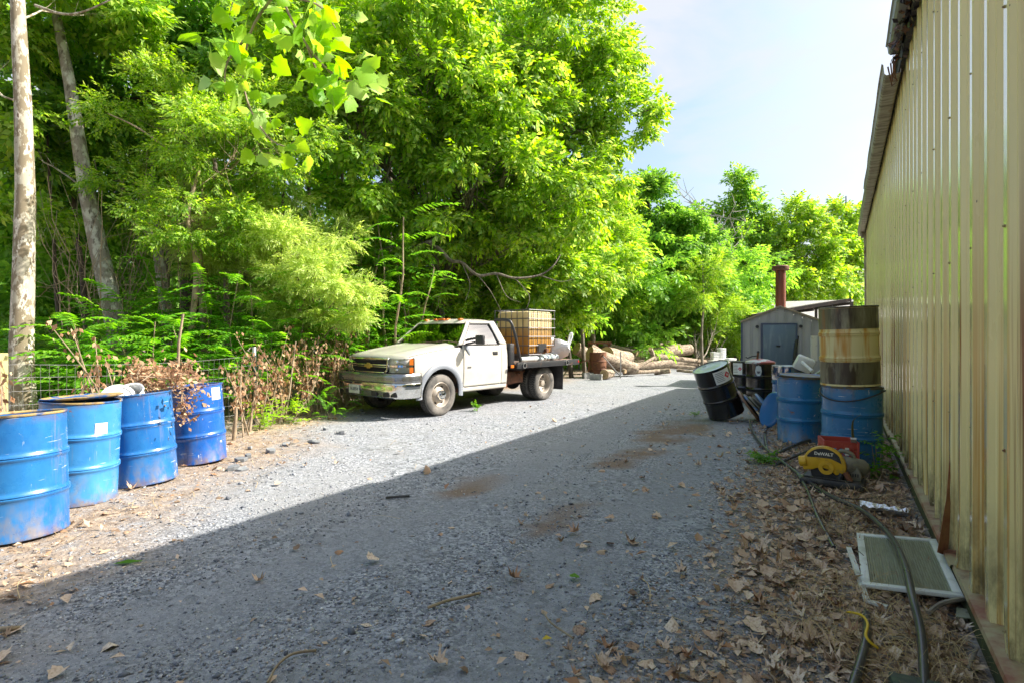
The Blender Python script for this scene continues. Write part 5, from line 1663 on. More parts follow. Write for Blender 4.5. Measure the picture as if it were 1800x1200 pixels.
# tilted black drum
tb = at_px(1277, 9.55)
bt = drum('steel_drum', 'tilted black drum with a pale lid leaning left on the drive', tb + Vector((0, 0, 0.10)), tilt_cam(-0.36, -0.10), 0, 'black_paint', 'black_paint', 'steel_lid', seed=9, R_=0.30, lab=[(face_cam(1277) + 0.62, 0.50, 0.62, 0.84, True)],
          dents=[(face_cam(1277) - 0.9, 0.30, 0.14, 0.05, 0.07), (face_cam(1277) - 0.5, 0.29, 0.3, 0.03, 0.03)])
MB().cyl((-0.13, 0.12, 0.872), (-0.13, 0.12, 0.885), 0.03, 12).build('bung', MAT['steel_lid'], bt)
drum('steel_drum', 'black drum with a red diamond label behind the tilted black drum', at_px(1307, 12.3), (0, 0), 0, 'black_paint', 'black_paint', 'black_metal', seed=10, lab=[(face_cam(1307) - 0.45, 0.36, 0.60, 0.85, True)])
dc = drum('steel_drum', 'glossy black drum with a red and white cover in front of the boiler', at_px(1336, 11.9), (0, 0), 0, 'black_paint', 'black_paint', None, seed=11, R_=0.30)
# silver hazard diamond on it
a = face_cam(1336) - 0.10
mb = MB(); V = [(0.304 * math.cos(a + p), 0.304 * math.sin(a + p), 0.70 + q) for p, q in ((0, -.12), (.16, -.07), (.21, 0), (.16, .1), (0, .125), (-.16, .1), (-.21, 0), (-.16, -.07))]
mb.add(V, [tuple(range(8))]); mb.build('silver_placard', MAT['steel_lid'], dc, smooth=0)
mb = MB(); mb.add([(0.3055 * math.cos(a + p), 0.3055 * math.sin(a + p), 0.70 + q) for p, q in ((-.12, .0), (.12, .0), (.06, -.05), (-.06, -.05))], [(0, 1, 2, 3)]); mb.build('print', MAT['print'], dc, smooth=0)
cv = MB(); cv.lathe([(0, 0.07), (0.16, 0.05), (0.28, 0.012), (0.305, 0.0), (0.31, -0.03)], 32, a0=0, a1=2 * math.pi)
o = cv.build('drum_cover', PM('faded_red_cover', (0.48, 0.10, 0.07), 0.45, layers=[((0.65, 0.65, 0.65), 3.5, 0.52, 0.57)]), None, smooth=60)
o.location = at_px(1336, 11.9) + Vector((0, 0, 0.89)); tag(o, 'faded red and white domed cover on the glossy black drum', 'cover')
# tools lying on it: pump head and crank
pm = empty('hand_pump', at_px(1331, 11.85) + Vector((0, 0, 0.94)), YAW, label='small dark hand pump standing on the covered black drum', cat='pump')
MB().cyl((0, 0, 0), (0.02, 0, 0.15), 0.022, 10).build('column', MAT['rust'], pm)
MB().ball((0.02, 0, 0.16), 0.03, 10, 6).build('head', MAT['black_metal'], pm)
MB().tube([(0.02, 0, 0.08), (-0.1, 0, 0.07), (-0.2, 0.02, 0.03), (-0.24, 0.02, 0.05)], 0.013, 6).build('arm', MAT['black_metal'], pm)
MB().tube([(-0.08, 0, 0.075), (-0.15, 0, 0.11), (-0.22, 0, 0.10)], 0.01, 6).build('lever', MAT['galv'], pm)
# blue drum with clear plastic, behind the pair
drum('steel_drum', 'blue drum wrapped in pale plastic behind the stained blue drum', at_px(1387, 10.4), (0, 0), 0, 'blue', 'steel_lid', 'steel_lid', seed=12)
o = MB().lathe([(0.30, 0.62), (0.305, 0.66), (0.303, 0.84), (0.30, 0.89)], 40, warp=lambda p: p * (1 + 0.012 * mnoise.noise(p * 9))).build('plastic_wrap', glass_mat('clear_plastic_wrap', (0.75, 0.85, 0.95), 0.8, 0.22), None, smooth=60)
o.location = at_px(1387, 10.4); tag(o, 'clear plastic wrap around the top of the drum behind the blue pair', 'plastic wrap')
# white plastic and pale board behind
o = MB().box((0, 0, 0), (0.30, 0.16, 0.26)).build('white_jug', MAT['white_plastic'], None, bevel=0.03)
o.location = at_px(1413, 10.0) + Vector((0, 0, 0.94)); o.rotation_euler = (0.3, 0.4, 0.3); tag(o, 'white plastic container lying behind the stained blue drum', 'container')
mb = MB(); mb.tube([D(1410, 636, 9.9), D(1428, 652, 9.6)], 0.03, 8); o = mb.build('white_pipe', MAT['white_plastic'], None); tag(o, 'short white pipe behind the stained blue drum', 'pipe')
mb = MB(); mb.prism([(-0.2, 0), (0.25, 0), (0.25, 0.30), (0.1, 0.26)], -0.01, 0.01); o = mb.build('pale_board', PM('pale_green_board', (0.45, 0.52, 0.46), 0.6), None, smooth=0)
o.location = at_px(1434, 9.2) + Vector((0, 0, 0.68)); o.rotation_euler = (0.3, 0, YAW); tag(o, 'pale green board propped between the blue drums', 'board')
sb = empty('steel_rack', at_px(1425, 10.6), YAW, label='rusty low rack standing behind the blue drums', cat='rack')
for (x_, y_) in ((-0.35, 0), (0.3, 0), (-0.35, 0.5), (0.3, 0.5)): MB().box((x_, y_, 0.32), (0.04, 0.04, 0.64)).build('leg', MAT['rust'], sb, smooth=0)
MB().box((-0.025, 0.25, 0.655), (0.75, 0.6, 0.03)).build('shelf', MAT['rust'], sb, smooth=0)
o = MB().box((0, 0, 0.35), (0.5, 0.05, 0.7)).build('siding_sheet', MAT['white_plastic'], None, smooth=0)
o.location = at_px(1441, 15.2) + Vector((0, 0, 0.75)); o.rotation_euler = (0, 0, YAW); o.scale.z = 1.0
tag(o, 'white panel standing right of the boiler shed', 'panel')
for q, z_ in enumerate((0.4, 0.74)):
    MB().box((0, 0.05, z_ - 0.75), (0.7, 0.05, 0.09)).build('rust_rail', MAT['rust'], o, smooth=0)

# leaning lids on the ground
lid_mats = [PM('brown_lid', (0.16, 0.09, 0.05), 0.5, layers=[((0.3, 0.3, 0.3), 6, 0.58, 0.68)]), MAT['rim_rust'], PM('dark_olive_lid', (0.07, 0.065, 0.035), 0.45), PM('blue_lid', (0.03, 0.12, 0.26), 0.35, coat=0.3), PM('bright_blue_lid', (0.03, 0.14, 0.36), 0.3, coat=0.3)]
lid_lab = ['brown drum lid leaning against the tilted black drum', 'rusty drum lid leaning second from the tilted black drum', 'dark olive drum lid leaning in the middle of the row', 'dull blue drum lid leaning fourth in the row', 'bright blue drum lid leaning against the stained blue drum']
for q, (px_, Z, lean, r_) in enumerate([(1317, 9.35, 0.62, 0.30), (1331, 9.4, 0.80, 0.30), (1341, 9.4, 0.85, 0.29), (1350, 9.3, 0.70, 0.29), (1354, 8.6, 0.32, 0.29)]):
    mb = MB(); mb.lathe([(0, 0.0), (r_ * 0.8, 0.002), (r_ * 0.86, 0.012), (r_ * 0.95, 0.012), (r_ + 0.004, 0.0), (r_ + 0.008, -0.02), (r_, -0.022), (r_ * 0.94, 0.002), (0, -0.008)], 40)
    o = mb.build('loose_lid', lid_mats[q], None, smooth=50)
    # disc stands on its rim, leaning over to the left
    nrm = (W(-1.0, -0.05, 0) if q == 4 else W(1.0, -0.45, 0)).normalized()
    ax = (nrm * math.cos(lean) + Vector((0, 0, 1)) * math.sin(lean)).normalized()
    o.rotation_euler = ax.to_track_quat('Z', 'Y').to_euler()
    o.location = at_px(px_, Z) + Vector((0, 0, r_ * math.cos(lean) + 0.02))
    tag(o, lid_lab[q], 'lid', 'loose drum lids')

# ------------------------------------------------------------------ black poly pipes and cables on the ground
MAT['pipe'] = PM('black_poly_pipe', (0.03, 0.035, 0.042), 0.3, layers=[((0.06, 0.062, 0.066), 2.5, 0.45, 0.75)], rough_var=0.1)


def ground_run(name, pts, r_, mat, label, cat, k=6, n=10):
    cp = curve_pts([P(px_, py_, h_) for px_, py_, h_ in pts], k)
    c0 = Vector((cp[0].x, cp[0].y, 0))
    o = MB().tube([p - c0 for p in cp], r_, n).build(name, mat, None, smooth=60)
    o.location = c0
    return tag(o, label, cat)


ground_run('poly_pipe', [(1318, 738, .05), (1323, 757, .03), (1342, 784, .03), (1395, 826, .04), (1455, 868, .03), (1515, 896, .05), (1560, 935, .10), (1588, 985, .14), (1604, 1050, .13), (1620, 1120, .08), (1627, 1260, .04)], 0.019, MAT['pipe'], 'thick black pipe running over the white grille towards the camera', 'pipe')
ground_run('poly_pipe', [(1350, 736, .04), (1345, 760, .03), (1347, 782, .03), (1352, 796, .02)], 0.019, MAT['pipe'], 'short black pipe loop beside the bright green weed', 'pipe')
ground_run('poly_pipe', [(1398, 826, .04), (1418, 858, .03), (1436, 905, .03), (1466, 962, .02)], 0.016, MAT['pipe'], 'black pipe end branching off left of the white grille', 'pipe')
ground_run('poly_pipe', [(1522, 1078, .03), (1524, 1110, .05), (1516, 1150, .05), (1496, 1215, .04), (1480, 1270, .03)], 0.019, MAT['pipe'], 'black pipe coming out of the dry grass at the bottom of view', 'pipe')
ground_run('yellow_cable', [(1488, 1074, .04), (1514, 1080, .08), (1525, 1095, .10), (1522, 1115, .09), (1530, 1128, .07), (1543, 1138, .05)], 0.006, PM('yellow_cable_skin', (0.62, 0.42, 0.02), 0.45), 'yellow cable curling over the black pipe in the dry grass', 'cable')
ground_run('power_cable', [(1420, 852, .02), (1450, 868, .02), (1500, 876, .02), (1545, 872, .03), (1558, 860, .03), (1548, 850, .04)], 0.006, MAT['pipe'], 'thin black power cable looping around the saw', 'cable')
ground_run('green_hose', [(1500, 805, .04), (1525, 800, .05), (1546, 796, .07), (1547, 792, .08), (1530, 790, .08), (1505, 795, .06)], 0.009, PM('green_hose_skin', (0.03, 0.22, 0.14), 0.4), 'green hose loop lying by the cream wall', 'hose')
ground_run('poly_pipe', [(1360, 800, .03), (1390, 785, .05), (1415, 775, .06), (1440, 770, .07)], 0.019, MAT['pipe'], 'dark pipe lying behind the saw in front of the blue drums', 'pipe')
ground_run('poly_pipe', [(1365, 815, .03), (1400, 800, .04), (1440, 785, .05), (1470, 780, .06)], 0.016, MAT['pipe'], 'thin dark pipe lying just behind the saw', 'pipe')

# ------------------------------------------------------------------ chop saw
MAT['saw_yellow'] = PM('saw_yellow', (0.62, 0.36, 0.015), 0.4, layers=[((0.32, 0.2, 0.04), 9, 0.55, 0.72), ((0.12, 0.08, 0.04), 20, 0.66, 0.76)])
MAT['saw_grey'] = PM('saw_grey', (0.20, 0.19, 0.14), 0.55, layers=[((0.10, 0.09, 0.07), 8, 0.5, 0.7)])
MAT['saw_black'] = PM('saw_black', (0.022, 0.022, 0.02), 0.5, layers=[((0.09, 0.08, 0.06), 8, 0.52, 0.7)])
sx = P(1483, 866)
ax_ = W(0.80, -0.60).normalized()
SAWR = math.atan2(ax_.y, ax_.x)
saw = empty('chop_saw', sx + W(0.15, 0.0) + Vector((0, 0, 0.015)), SAWR, label='yellow and black chop saw lying by the cream wall', cat='saw')
# x runs along the base to the right-front, y across away from the camera; the near corner of the base is the origin
L_, Wd = 0.50, 0.30
mb = MB(); mb.prism([(-L_, 0.0), (0.03, 0.0), (0.03, 0.055), (-0.02, 0.065), (-L_ + 0.03, 0.065), (-L_, 0.045)], 0.0, Wd); mb.build('base', MAT['saw_black'], saw, bevel=0.006)
mb = MB(); mb.box((-L_ / 2 - 0.02, 0.02, 0.073), (L_ - 0.1, 0.02, 0.014)); mb.build('base_ridge', MAT['saw_black'], saw, bevel=0.003)
cx, cz, gr = -0.30, 0.185, 0.185
out = []
for i in range(25):
    t = math.radians(200 - i * 215 / 24)
    out.append((cx + gr * math.cos(t), cz + gr * math.sin(t)))
out += [(cx + 0.10, cz - 0.08), (cx + 0.05, cz - 0.035), (cx - 0.03, cz - 0.02), (cx - 0.10, cz - 0.05)]
g = MB(); g.prism(out, 0.06, 0.125); guard = g.build('blade_guard', MAT['saw_yellow'], saw, bevel=0.010)
mb = MB(); mb.lathe([(0.030, 0), (0.062, 0), (0.066, 0.006), (0.03, 0.006)], 24, trans(cx + 0.02, 0.056, cz - 0.015) @ rotx(math.pi / 2)); mb.build('guard_ring', MAT['saw_yellow'], guard)
dec = []
for i in range(13):
    t = math.radians(150 - i * 112 / 12); dec.append((cx + 0.165 * math.cos(t), cz + 0.165 * math.sin(t)))
dec += [(cx + 0.15, cz + 0.035), (cx + 0.06, cz + 0.075), (cx - 0.06, cz + 0.075), (cx - 0.14, cz + 0.07)]
mb = MB(); mb.prism(dec, 0.0575, 0.0588); mb.build('badge', MAT['saw_black'], guard, smooth=0)
tx = link('lettering', text_mesh('DeWALT', 0.040, MAT['print_white'], 0.0006, 0.0012), None, guard)
tx.rotation_euler = (math.pi / 2, 0, 0); tx.location = (cx + 0.0, 0.0566, cz + 0.112)
mb = MB(); mb.cyl((cx + 0.02, 0.092, cz - 0.07), (cx + 0.02, 0.094, cz - 0.07), 0.135, 40); mb.build('blade', MAT['saw_black'], saw, smooth=30)
mb = MB(); mb.tube([(cx - 0.15, 0.092, cz + 0.02), (cx - 0.215, 0.092, cz + 0.01)], [0.055, 0.05], 18); mb.build('dust_chute', MAT['saw_yellow'], saw, bevel=0.004)
mb = MB(); mb.lathe([(0, 0), (0.02, 0), (0.02, 0.008), (0, 0.01)], 12, trans(cx + 0.05, 0.06, cz + 0.02) @ rotx(math.pi / 2)); mb.build('bolt', MAT['saw_black'], guard)
# motor housing
mot = MB(); mot.tube([(-0.16, 0.13, 0.20), (-0.14, 0.16, 0.20), (0.0, 0.25, 0.17), (0.02, 0.27, 0.165)], [0.06, 0.082, 0.08, 0.06], 20)
motor = mot.build('motor', MAT['saw_grey'], saw, smooth=40)
mb = MB(); mb.prism([(-0.15, 0.06), (0.0, 0.06), (0.005, 0.12), (-0.03, 0.20), (-0.10, 0.23), (-0.16, 0.20)], 0.13, 0.24); mb.build('motor_housing', MAT['saw_grey'], saw, bevel=0.012)
for q in range(4):
    mb = MB(); mb.box((-0.085 + q * 0.02, 0.127, 0.115), (0.009, 0.006, 0.03)); mb.build('vent_slot', MAT['saw_black'], motor, smooth=0)
hp = curve_pts([(-0.20, 0.17, 0.26), (-0.19, 0.17, 0.31), (-0.14, 0.18, 0.325), (-0.08, 0.19, 0.30), (-0.06, 0.20, 0.25), (-0.08, 0.20, 0.20)], 5)
MB().tube(hp, 0.018, 8).build('handle', MAT['saw_grey'], saw, smooth=60)
MB().tube([(-0.12, 0.05, 0.15), (-0.10, 0.045, 0.11), (-0.07, 0.04, 0.07)], [0.024, 0.026, 0.02], 8).build('clamp_lever', MAT['rust'], saw, smooth=50)
MB().tube([(-0.17, 0.08, 0.06), (-0.15, 0.08, 0.13)], 0.03, 10).build('pivot', MAT['saw_black'], saw)

# ------------------------------------------------------------------ red milk crate, strap and board
MAT['crate'] = PM('faded_red_crate', (0.42, 0.055, 0.035), 0.5, layers=[((0.5, 0.14, 0.1), 7, 0.5, 0.7)])
cr_loc = at_px(1473, 5.72) + Vector((0, 0, 0.115))
crate = empty('milk_crate', cr_loc, YAW - 0.35, label='red plastic milk crate behind the saw', cat='crate')
cw, cdp, chh = 0.30, 0.30, 0.26
cz0 = 0.0


def crate_side(p0, p1):
    """one lattice side of the crate"""
    p0, p1 = Vector(p0), Vector(p1)
    mb = MB()
    d = (p1 - p0)
    for z, hh in ((cz0 + 0.015, 0.03), (chh - 0.035, 0.07)):
        mb.bar(p0 + Vector((0, 0, z)), p1 + Vector((0, 0, z)), 0.012, hh)
    n = 5
    for i in range(n):
        for s in (0, 1):
            a = p0 + d * ((i + s) / n) + Vector((0, 0, 0.03)); b = p0 + d * ((i + 1 - s) / n) + Vector((0, 0, chh / 2 - 0.01))
            mb.bar(a, b, 0.008, 0.009)
            a2 = p0 + d * ((i + 1 - s) / n) + Vector((0, 0, chh / 2 - 0.01)); b2 = p0 + d * ((i + s) / n) + Vector((0, 0, chh - 0.07))
            mb.bar(a2, b2, 0.008, 0.009)
    return mb.build('lattice_side', MAT['crate'], crate, smooth=0)


h_ = cw / 2
for a, b in (((-h_, -h_, 0), (h_, -h_, 0)), ((h_, -h_, 0), (h_, h_, 0)), ((h_, h_, 0), (-h_, h_, 0)), ((-h_, h_, 0), (-h_, -h_, 0))):
    crate_side(a, b)
for sx_ in (-1, 1):
    for sy_ in (-1, 1):
        MB().box((sx_ * h_, sy_ * h_, chh / 2), (0.022, 0.022, chh)).build('corner_post', MAT['crate'], crate, bevel=0.004)
MB().box((0, 0, 0.008), (cw - 0.02, cdp - 0.02, 0.012)).build('floor', MAT['crate'], crate, smooth=0)
for q in range(4):
    MB().box((0.05, -h_ - 0.008, 0.10 + q * 0.03), (0.035, 0.004, 0.018)).build('white_mark', MAT['print_white'], crate, smooth=0)
o = empty('timber_scrap', at_px(1473, 5.72), YAW - 0.3, label='stack of grey scrap boards under the red crate', cat='timber')
for q in range(3): MB().box((0.02 * q, 0.01 * q, 0.018 + 0.037 * q), (0.5 - 0.04 * q, 0.34, 0.036)).build('board', MAT['wood_old'], o, bevel=0.003)
# olive webbing strap standing up behind the crate
p = curve_pts([D(1500, 775, 5.6), D(1498, 755, 5.6), D(1500, 738, 5.58), D(1512, 728, 5.55)], 5)
mb = MB()
V = []
for i, q in enumerate(p):
    w = W(0.028 * (1 - 0.5 * i / len(p)), 0.02)
    V += [q - w, q + w]
mb.add(V, [(2 * i, 2 * i + 1, 2 * i + 3, 2 * i + 2) for i in range(len(p) - 1)])
o = mb.build('webbing_strap', PM('olive_webbing', (0.13, 0.13, 0.06), 0.8, bump=(120, 0.5, 0.003)), None, smooth=60, solid=0.003); tag(o, 'olive webbing strap curling up behind the red crate', 'strap')
o = MB().bar(D(1500, 770, 5.45), P(1507, 812, 0.03), 0.05, 0.018).build('short_board', PM('pale_board_end', (0.5, 0.49, 0.46), 0.7), None, smooth=0); tag(o, 'short pale board standing against the red crate', 'board')

# ------------------------------------------------------------------ white return-air grille on the ground
MAT['grille'] = PM('white_enamel', (0.62, 0.65, 0.60), 0.45, layers=[((0.38, 0.40, 0.32), 6, 0.5, 0.72), (DIRT, 22, 0.66, 0.75)])
MAT['louvre'] = PM('greenish_louvre', (0.34, 0.36, 0.25), 0.5, layers=[((0.24, 0.25, 0.16), 5, 0.45, 0.65), ((0.6, 0.62, 0.56), (30, 6, 1), 0.68, 0.73)])
A_, B_, C_, D_ = P(1493, 938, 0.05), P(1630, 946, 0.09), P(1716, 1055, 0.09), P(1532, 1028, 0.05)
# average to a true rectangle
ce = (A_ + B_ + C_ + D_) / 4
ux = ((B_ - A_) + (C_ - D_)).normalized()
uy = ((A_ - D_) + (B_ - C_)); uy = (uy - ux * uy.dot(ux)).normalized()
uz = ux.cross(uy)
gw, gh = ((B_ - A_).length + (C_ - D_).length) / 2, (((A_ - D_).dot(uy)) + ((B_ - C_).dot(uy))) / 2
gr_ = empty('air_grille', ce, math.atan2(ux.y, ux.x), label='white air return grille lying on the litter by the wall', cat='grille')
gr_.rotation_euler = Matrix((ux, uy, uz)).transposed().to_euler()
fw = 0.042
for (c, s) in (((0, gh / 2 - fw / 2, 0), (gw, fw, 0.022)), ((0, -gh / 2 + fw / 2, 0), (gw, fw, 0.022)), ((gw / 2 - fw / 2, 0, 0), (fw, gh - 2 * fw - 0.002, 0.022)), ((-gw / 2 + fw / 2, 0, 0), (fw, gh - 2 * fw - 0.002, 0.022))):
    MB().box(c, s).build('frame_bar', MAT['grille'], gr_, bevel=0.004)
nl = int((gw - 2 * fw) / 0.0125)
lm = MB().box((0, 0, 0), (0.0095, gh - 2 * fw, 0.003), roty(0.45)).mesh('louvre', MAT['louvre'], smooth=0)
for i in range(nl):
    o = link('louvre', lm, None, gr_); o.location = (-gw / 2 + fw + 0.0065 + i * (gw - 2 * fw) / nl, 0, 0.0)
MB().box((0, 0, -0.012), (gw - 0.03, gh - 0.03, 0.004)).build('backing', MAT['louvre'], gr_, smooth=0)
# bent white frame scrap beside it
p = [P(1492, 962, .04), P(1512, 1020, .03), P(1524, 1055, .03), P(1560, 1066, .03)]
mb = MB()
for i in range(3): mb.bar(p[i], p[i + 1], 0.03, 0.012)
o = mb.build('white_angle_strip', MAT['grille'], None, smooth=0); tag(o, 'bent white metal strip beside the air grille', 'metal strip')
o = MB().prism([(0, 0), (0.2, 0.01), (0.22, 0.09), (0.05, 0.10)], 0, 0.006, 'z').build('pale_sheet_scrap', MAT['louvre'], None, smooth=0); o.location = P(1680, 1085, 0.03); o.rotation_euler = (0.05, 0.0, 0.3); tag(o, 'pale green sheet scrap under the grille corner', 'scrap')
# crumpled foil tray
mb = MB()
mb.grid(lambda u, v: (0.34 * (u - 0.5), 0.16 * (v - 0.5) * (1 - 0.3 * u), 0.015 + 0.05 * (abs(v - 0.5) * 2) ** 3 * (1 - u * 0.4) + 0.018 * mnoise.noise((u * 9, v * 7, 0))), 26, 14)
o = mb.build('foil_tray', PM('crumpled_foil', (0.75, 0.76, 0.75), 0.22, metal=0.95, bump=(35, 0.6, 0.01)), None, smooth=25, solid=0.0012)
o.location = P(1556, 902, 0.0); o.rotation_euler = (0, 0, YAW - 0.5); tag(o, 'crumpled silver foil tray behind the air grille', 'tray')
o = MB().box((0, 0, 0.01), (0.22, 0.06, 0.012)).build('slate_strip', PM('grey_strip', (0.16, 0.17, 0.17), 0.6), None, smooth=0); o.location = P(1583, 903, 0.01); o.rotation_euler = (0, 0.05, YAW - 0.8); tag(o, 'dark grey flat strip beside the foil tray', 'strip')
# sticks and mossy timber near the wall
MAT['stick'] = PM('grey_stick_bark', (0.26, 0.23, 0.18), 0.85, layers=[((0.14, 0.12, 0.09), 9, 0.45, 0.65)])
for i, (pts, r_, lb) in enumerate([([(1632, 1076, .04), (1655, 1060, .07), (1690, 1052, .08), (1714, 1050, .08)], 0.012, 'bent grey stick leaning on the corner of the grille'),
                                   ([(1634, 1124, .03), (1660, 1128, .03), (1700, 1140, .02)], 0.006, 'thin grey stick on the litter below the grille'),
                                   ([(1702, 1176, .03), (1712, 1150, .04), (1718, 1138, .05)], 0.008, 'short grey twig standing near the wall foot'),
                                   ([(1545, 1122, .03), (1580, 1121, .03), (1606, 1126, .02)], 0.010, 'grey stick crossing beneath the black pipe')]):
    o = ground_run('stick', pts, r_, MAT['stick'], lb, 'stick', 4, 6)
q0, q1 = P(1565, 1205, 0.03), P(1760, 1250, 0.03)
o = MB().bar(q0, q1, 0.10, 0.08).build('mossy_timber', PM('green_black_timber', (0.03, 0.04, 0.032), 0.7, layers=[((0.06, 0.09, 0.05), 8, 0.5, 0.7), ((0.12, 0.10, 0.07), 12, 0.6, 0.7)], bump=((6, 30, 30), 0.8, 0.01)), None, bevel=0.01); tag(o, 'dark mossy timber lying at the foot of the wall', 'timber')

# ------------------------------------------------------------------ log pile, scrap and blocks at the end of the yard
BARK_LOG = PM('log_bark', (0.40, 0.325, 0.235), 0.9, layers=[((0.19, 0.14, 0.10), (6, 14, 14), 0.42, 0.54), ((0.48, 0.41, 0.31), (3, 8, 8), 0.56, 0.68)], bump=((4, 26, 26), 0.6, 0.02))
CUT = PM('cut_wood', (0.52, 0.38, 0.22), 0.8, layers=[((0.34, 0.22, 0.11), 9, 0.48, 0.65)])


def log(a, b, r_, label, seed, name='log', bark=None, taper=0.85):
    a, b = Vector(a), Vector(b)
    c = (a + b) / 2
    root = empty(name, Vector((c.x, c.y, 0)), label=label, cat='log', group='logs in the pile')
    c0 = Vector((c.x, c.y, 0))
    pth = wander(a - c0, b - c0, 6, 0.02, seed)
    rr = [r_ * (1 - (1 - taper) * i / 6) * (1 + 0.07 * mnoise.noise((i * 1.7, seed, 0))) for i in range(7)]
    MB().tube(pth, rr, 14, caps=False).build('bark', bark or BARK_LOG, root, smooth=60)
    for i, s in ((0, -1), (6, 1)):
        d = (pth[1] - pth[0]).normalized() if i == 0 else (pth[6] - pth[5]).normalized()
        MB().cyl(pth[i] + d * (-0.02 if s > 0 else 0.02), pth[i] - d * (0.004 if s > 0 else -0.004), rr[i] * 0.985, 14).build('cut_end', CUT, root, smooth=0)
    return root


LOGS = [((1128, 640, 24.0), (1236, 641, 25.2), 0.27, 'long pale log on the ground at the back of the pile'),
        ((1100, 625, 23.2), (1213, 614, 25.0), 0.33, 'thick long log lying highest across the pile'),
        ((1018, 617, 23.5), (1140, 614, 24.5), 0.24, 'thin long log at the very back of the pile'),
        ((1066, 623, 20.6), (1105, 629, 22.0), 0.36, 'short fat log with its dark hollow end facing the drive'),
        ((1036, 620, 19.2), (1118, 648, 19.9), 0.29, 'big log sloping down to the drive in front of the pile'),
        ((1013, 612, 20.4), (1048, 632, 20.8), 0.28, 'curved log rising at the left end of the pile'),
        ((1040, 610, 21.2), (1092, 641, 20.9), 0.15, 'thin log sloping across the middle of the pile'),
        ((1095, 648, 20.8), (1180, 637, 21.8), 0.17, 'crooked branch log in front of the fat short log'),
        ((1150, 631, 22.4), (1143, 612, 21.9), 0.12, 'forked stub standing up from the crooked branch log'),
        ((1180, 643, 22.2), (1222, 647, 22.0), 0.11, 'thin log lying alone at the right front of the pile'),
        ((1096, 655, 19.8), (1160, 652, 20.3), 0.09, 'thin branch on the ground in front of the pile'),
        ((1150, 654, 20.4), (1178, 651, 20.2), 0.13, 'short log piece in front of the pile'),
        ((1225, 637, 26.5), (1250, 634, 27.0), 0.25, 'dark log left of the white blocks'),
        ((1166, 610, 24.6), (1195, 608, 25.0), 0.15, 'short log lying on top of the thick long log'),
        ((1062, 606, 23.6), (1120, 621, 22.8), 0.16, 'pale log slanting behind the fat short log'),
        ((1078, 634, 21.3), (1112, 640, 21.2), 0.13, 'split log under the fat short log'),
        ((1100, 640, 23.0), (1172, 640, 23.4), 0.25, 'log wedged low beneath the thick long log'),
        ((1150, 626, 22.9), (1240, 636, 24.4), 0.14, 'thin pale log slanting down to the right behind the crooked branch'),
        ((1110, 612, 24.4), (1180, 604, 25.2), 0.13, 'thin log crossing the very top of the pile'),
        ((1060, 640, 20.2), (1100, 652, 19.4), 0.10, 'thin split branch leaning on the big sloping log'),
        ((1120, 646, 20.9), (1150, 628, 21.4), 0.08, 'broken branch stub sticking up in the middle of the pile'),
        ((1190, 650, 21.2), (1232, 655, 20.6), 0.07, 'thin stick lying on the gravel right of the pile')]
for i, (a, b, r_, lb) in enumerate(LOGS):
    r_ *= 0.86
    A1, B1 = D(*a), D(*b)
    A1.z = max(A1.z, r_ * 0.92); B1.z = max(B1.z, r_ * 0.80)
    log(A1, B1, r_, lb, i)
o = log(W((1062 - 900) / FPX * 18.2, 18.2, 0.17), W((1076 - 900) / FPX * 18.4, 18.6, 0.17), 0.17, 'round sawn log section in front of the rusty drum', 60)
drum('rusty_drum', 'rusty brown drum without paint by the log pile', at_px(1051, 19.0), (0, 0), 0, 'rust', 'rust', 'rust', seed=20)
# rusty frame of a machine
fr_ = empty('machine_stand', at_px(1054, 22.0), YAW, label='tall rusty steel frame standing behind the logs', cat='frame')
for x_ in (-0.42, -0.1, 0.38):
    MB().box((x_, 0, 0.56), (0.09, 0.09, 1.12)).build('upright', MAT['rust'], fr_, smooth=0)
MB().box((-0.02, 0.0, 1.16), (0.95, 0.3, 0.08)).build('top_plate', MAT['rust'], fr_, smooth=0)
MB().box((-0.02, 0.03, 0.9), (0.8, 0.04, 0.10)).build('cross_bar', MAT['rust'], fr_, smooth=0)
# steel poles
for i, (a, b, lb) in enumerate([((1091, 663), (1091, 618, 17.6), 'upright thin steel pole at the front of the log pile'), ((1092, 661), (1060, 625, 18.4), 'steel pole leaning left against the logs'), ((1056, 656), (1060, 622, 18.6), 'dark steel pole standing by the rusty drum'), ((1002, 640), (1030, 640, 16.5), 'rusty angle iron lying by the truck bed')]):
    A1, B1 = P(*a), D(*b)
    if i == 3: B1.z = 0.7
    o = empty('steel_pole', A1, label=lb, cat='pole')
    MB().tube([(0, 0, -0.03), B1 - A1], 0.02, 7).build('shaft', MAT['rust'] if i in (2, 3) else MAT['galv'], o)
# concrete blocks
MAT['concrete'] = PM('grey_concrete', (0.36, 0.36, 0.34), 0.9, layers=[((0.25, 0.25, 0.24), 8, 0.45, 0.65)], bump=(60, 0.4, 0.004))
MAT['white_block'] = PM('white_foam_block', (0.80, 0.80, 0.78), 0.7, layers=[((0.6, 0.6, 0.58), 4, 0.5, 0.7)])


def cinder(px_, py_, rz_, label, seed):
    c = P(px_, py_)
    root = empty('concrete_block', c, rz_, label=label, cat='block')
    mb = MB()
    for y_ in (-0.085, 0.085): mb.box((0, y_, 0.095), (0.39, 0.022, 0.19))
    for x_ in (-0.184, 0, 0.184): mb.box((x_, 0, 0.095), (0.022, 0.148, 0.188))
    mb.build('shell', MAT['concrete'], root, smooth=0)


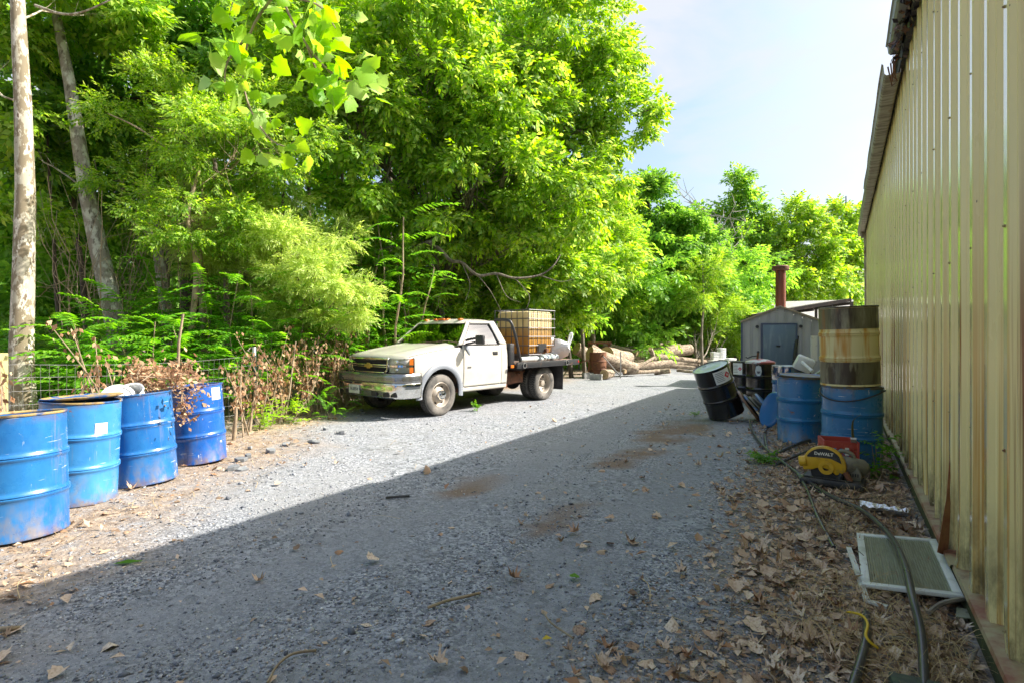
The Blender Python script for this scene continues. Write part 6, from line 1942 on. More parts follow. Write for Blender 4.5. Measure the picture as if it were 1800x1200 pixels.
cinder(1034, 664, 0.9, 'hollow concrete block on the gravel behind the truck', 1)
cinder(1048, 667, 0.2, 'concrete block lying near the hollow one behind the truck', 2)
o = MB().box((0, 0, 0.17), (0.3, 0.3, 0.34)).build('grey_box', MAT['concrete'], None, bevel=0.01); o.location = at_px(1226, 27) + Vector((0, 0, 0.36)); o.rotation_euler = (0, 0, 0.3); tag(o, 'small grey box on the dark log by the white blocks', 'box')
blk = [(1262, 23.6, 0.0, 0.75, 0.5, 0.42, 'big white block low on the left of the white stack'), (1279, 23.4, 0.0, 0.42, 0.5, 0.40, 'white block low on the right of the white stack'), (1257, 23.7, 0.42, 0.30, 0.35, 0.34, 'tall white block on the upper left of the white stack'), (1268, 23.7, 0.42, 0.26, 0.35, 0.50, 'tallest white block on top of the white stack'), (1284, 23.3, 0.40, 0.34, 0.4, 0.10, 'thin white slab on the right block of the white stack')]
for (px_, Z, z0, a, b, h, lb) in blk:
    root = empty('white_block', at_px(px_, Z) + Vector((0, 0, z0)), YAW + 0.1, label=lb, cat='block', group='white blocks in the far stack')
    k = max(1, int(h / 0.09))
    for q in range(k):
        MB().box((0.004 * (q % 2), 0, (q + 0.5) * h / k), (a - 0.01 * (q % 2), b, h / k - 0.008)).build('layer', MAT['white_block'], root, bevel=0.008)
# tyre lying beyond the black drum
MAT['rubber'] = PM('tyre_rubber', (0.03, 0.03, 0.03), 0.8, layers=[((0.11, 0.10, 0.09), 5, 0.45, 0.7)])
o = MB().lathe([(0.17, 0.0), (0.22, -0.09), (0.30, -0.1), (0.34, -0.07), (0.35, 0.0), (0.34, 0.07), (0.30, 0.1), (0.22, 0.09), (0.17, 0.0)], 32).build('old_tyre', MAT['rubber'], None, smooth=50)
o.rotation_euler = (math.pi / 2, 0, YAW + 0.2); o.location = at_px(1294, 17.2) + Vector((0, 0, 0.33)); tag(o, 'old black tyre standing beyond the black drums', 'tyre')

# ------------------------------------------------------------------ litter: leaves, bark, straw
def in_view(p, margin=60):
    q = Vector(p) - Vector((0, 0, EYE))
    Zc = -q.x * SY + q.y * CY; Xc = q.x * CY + q.y * SY
    if Zc < 0.3: return None
    return 900 + FPX * Xc / Zc, 590 - FPX * q.z / Zc, Zc


# flat-lying dry leaf shapes
def curl(tmpl, amt, seed):
    V, F = tmpl
    V = V.copy(); r = np.random.default_rng(seed)
    V[:, 2] += amt * (np.abs(V[:, 1]) ** 1.5) * 1.6 + amt * 0.6 * (V[:, 0] - 0.4) ** 2 + r.normal(scale=0.025, size=len(V))
    return V, F


DRY = [curl(LOBED, 0.6, 1), curl(LOBED_DRY, 1.2, 2), curl(LOBED, -0.45, 3), curl(LEAF_T, 0.9, 4), curl(LEAF_T, -0.6, 5)]
pts = []
tries = 0
cand = []
while len(cand) < 9500 and tries < 90000:
    tries += 1
    if random.random() < 0.8:
        y_ = 1.0 + 11.0 * random.random() ** 1.5
        x_ = WALL_X - 0.12 - abs(random.gauss(0, 1.4))
        if random.random() > verge_mask(x_, y_) * 0.9 + 0.10: continue
    else:
        Zr = random.uniform(2.2, 12); Xr = random.uniform(-1, 0.8) * Zr
        w_ = W(Xr, Zr); x_, y_ = w_.x, w_.y
        if x_ > WALL_X - 0.15 or x_ < -9 or random.random() > soil_mask(x_, y_) * 0.9 + 0.06: continue
    v = in_view((x_, y_, 0))
    if v is None or not (-20 < v[0] < 1830 and v[1] < 1215): continue
    cand.append((x_, y_, v[2]))
sz = [random.choice((0.02, 0.025, 0.03, 0.035, 0.045, 0.05, 0.06, 0.085)) * random.uniform(0.8, 1.15) for _ in cand]
kind = [random.choice((0, 1, 2, 3, 4, 3, 4)) if s_ > 0.045 else random.choice((3, 4)) for s_ in sz]
order = sorted(range(len(cand)), key=lambda i: -sz[i] / cand[i][2])
big_i = set(order[:290])
dry_mats = [PM('tan_dry_leaf', (0.60, 0.46, 0.33), 0.75, layers=[((0.42, 0.29, 0.19), 6, 0.45, 0.65)]), PM('brown_dry_leaf', (0.40, 0.27, 0.18), 0.75, layers=[((0.15, 0.09, 0.06), 6, 0.45, 0.65)]), PM('pale_dry_leaf', (0.66, 0.54, 0.41), 0.75, layers=[((0.3, 0.2, 0.12), 6, 0.5, 0.65)]), PM('russet_dry_leaf', (0.34, 0.19, 0.10), 0.7)]
dmesh = {}
for t in range(5):
    for m_ in range(4):
        dmesh[(t, m_)] = np_mesh('fallen_leaf', DRY[t][0] - np.array([0.4, 0, 0]), DRY[t][1], dry_mats[m_])
small = {t: [] for t in range(5)}
for i, (x_, y_, Zc) in enumerate(cand):
    zg = ground_z(x_, y_)
    if i in big_i:
        o = link('fallen_leaf', dmesh[(kind[i], random.choice((0, 0, 1, 1, 2, 2, 0, 3)))])
        o.location = (x_, y_, zg + 0.012 + random.uniform(0, 0.012)); o.scale = (sz[i],) * 3
        o.rotation_euler = (random.gauss(0, 0.22), random.gauss(0, 0.22), random.uniform(0, 6.28))
        tag(o, 'dry brown leaf fallen on the ground in the foreground', 'leaf', 'dry leaves fallen in the foreground')
    else:
        small[kind[i]].append((x_, y_, zg + 0.008 + random.uniform(0, 0.012), sz[i]))
ps = []
for t in range(5):
    a = np.array(small[t])
    if len(a) == 0: continue
    k = len(a)
    d = rand_unit(k); d[:, 2] *= 0.25
    ps.append(scatter(DRY[t], a[:, :3], d, np.array([0, 0, 1.0]) + RNG.normal(scale=0.25, size=(k, 3)), a[:, 3]))
# fine chaff of broken leaf bits
k = 24000
ys = 1.0 + 11.5 * RNG.random(k) ** 1.4
xs = WALL_X - 0.1 - np.abs(RNG.normal(0, 0.85, k))
keep = np.array([RNG.random() < verge_mask(a, b) for a, b in zip(xs, ys)])
xs, ys = xs[keep], ys[keep]
k2 = 14000
Zr = 2.4 + 11 * RNG.random(k2) ** 1.2; Xr = RNG.uniform(-1, 0.2, k2) * Zr
xl, yl = Xr * CY - Zr * SY, Xr * SY + Zr * CY
keep = np.array([RNG.random() < soil_mask(a, b) * 0.95 for a, b in zip(xl, yl)])
xs, ys = np.concatenate([xs, xl[keep]]), np.concatenate([ys, yl[keep]])
zs = np.array([ground_z(a, b) for a, b in zip(xs, ys)]) + 0.006
d = rand_unit(len(xs)); d[:, 2] *= 0.3
CH = (np.array([(0, 0, 0), (.5, .22, .05), (1, 0, 0), (.5, -.22, .04)], dtype=float), np.array([(0, 1, 2), (0, 2, 3)]))
ps.append(scatter(CH, np.stack([xs, ys, zs], 1), d, np.array([0, 0, 1.0]) + RNG.normal(scale=0.35, size=(len(xs), 3)), np.clip(RNG.lognormal(-3.7, 0.5, len(xs)), 0.01, 0.11)))
V, F = cat_vf(ps)
o = link('leaf_litter', np_mesh('leaf_litter', V, F, LITTER)); tag(o, 'brown leaf litter and chaff strewn over the ground', 'leaf litter', kind='stuff')

# dry straw tufts
STRIP = []
for q in range(3):
    r = np.random.default_rng(q + 50)
    b1, b2 = r.uniform(-.5, .5), r.uniform(0.1, .45)
    V, F = [], []
    for i in range(5):
        t = i / 4
        V += [(t, b1 * t * t - .008, b2 * 4 * t * (1 - t) * 0.5), (t, b1 * t * t + .008, b2 * 4 * t * (1 - t) * 0.5)]
        if i: F += [(2 * i - 2, 2 * i - 1, 2 * i + 1), (2 * i - 2, 2 * i + 1, 2 * i)]
    STRIP.append((np.array(V, dtype=float), np.array(F)))
tufts = [(1560, 1090, 0.16, 200), (1520, 1040, 0.10, 90), (1600, 1140, 0.14, 120), (1480, 900, 0.12, 130), (1510, 1150, 0.16, 110), (1470, 935, 0.10, 120), (1450, 1120, 0.12, 120), (1590, 1190, 0.12, 200), (1655, 1160, 0.10, 120), (1430, 1060, 0.14, 90), (1545, 880, 0.1, 90)]
ps = []
for (px_, py_, sp, n_) in tufts:
    c = P(px_, py_)
    pos = np.stack([RNG.normal(c.x, sp, n_), RNG.normal(c.y, sp, n_), RNG.uniform(0.004, 0.035, n_)], 1)
    pos[:, 0] = np.minimum(pos[:, 0], WALL_X - 0.16)
    d = rand_unit(n_); d[:, 2] = np.abs(d[:, 2]) * 0.25
    ps.append(scatter(STRIP[n_ % 3], pos, d, np.array([0, 0, 1.0]) + RNG.normal(scale=0.2, size=(n_, 3)), RNG.uniform(0.07, 0.17, n_)))
n_ = 2600
Zr = 2.6 + 10 * RNG.random(n_); Xr = RNG.uniform(-1, 0.9, n_) * Zr
xl, yl = Xr * CY - Zr * SY, Xr * SY + Zr * CY
keep = np.array([(a < WALL_X - 0.2) and RNG.random() < max(soil_mask(a, b), verge_mask(a, b)) * 0.8 + 0.05 for a, b in zip(xl, yl)])
d = rand_unit(int(keep.sum())); d[:, 2] *= 0.08
ps.append(scatter(STRIP[1], np.stack([xl[keep], yl[keep], np.full(keep.sum(), 0.01)], 1), d, np.tile([0, 0, 1.0], (int(keep.sum()), 1)), RNG.uniform(0.06, 0.3, int(keep.sum()))))
V, F = cat_vf(ps)
n_ = 1500
ty = 1.0 + 11 * RNG.random(n_) ** 1.3; tx_ = WALL_X - 0.14 - np.abs(RNG.normal(0, 0.9, n_))
keep = np.array([RNG.random() < verge_mask(a, b) for a, b in zip(tx_, ty)])
d = rand_unit(int(keep.sum())); d[:, 2] *= 0.12
TV, TF = scatter((STRIP[2][0] * np.array([1, 1.6, 0.4]), STRIP[2][1]), np.stack([tx_[keep], ty[keep], np.full(keep.sum(), 0.016)], 1), d, np.array([0, 0, 1.0]) + RNG.normal(scale=0.3, size=(int(keep.sum()), 3)), RNG.uniform(0.05, 0.24, int(keep.sum())))
o = link('twig_litter', np_mesh('twig_litter', TV, TF, leaf_mat('twig_litter', [(0.06, 0.045, 0.03), (0.16, 0.115, 0.08), (0.30, 0.24, 0.17)], trans=0.02, rough=0.85))); tag(o, 'small dead twigs strewn among the leaf litter by the wall', 'twigs', kind='stuff')
o = link('dry_grass', np_mesh('dry_grass', V, F, STRAW)); tag(o, 'dry yellow straw and grass tangled over the litter', 'straw', kind='stuff')

# things picked out on the gravel: bark strips, twigs, slate pieces
BARKC = PM('shed_bark', (0.34, 0.27, 0.17), 0.85, layers=[((0.2, 0.15, 0.09), 9, 0.45, 0.65)])
for i, (pts, r_, lb) in enumerate([([(752, 1067, .012), (785, 1055, .02), (815, 1048, .018), (844, 1041, .01)], 0.008, 'pale strip of bark on the gravel in the middle foreground'),
                                   ([(470, 1199, .01), (488, 1168, .015), (515, 1148, .012), (556, 1142, .01)], 0.006, 'thin brown twig at the bottom left of the gravel'),
                                   ([(955, 1075, .01), (970, 1095, .012), (1008, 1121, .008)], 0.005, 'thin dry twig on the gravel right of centre'),
                                   ([(678, 874, .012), (700, 872, .015), (720, 871, .012)], 0.011, 'short black stick near the shadow edge'),
                                   ([(0, 1105, .015), (18, 1104, .02), (34, 1103, .01)], 0.012, 'dark curled bark at the left edge of the gravel')]):
    ground_run('bark_strip' if i in (0, 4) else 'twig', pts, r_, MAT['saw_black'] if i == 3 else BARKC, lb, 'bark' if i in (0, 4) else 'twig', 5, 6)
SL = PM('grey_slate', (0.17, 0.18, 0.19), 0.75, layers=[((0.3, 0.31, 0.31), 6, 0.5, 0.7)], bump=(20, 0.4, 0.01))
for i in range(16):
    px_, py_ = random.uniform(400, 640), 0
    py_ = 812 - (px_ - 400) * 0.33 + random.uniform(-14, 22)
    c = P(px_, py_)
    n_ = random.randint(5, 7)
    r_ = random.uniform(0.035, 0.09)
    out = [(r_ * random.uniform(0.6, 1.1) * math.cos(6.283 * q / n_), r_ * random.uniform(0.6, 1.0) * math.sin(6.283 * q / n_)) for q in range(n_)]
    o = MB().prism(out, 0, random.uniform(0.02, 0.045), 'z').build('slate_piece', SL, None, smooth=0, bevel=0.004)
    o.location = c + Vector((0, 0, 0.0)); o.rotation_euler = (random.gauss(0, .12), random.gauss(0, .12), random.uniform(0, 6)); tag(o, 'flat grey stone slab on the gravel edge left of the truck', 'stone', 'flat grey stones left of the truck')
o = link('green_leaf', np_mesh('green_leaf', LEAF_T[0], LEAF_T[1], GREEN_W)); o.location = P(198, 990, 0.012); o.scale = (0.17, 0.09, 0.1); o.rotation_euler = (0.1, 0, YAW + 0.35); tag(o, 'long fresh green leaf on the gravel below the first blue drum', 'leaf')
o = link('green_leaf', np_mesh('green_leaf', LOBED[0], LOBED[1], GREEN_W)); o.location = P(1010, 1013, 0.012); o.scale = (0.06,) * 3; o.rotation_euler = (0.1, 0, 2.0); tag(o, 'small fresh green leaf on the gravel in the centre', 'leaf')
o = link('yellow_leaf', np_mesh('yellow_leaf', DRY[3][0], DRY[3][1], PM('yellow_leaf', (0.5, 0.36, 0.02), 0.6))); o.location = P(952, 1124, 0.012); o.scale = (0.05, 0.06, 0.05); o.rotation_euler = (0.1, 0, YAW); tag(o, 'single yellow leaf on the gravel in the foreground', 'leaf')


# ------------------------------------------------------------------ flatbed truck
MAT['truck_white'] = PM('white_truck_paint', (0.54, 0.515, 0.455), 0.28, layers=[((0.46, 0.43, 0.36), 3, 0.45, 0.75), ((0.40, 0.32, 0.22), (5, 5, 9), 0.66, 0.80)], coat=0.5)
MAT['chrome'] = PM('chrome', (0.72, 0.72, 0.70), 0.10, metal=1.0, layers=[((0.45, 0.42, 0.36), 6, 0.55, 0.75)], rough_var=0.06)
MAT['grey_plastic'] = PM('grey_plastic_flare', (0.24, 0.26, 0.29), 0.5)
MAT['black_plastic'] = PM('black_plastic', (0.02, 0.02, 0.021), 0.5)
MAT['dark_under'] = PM('dark_chassis', (0.03, 0.027, 0.024), 0.8, layers=[((0.14, 0.08, 0.05), 6, 0.5, 0.7)])
MAT['amber'] = PM('amber_lens', (0.65, 0.16, 0.02), 0.2, coat=0.5)
MAT['red_lens'] = PM('red_lens', (0.5, 0.02, 0.02), 0.2, coat=0.5)
MAT['lamp_lens'] = PM('hazy_headlamp', (0.30, 0.30, 0.19), 0.22, layers=[((0.6, 0.6, 0.5), 5, 0.5, 0.7)], coat=0.6)
MAT['lamp_bowl'] = PM('lamp_reflector', (0.75, 0.75, 0.7), 0.2, metal=0.7)
MAT['gold'] = PM('gold_emblem', (0.55, 0.40, 0.10), 0.3, metal=0.7)
MAT['tyre'] = PM('dusty_tyre', (0.085, 0.08, 0.072), 0.85, layers=[((0.22, 0.20, 0.175), 4, 0.42, 0.66), ((0.04, 0.04, 0.04), 9, 0.58, 0.7)])
MAT['tread'] = PM('tyre_tread', (0.05, 0.05, 0.047), 0.85, layers=[((0.13, 0.12, 0.11), 6, 0.5, 0.7)])
MAT['steel_wheel'] = PM('dusty_steel_wheel', (0.40, 0.35, 0.29), 0.55, metal=0.3, layers=[((0.2, 0.16, 0.12), 5, 0.5, 0.7)])
MAT['seat'] = PM('grey_seat_cloth', (0.10, 0.10, 0.105), 0.9)
MAT['windscreen'] = glass_mat('windscreen_glass', (0.42, 0.50, 0.46), 0.8, 0.20)
MAT['side_glass'] = glass_mat('side_window_glass', (0.30, 0.38, 0.44), 1.0, 0.22)

rear = W(0.632, 0.775).normalized()
side_far = W(-0.775, 0.632).normalized()
NEAR = W(-1.274, 9.943)
t_loc = NEAR + side_far * 0.97
truck = empty('flatbed_truck', t_loc, math.atan2(rear.y, rear.x), label='old white single-cab flatbed truck with dual rear wheels parked on gravel', cat='truck')
HWZ = [(0.35, 0.915), (0.5, 0.935), (0.80, 0.962), (1.05, 0.955), (1.20, 0.94), (1.28, 0.925), (1.5, 0.82), (1.72, 0.70), (1.8, 0.66)]


def lerp_tab(tab, z):
    if z <= tab[0][0]: return tab[0][1]
    for (a, u), (b, v) in zip(tab, tab[1:]):
        if z <= b: return u + (v - u) * (z - a) / (b - a)
    return tab[-1][1]


def hwz(x, z):
    w = lerp_tab(HWZ, z)
    if x < -0.3: w -= 0.10 * ((-0.3 - x) / 0.5) ** 2
    if 0.78 < z < 0.82: w -= 0.004
    return w


def side_patch(name, x0, x1, zb, zt, s, mat, parent, nx=24, nz=10, off=0.0, thick=0.012):
    mb = MB()

    def fn(u, v):
        x = x0 + (x1 - x0) * u
        b, t = zb(x), zt(x)
        z = b + (t - b) * v
        return (x, s * (hwz(x, z) + off), z)
    mb.grid(fn, nx, nz)
    me_o = mb.build(name, mat, parent, smooth=40)
    # thickness towards the inside
    md = me_o.modifiers.new('thickness', 'SOLIDIFY'); md.thickness = thick; md.offset = 0.0
    return me_o


AR = 0.475
WR = 0.378


def arch(x): return 0.40 + math.sqrt(max(0.0, AR * AR - x * x)) if abs(x) < AR else 0.40


def hood_side(x): return 1.055 + 0.145 * min(1.0, max(0.0, (x + 0.75) / 1.3)) ** 0.8


for s in (-1, 1):
    side_patch('fender', -0.615, 0.555, lambda x: (arch(x) if abs(x) < AR else (0.62 if x < 0 else 0.46)), hood_side, s, MAT['truck_white'], truck, nx=54, nz=10)
    # flare around the wheel arch
    mb = MB()
    prof = [(-0.02, 0.004), (-0.02, 0.03), (0.02, 0.045), (0.075, 0.035), (0.09, 0.006)]

    def fl(u, v, s=s):
        t = math.radians(-8 + 196 * u)
        i = v * (len(prof) - 1); k = min(len(prof) - 2, int(i)); f = i - k
        dr = prof[k][0] + (prof[k + 1][0] - prof[k][0]) * f; dy = prof[k][1] + (prof[k + 1][1] - prof[k][1]) * f
        x = (AR + dr) * math.cos(t); z = 0.40 + (AR + dr) * math.sin(t)
        return (x, s * (hwz(x, max(0.45, z)) + dy), z)
    mb.grid(fl, 36, 8)
    mb.build('wheel_flare', MAT['grey_plastic'], truck, smooth=60)
    # inner wheel well
    MB().grid(lambda u, v, s=s: ((AR + 0.03) * math.cos(math.pi * u), s * (0.45 + 0.47 * v), 0.40 + (AR + 0.03) * math.sin(math.pi * u)), 20, 1).build('wheel_well', MAT['dark_under'], truck, smooth=60)
    # door below the glass
    door = side_patch('door', 0.565, 1.68, lambda x: 0.475, lambda x: 1.275, s, MAT['truck_white'], truck, nx=20, nz=22)
    side_patch('cab_corner', 1.688, 1.87, lambda x: 0.475, lambda x: 1.275, s, MAT['truck_white'], truck, nx=8, nz=22)
    side_patch('rocker', 0.50, 1.88, lambda x: 0.385, lambda x: 0.467, s, MAT['truck_white'], truck, nx=10, nz=3, off=-0.01)
    # side moulding crease
    MB().bar((0.58, s * (hwz(0.6, 0.80) + 0.003), 0.80), (1.59, s * (hwz(1.5, 0.80) + 0.003), 0.80), 0.006, 0.010).build('door_crease', MAT['truck_white'], door, smooth=0)
    # door handle
    hb_ = MB(); hb_.box((1.49, s * 0.957, 1.10), (0.15, 0.02, 0.075)); hd = hb_.build('door_handle', MAT['black_plastic'], door, bevel=0.008)
    MB().box((1.49, s * 0.968, 1.105), (0.11, 0.018, 0.025)).build('grip', MAT['grey_plastic'], hd, bevel=0.004) if False else None
    # badge
    tx = link('badge', text_mesh('3500', 0.055, MAT['print'], 0.001, 0.001, 'badge'), None, door)
    tx.location = (0.72, s * (hwz(0.7, 0.84) + 0.009), 0.845); tx.rotation_euler = (math.pi / 2, 0, 0 if s < 0 else math.pi)
    # pillars and roof rail (as strips following the tumblehome)
    def up(x, z, s=s, o=0.0): return Vector((x, s * (lerp_tab(HWZ, z) + o), z))
    pil = MB()
    def strip(A, B, C, D2, k=8, mb=None):
        """quad strip between polyline ends A->B (outer) and C->D2 (inner), following the side surface"""
        mb.grid(lambda u, v: up((A[0] + (B[0] - A[0]) * u) * (1 - v) + (C[0] + (D2[0] - C[0]) * u) * v, (A[1] + (B[1] - A[1]) * u) * (1 - v) + (C[1] + (D2[1] - C[1]) * u) * v), k, 2)
    strip((0.44, 1.27), (0.92, 1.735), (0.56, 1.275), (0.965, 1.695), mb=pil)          # A pillar and door frame
    strip((0.92, 1.735), (1.74, 1.745), (0.965, 1.695), (1.56, 1.70), mb=pil)          # roof rail
    strip((1.74, 1.745), (1.87, 1.27), (1.56, 1.70), (1.65, 1.275), mb=pil)           # rear pillar
    p_ = pil.build('window_frame', MAT['truck_white'], truck, smooth=60)
    md = p_.modifiers.new('thickness', 'SOLIDIFY'); md.thickness = 0.03; md.offset = 0.0
    gl = MB(); strip((0.56, 1.27), (1.65, 1.27), (0.965, 1.70), (1.56, 1.70), mb=gl)
    g_ = gl.build('side_window', MAT['side_glass'], truck, smooth=60); g_.location = (0, -s * 0.008, 0)
    # black window seal
    sl = MB(); sl.tube([up(0.565, 1.275, o=0.016), up(0.97, 1.69, o=0.016), up(1.55, 1.695, o=0.016), up(1.645, 1.275, o=0.016), up(0.565, 1.275, o=0.016)], 0.009, 5); sl.build('window_seal', MAT['black_plastic'], truck)
    # towing mirror
    mr = MB()
    mr.tube([(0.66, s * 0.93, 1.36), (0.70, s * 1.05, 1.39), (0.72, s * 1.17, 1.40)], 0.022, 8); mr.tube([(0.66, s * 0.93, 1.29), (0.72, s * 1.12, 1.33)], 0.018, 8)
    mir = mr.build('mirror_arm', MAT['black_plastic'], truck)
    MB().box((0.73, s * 1.24, 1.375), (0.07, 0.20, 0.17)).build('mirror_head', MAT['black_plastic'], mir, bevel=0.02)
    MB().box((0.768, s * 1.24, 1.375), (0.004, 0.17, 0.14)).build('mirror_glass', MAT['chrome'], mir, smooth=0)
    mb = MB(); mb.prism([(0.60, 1.26), (0.70, 1.26), (0.76, 1.10), (0.73, 1.08)], s * 0.955, s * 0.97); mb.build('mirror_bracket', MAT['grey_plastic'], mir, bevel=0.004)
    # headlamps: two units with a chrome bar between, amber outer end
    def lamp(z0, z1, s=s):
        mb = MB()
        mb.grid(lambda u, v: (-0.845 + 0.155 * u ** 2, s * (0.53 + 0.355 * u), z0 + (z1 - z0) * v), 8, 3)
        o = mb.build('headlight', MAT['lamp_lens'], truck, smooth=60, solid=0.02)
        MB().ball((-0.835 + 0.03, s * 0.66, (z0 + z1) / 2), (0.02, 0.07, 0.04), 12, 6).build('reflector', MAT['lamp_bowl'], o)
        mb = MB(); mb.grid(lambda u, v: (-0.69 + 0.062 * u, s * (0.886 + 0.03 * u), z0 + (z1 - z0) * v), 3, 3); mb.build('amber_marker', MAT['amber'], o, smooth=60, solid=0.02)
    lamp(0.805, 0.905); lamp(0.945, 1.05)
    MB().grid(lambda u, v, s=s: (-0.86 + 0.225 * u ** 2, s * (0.52 + 0.395 * u), 0.908 + 0.034 * v), 8, 1).build('headlight_bar', MAT['chrome'], truck, smooth=60, solid=0.012)
# hood
def hood_fn(u, v):
    x = -0.86 + 1.42 * u
    y = -0.93 + 1.86 * v
    k = abs(y) / 0.93
    t = max(0.0, (x + 0.80) / 1.4)
    zc = 1.085 + 0.20 * t ** 0.85
    z = zc + 0.035 * (1 - k ** 2) + 0.02 * math.exp(-((k - 0.62) / 0.12) ** 2) * min(1, t * 4)
    ze = hood_side(x)
    f = max(0.0, (k - 0.80) / 0.20)
    z = z * (1 - f * f) + (ze + 0.004) * f * f
    if x < -0.76: z -= 0.5 * (-0.76 - x) ** 1.3 * 4
    xx = x + 0.10 * k ** 3 * max(0.0, 1 - t * 2)
    yy = y * (1 - 0.06 * max(0.0, (-0.3 - x) / 0.56) ** 2)
    return (xx, yy, z)
for s in (-1, 1):
    MB().tube([Vector(hood_fn(q / 12, 0.5 + s * 0.475)) + Vector((0, 0, 0.003)) for q in range(1, 13)], 0.007, 5).build('hood_gap', MAT['black_plastic'], truck)
hood = MB().grid(hood_fn, 28, 32).build('hood', MAT['truck_white'], truck, smooth=60)
md = hood.modifiers.new('thickness', 'SOLIDIFY'); md.thickness = 0.012; md.offset = -1.0
MB().box((0.60, 0, 1.255), (0.14, 1.74, 0.05)).build('cowl', MAT['black_plastic'], truck, bevel=0.01)
# nose core behind lamps
MB().box((-0.40, 0, 0.80), (0.62, 1.2, 0.46)).build('engine_bay', MAT['dark_under'], truck, smooth=0)
MB().box((-0.72, 0, 0.92), (0.03, 1.62, 0.27)).build('nose_panel', MAT['black_plastic'], truck, smooth=0)
# grille
gr0 = MB()
gr0.box((-0.845, 0, 0.925), (0.02, 1.0, 0.23)); grille = gr0.build('grille', MAT['black_plastic'], truck, smooth=0)
ring = [(-0.535, 1.05), (0.535, 1.05), (0.50, 0.85), (0.44, 0.80), (-0.44, 0.80), (-0.50, 0.85), (-0.535, 1.05)]
mb = MB()
for a, b in zip(ring, ring[1:]): mb.bar((-0.868, a[0], a[1]), (-0.868, b[0], b[1]), 0.04, 0.034)
mb.build('grille_surround', MAT['chrome'], grille, bevel=0.004)
MB().box((-0.872, 0, 0.94), (0.03, 1.02, 0.022)).build('grille_bar', MAT['chrome'], grille, bevel=0.004)
MB().box((-0.872, 0, 0.905), (0.03, 1.02, 0.012)).build('grille_bar', MAT['chrome'], grille, bevel=0.003)
mb = MB()
for q in range(26):
    y_ = -0.48 + q * 0.0384
    for (z0, z1) in ((0.83, 0.895), (0.955, 1.03)):
        mb.bar((-0.860, y_, z0), (-0.860, y_ + 0.03, z1), 0.006, 0.006); mb.bar((-0.860, y_ + 0.03, z0), (-0.860, y_, z1), 0.006, 0.006)
mb.build('grille_mesh', MAT['black_plastic'], grille, smooth=0)['kind'] = 'stuff'
mb = MB(); mb.prism([(-0.12, 0.895), (-0.045, 0.895), (-0.045, 0.870), (0.045, 0.870), (0.045, 0.895), (0.12, 0.895), (0.10, 0.945), (0.045, 0.945), (0.045, 0.970), (-0.045, 0.970), (-0.045, 0.945), (-0.10, 0.945)], -0.905, -0.888, 'x'); mb.build('emblem', MAT['gold'], grille, bevel=0.003)
# bumper: swept in plan
plan = [(-0.50, 0.99), (-0.70, 0.99), (-0.86, 0.95), (-0.965, 0.82), (-1.005, 0.60), (-1.02, 0.3), (-1.025, 0.0)]
plan = plan + [(x, -y) for x, y in plan[-2::-1]]
def bump_strip(name, zs, mat, parent, inset=0.0):
    mb = MB()
    def fn(u, v):
        i = u * (len(plan) - 1); k = min(len(plan) - 2, int(i)); f = i - k
        x = plan[k][0] + (plan[k + 1][0] - plan[k][0]) * f; y = plan[k][1] + (plan[k + 1][1] - plan[k][1]) * f
        j = v * (len(zs) - 1); m_ = min(len(zs) - 2, int(j)); g = j - m_
        z = zs[m_][0] + (zs[m_ + 1][0] - zs[m_][0]) * g; d = zs[m_][1] + (zs[m_ + 1][1] - zs[m_][1]) * g + inset
        r_ = math.hypot(x, y)
        return (x + d * (1 - abs(y) / 1.3), y * (1 - d * 0.5 * abs(y)), z)
    mb.grid(fn, 48, (len(zs) - 1) * 3)
    o = mb.build(name, mat, parent, smooth=45)
    md = o.modifiers.new('thickness', 'SOLIDIFY'); md.thickness = 0.012; md.offset = 0.0
    return o
bumper = bump_strip('bumper', [(0.375, 0.07), (0.45, 0.035), (0.50, 0.0), (0.61, -0.012), (0.635, 0.0)], MAT['chrome'], truck)
bump_strip('bumper_upper', [(0.637, 0.012), (0.66, -0.012), (0.76, 0.0), (0.79, 0.03), (0.795, 0.09)], PM('chrome_dark_reflection', (0.28, 0.29, 0.30), 0.22, metal=0.8, layers=[((0.22, 0.2, 0.16), 5, 0.5, 0.7)]), bumper)  # upper chrome of the bumper; the dark reflection is put into its colour
for y_ in (-0.78, -0.62, -0.32, 0.30, 0.46, 0.70):
    MB().box((-1.0 + 0.20 * max(0, abs(y_) - 0.5), y_, 0.445), (0.05, 0.13, 0.085), None).build('bumper_opening', MAT['black_plastic'], bumper, bevel=0.006)
for y_ in (0.10, 0.42):
    MB().box((-1.032, y_, 0.612), (0.02, 0.24, 0.034)).build('tow_slot', MAT['black_plastic'], bumper, bevel=0.004)
pl = MB().box((-1.045, 0.22, 0.50), (0.012, 0.31, 0.155)).build('licence_plate', PM('licence_plate', (0.62, 0.64, 0.56), 0.5, layers=[((0.4, 0.42, 0.36), 7, 0.5, 0.7)]), bumper, bevel=0.003)
tx = link('plate_number', text_mesh('7638S4', 0.085, MAT['print'], 0.0008, 0.0008, 'plate_number'), None, pl)
tx.location = (-1.0525, 0.22, 0.50); tx.rotation_euler = (math.pi / 2, 0, -math.pi / 2)
# windscreen
def ws(u, v):
    y = (-1 + 2 * u)
    x = 0.47 + 0.42 * v; z = 1.262 + 0.425 * v + 0.012 * math.sin(math.pi * v)
    w = 0.875 + (0.70 - 0.875) * v
    return (x - 0.10 * (1 - y * y), y * w, z)
MB().grid(ws, 16, 8).build('windscreen', MAT['windscreen'], truck, smooth=60)
mb = MB(); mb.tube([ws(i / 16, 1.0) for i in range(17)], 0.008, 5); mb.build('windscreen_seal', MAT['black_plastic'], truck)
MB().bar((0.40, -0.2, 1.275), (0.50, 0.55, 1.36), 0.012, 0.012).build('wiper', MAT['black_plastic'], truck)
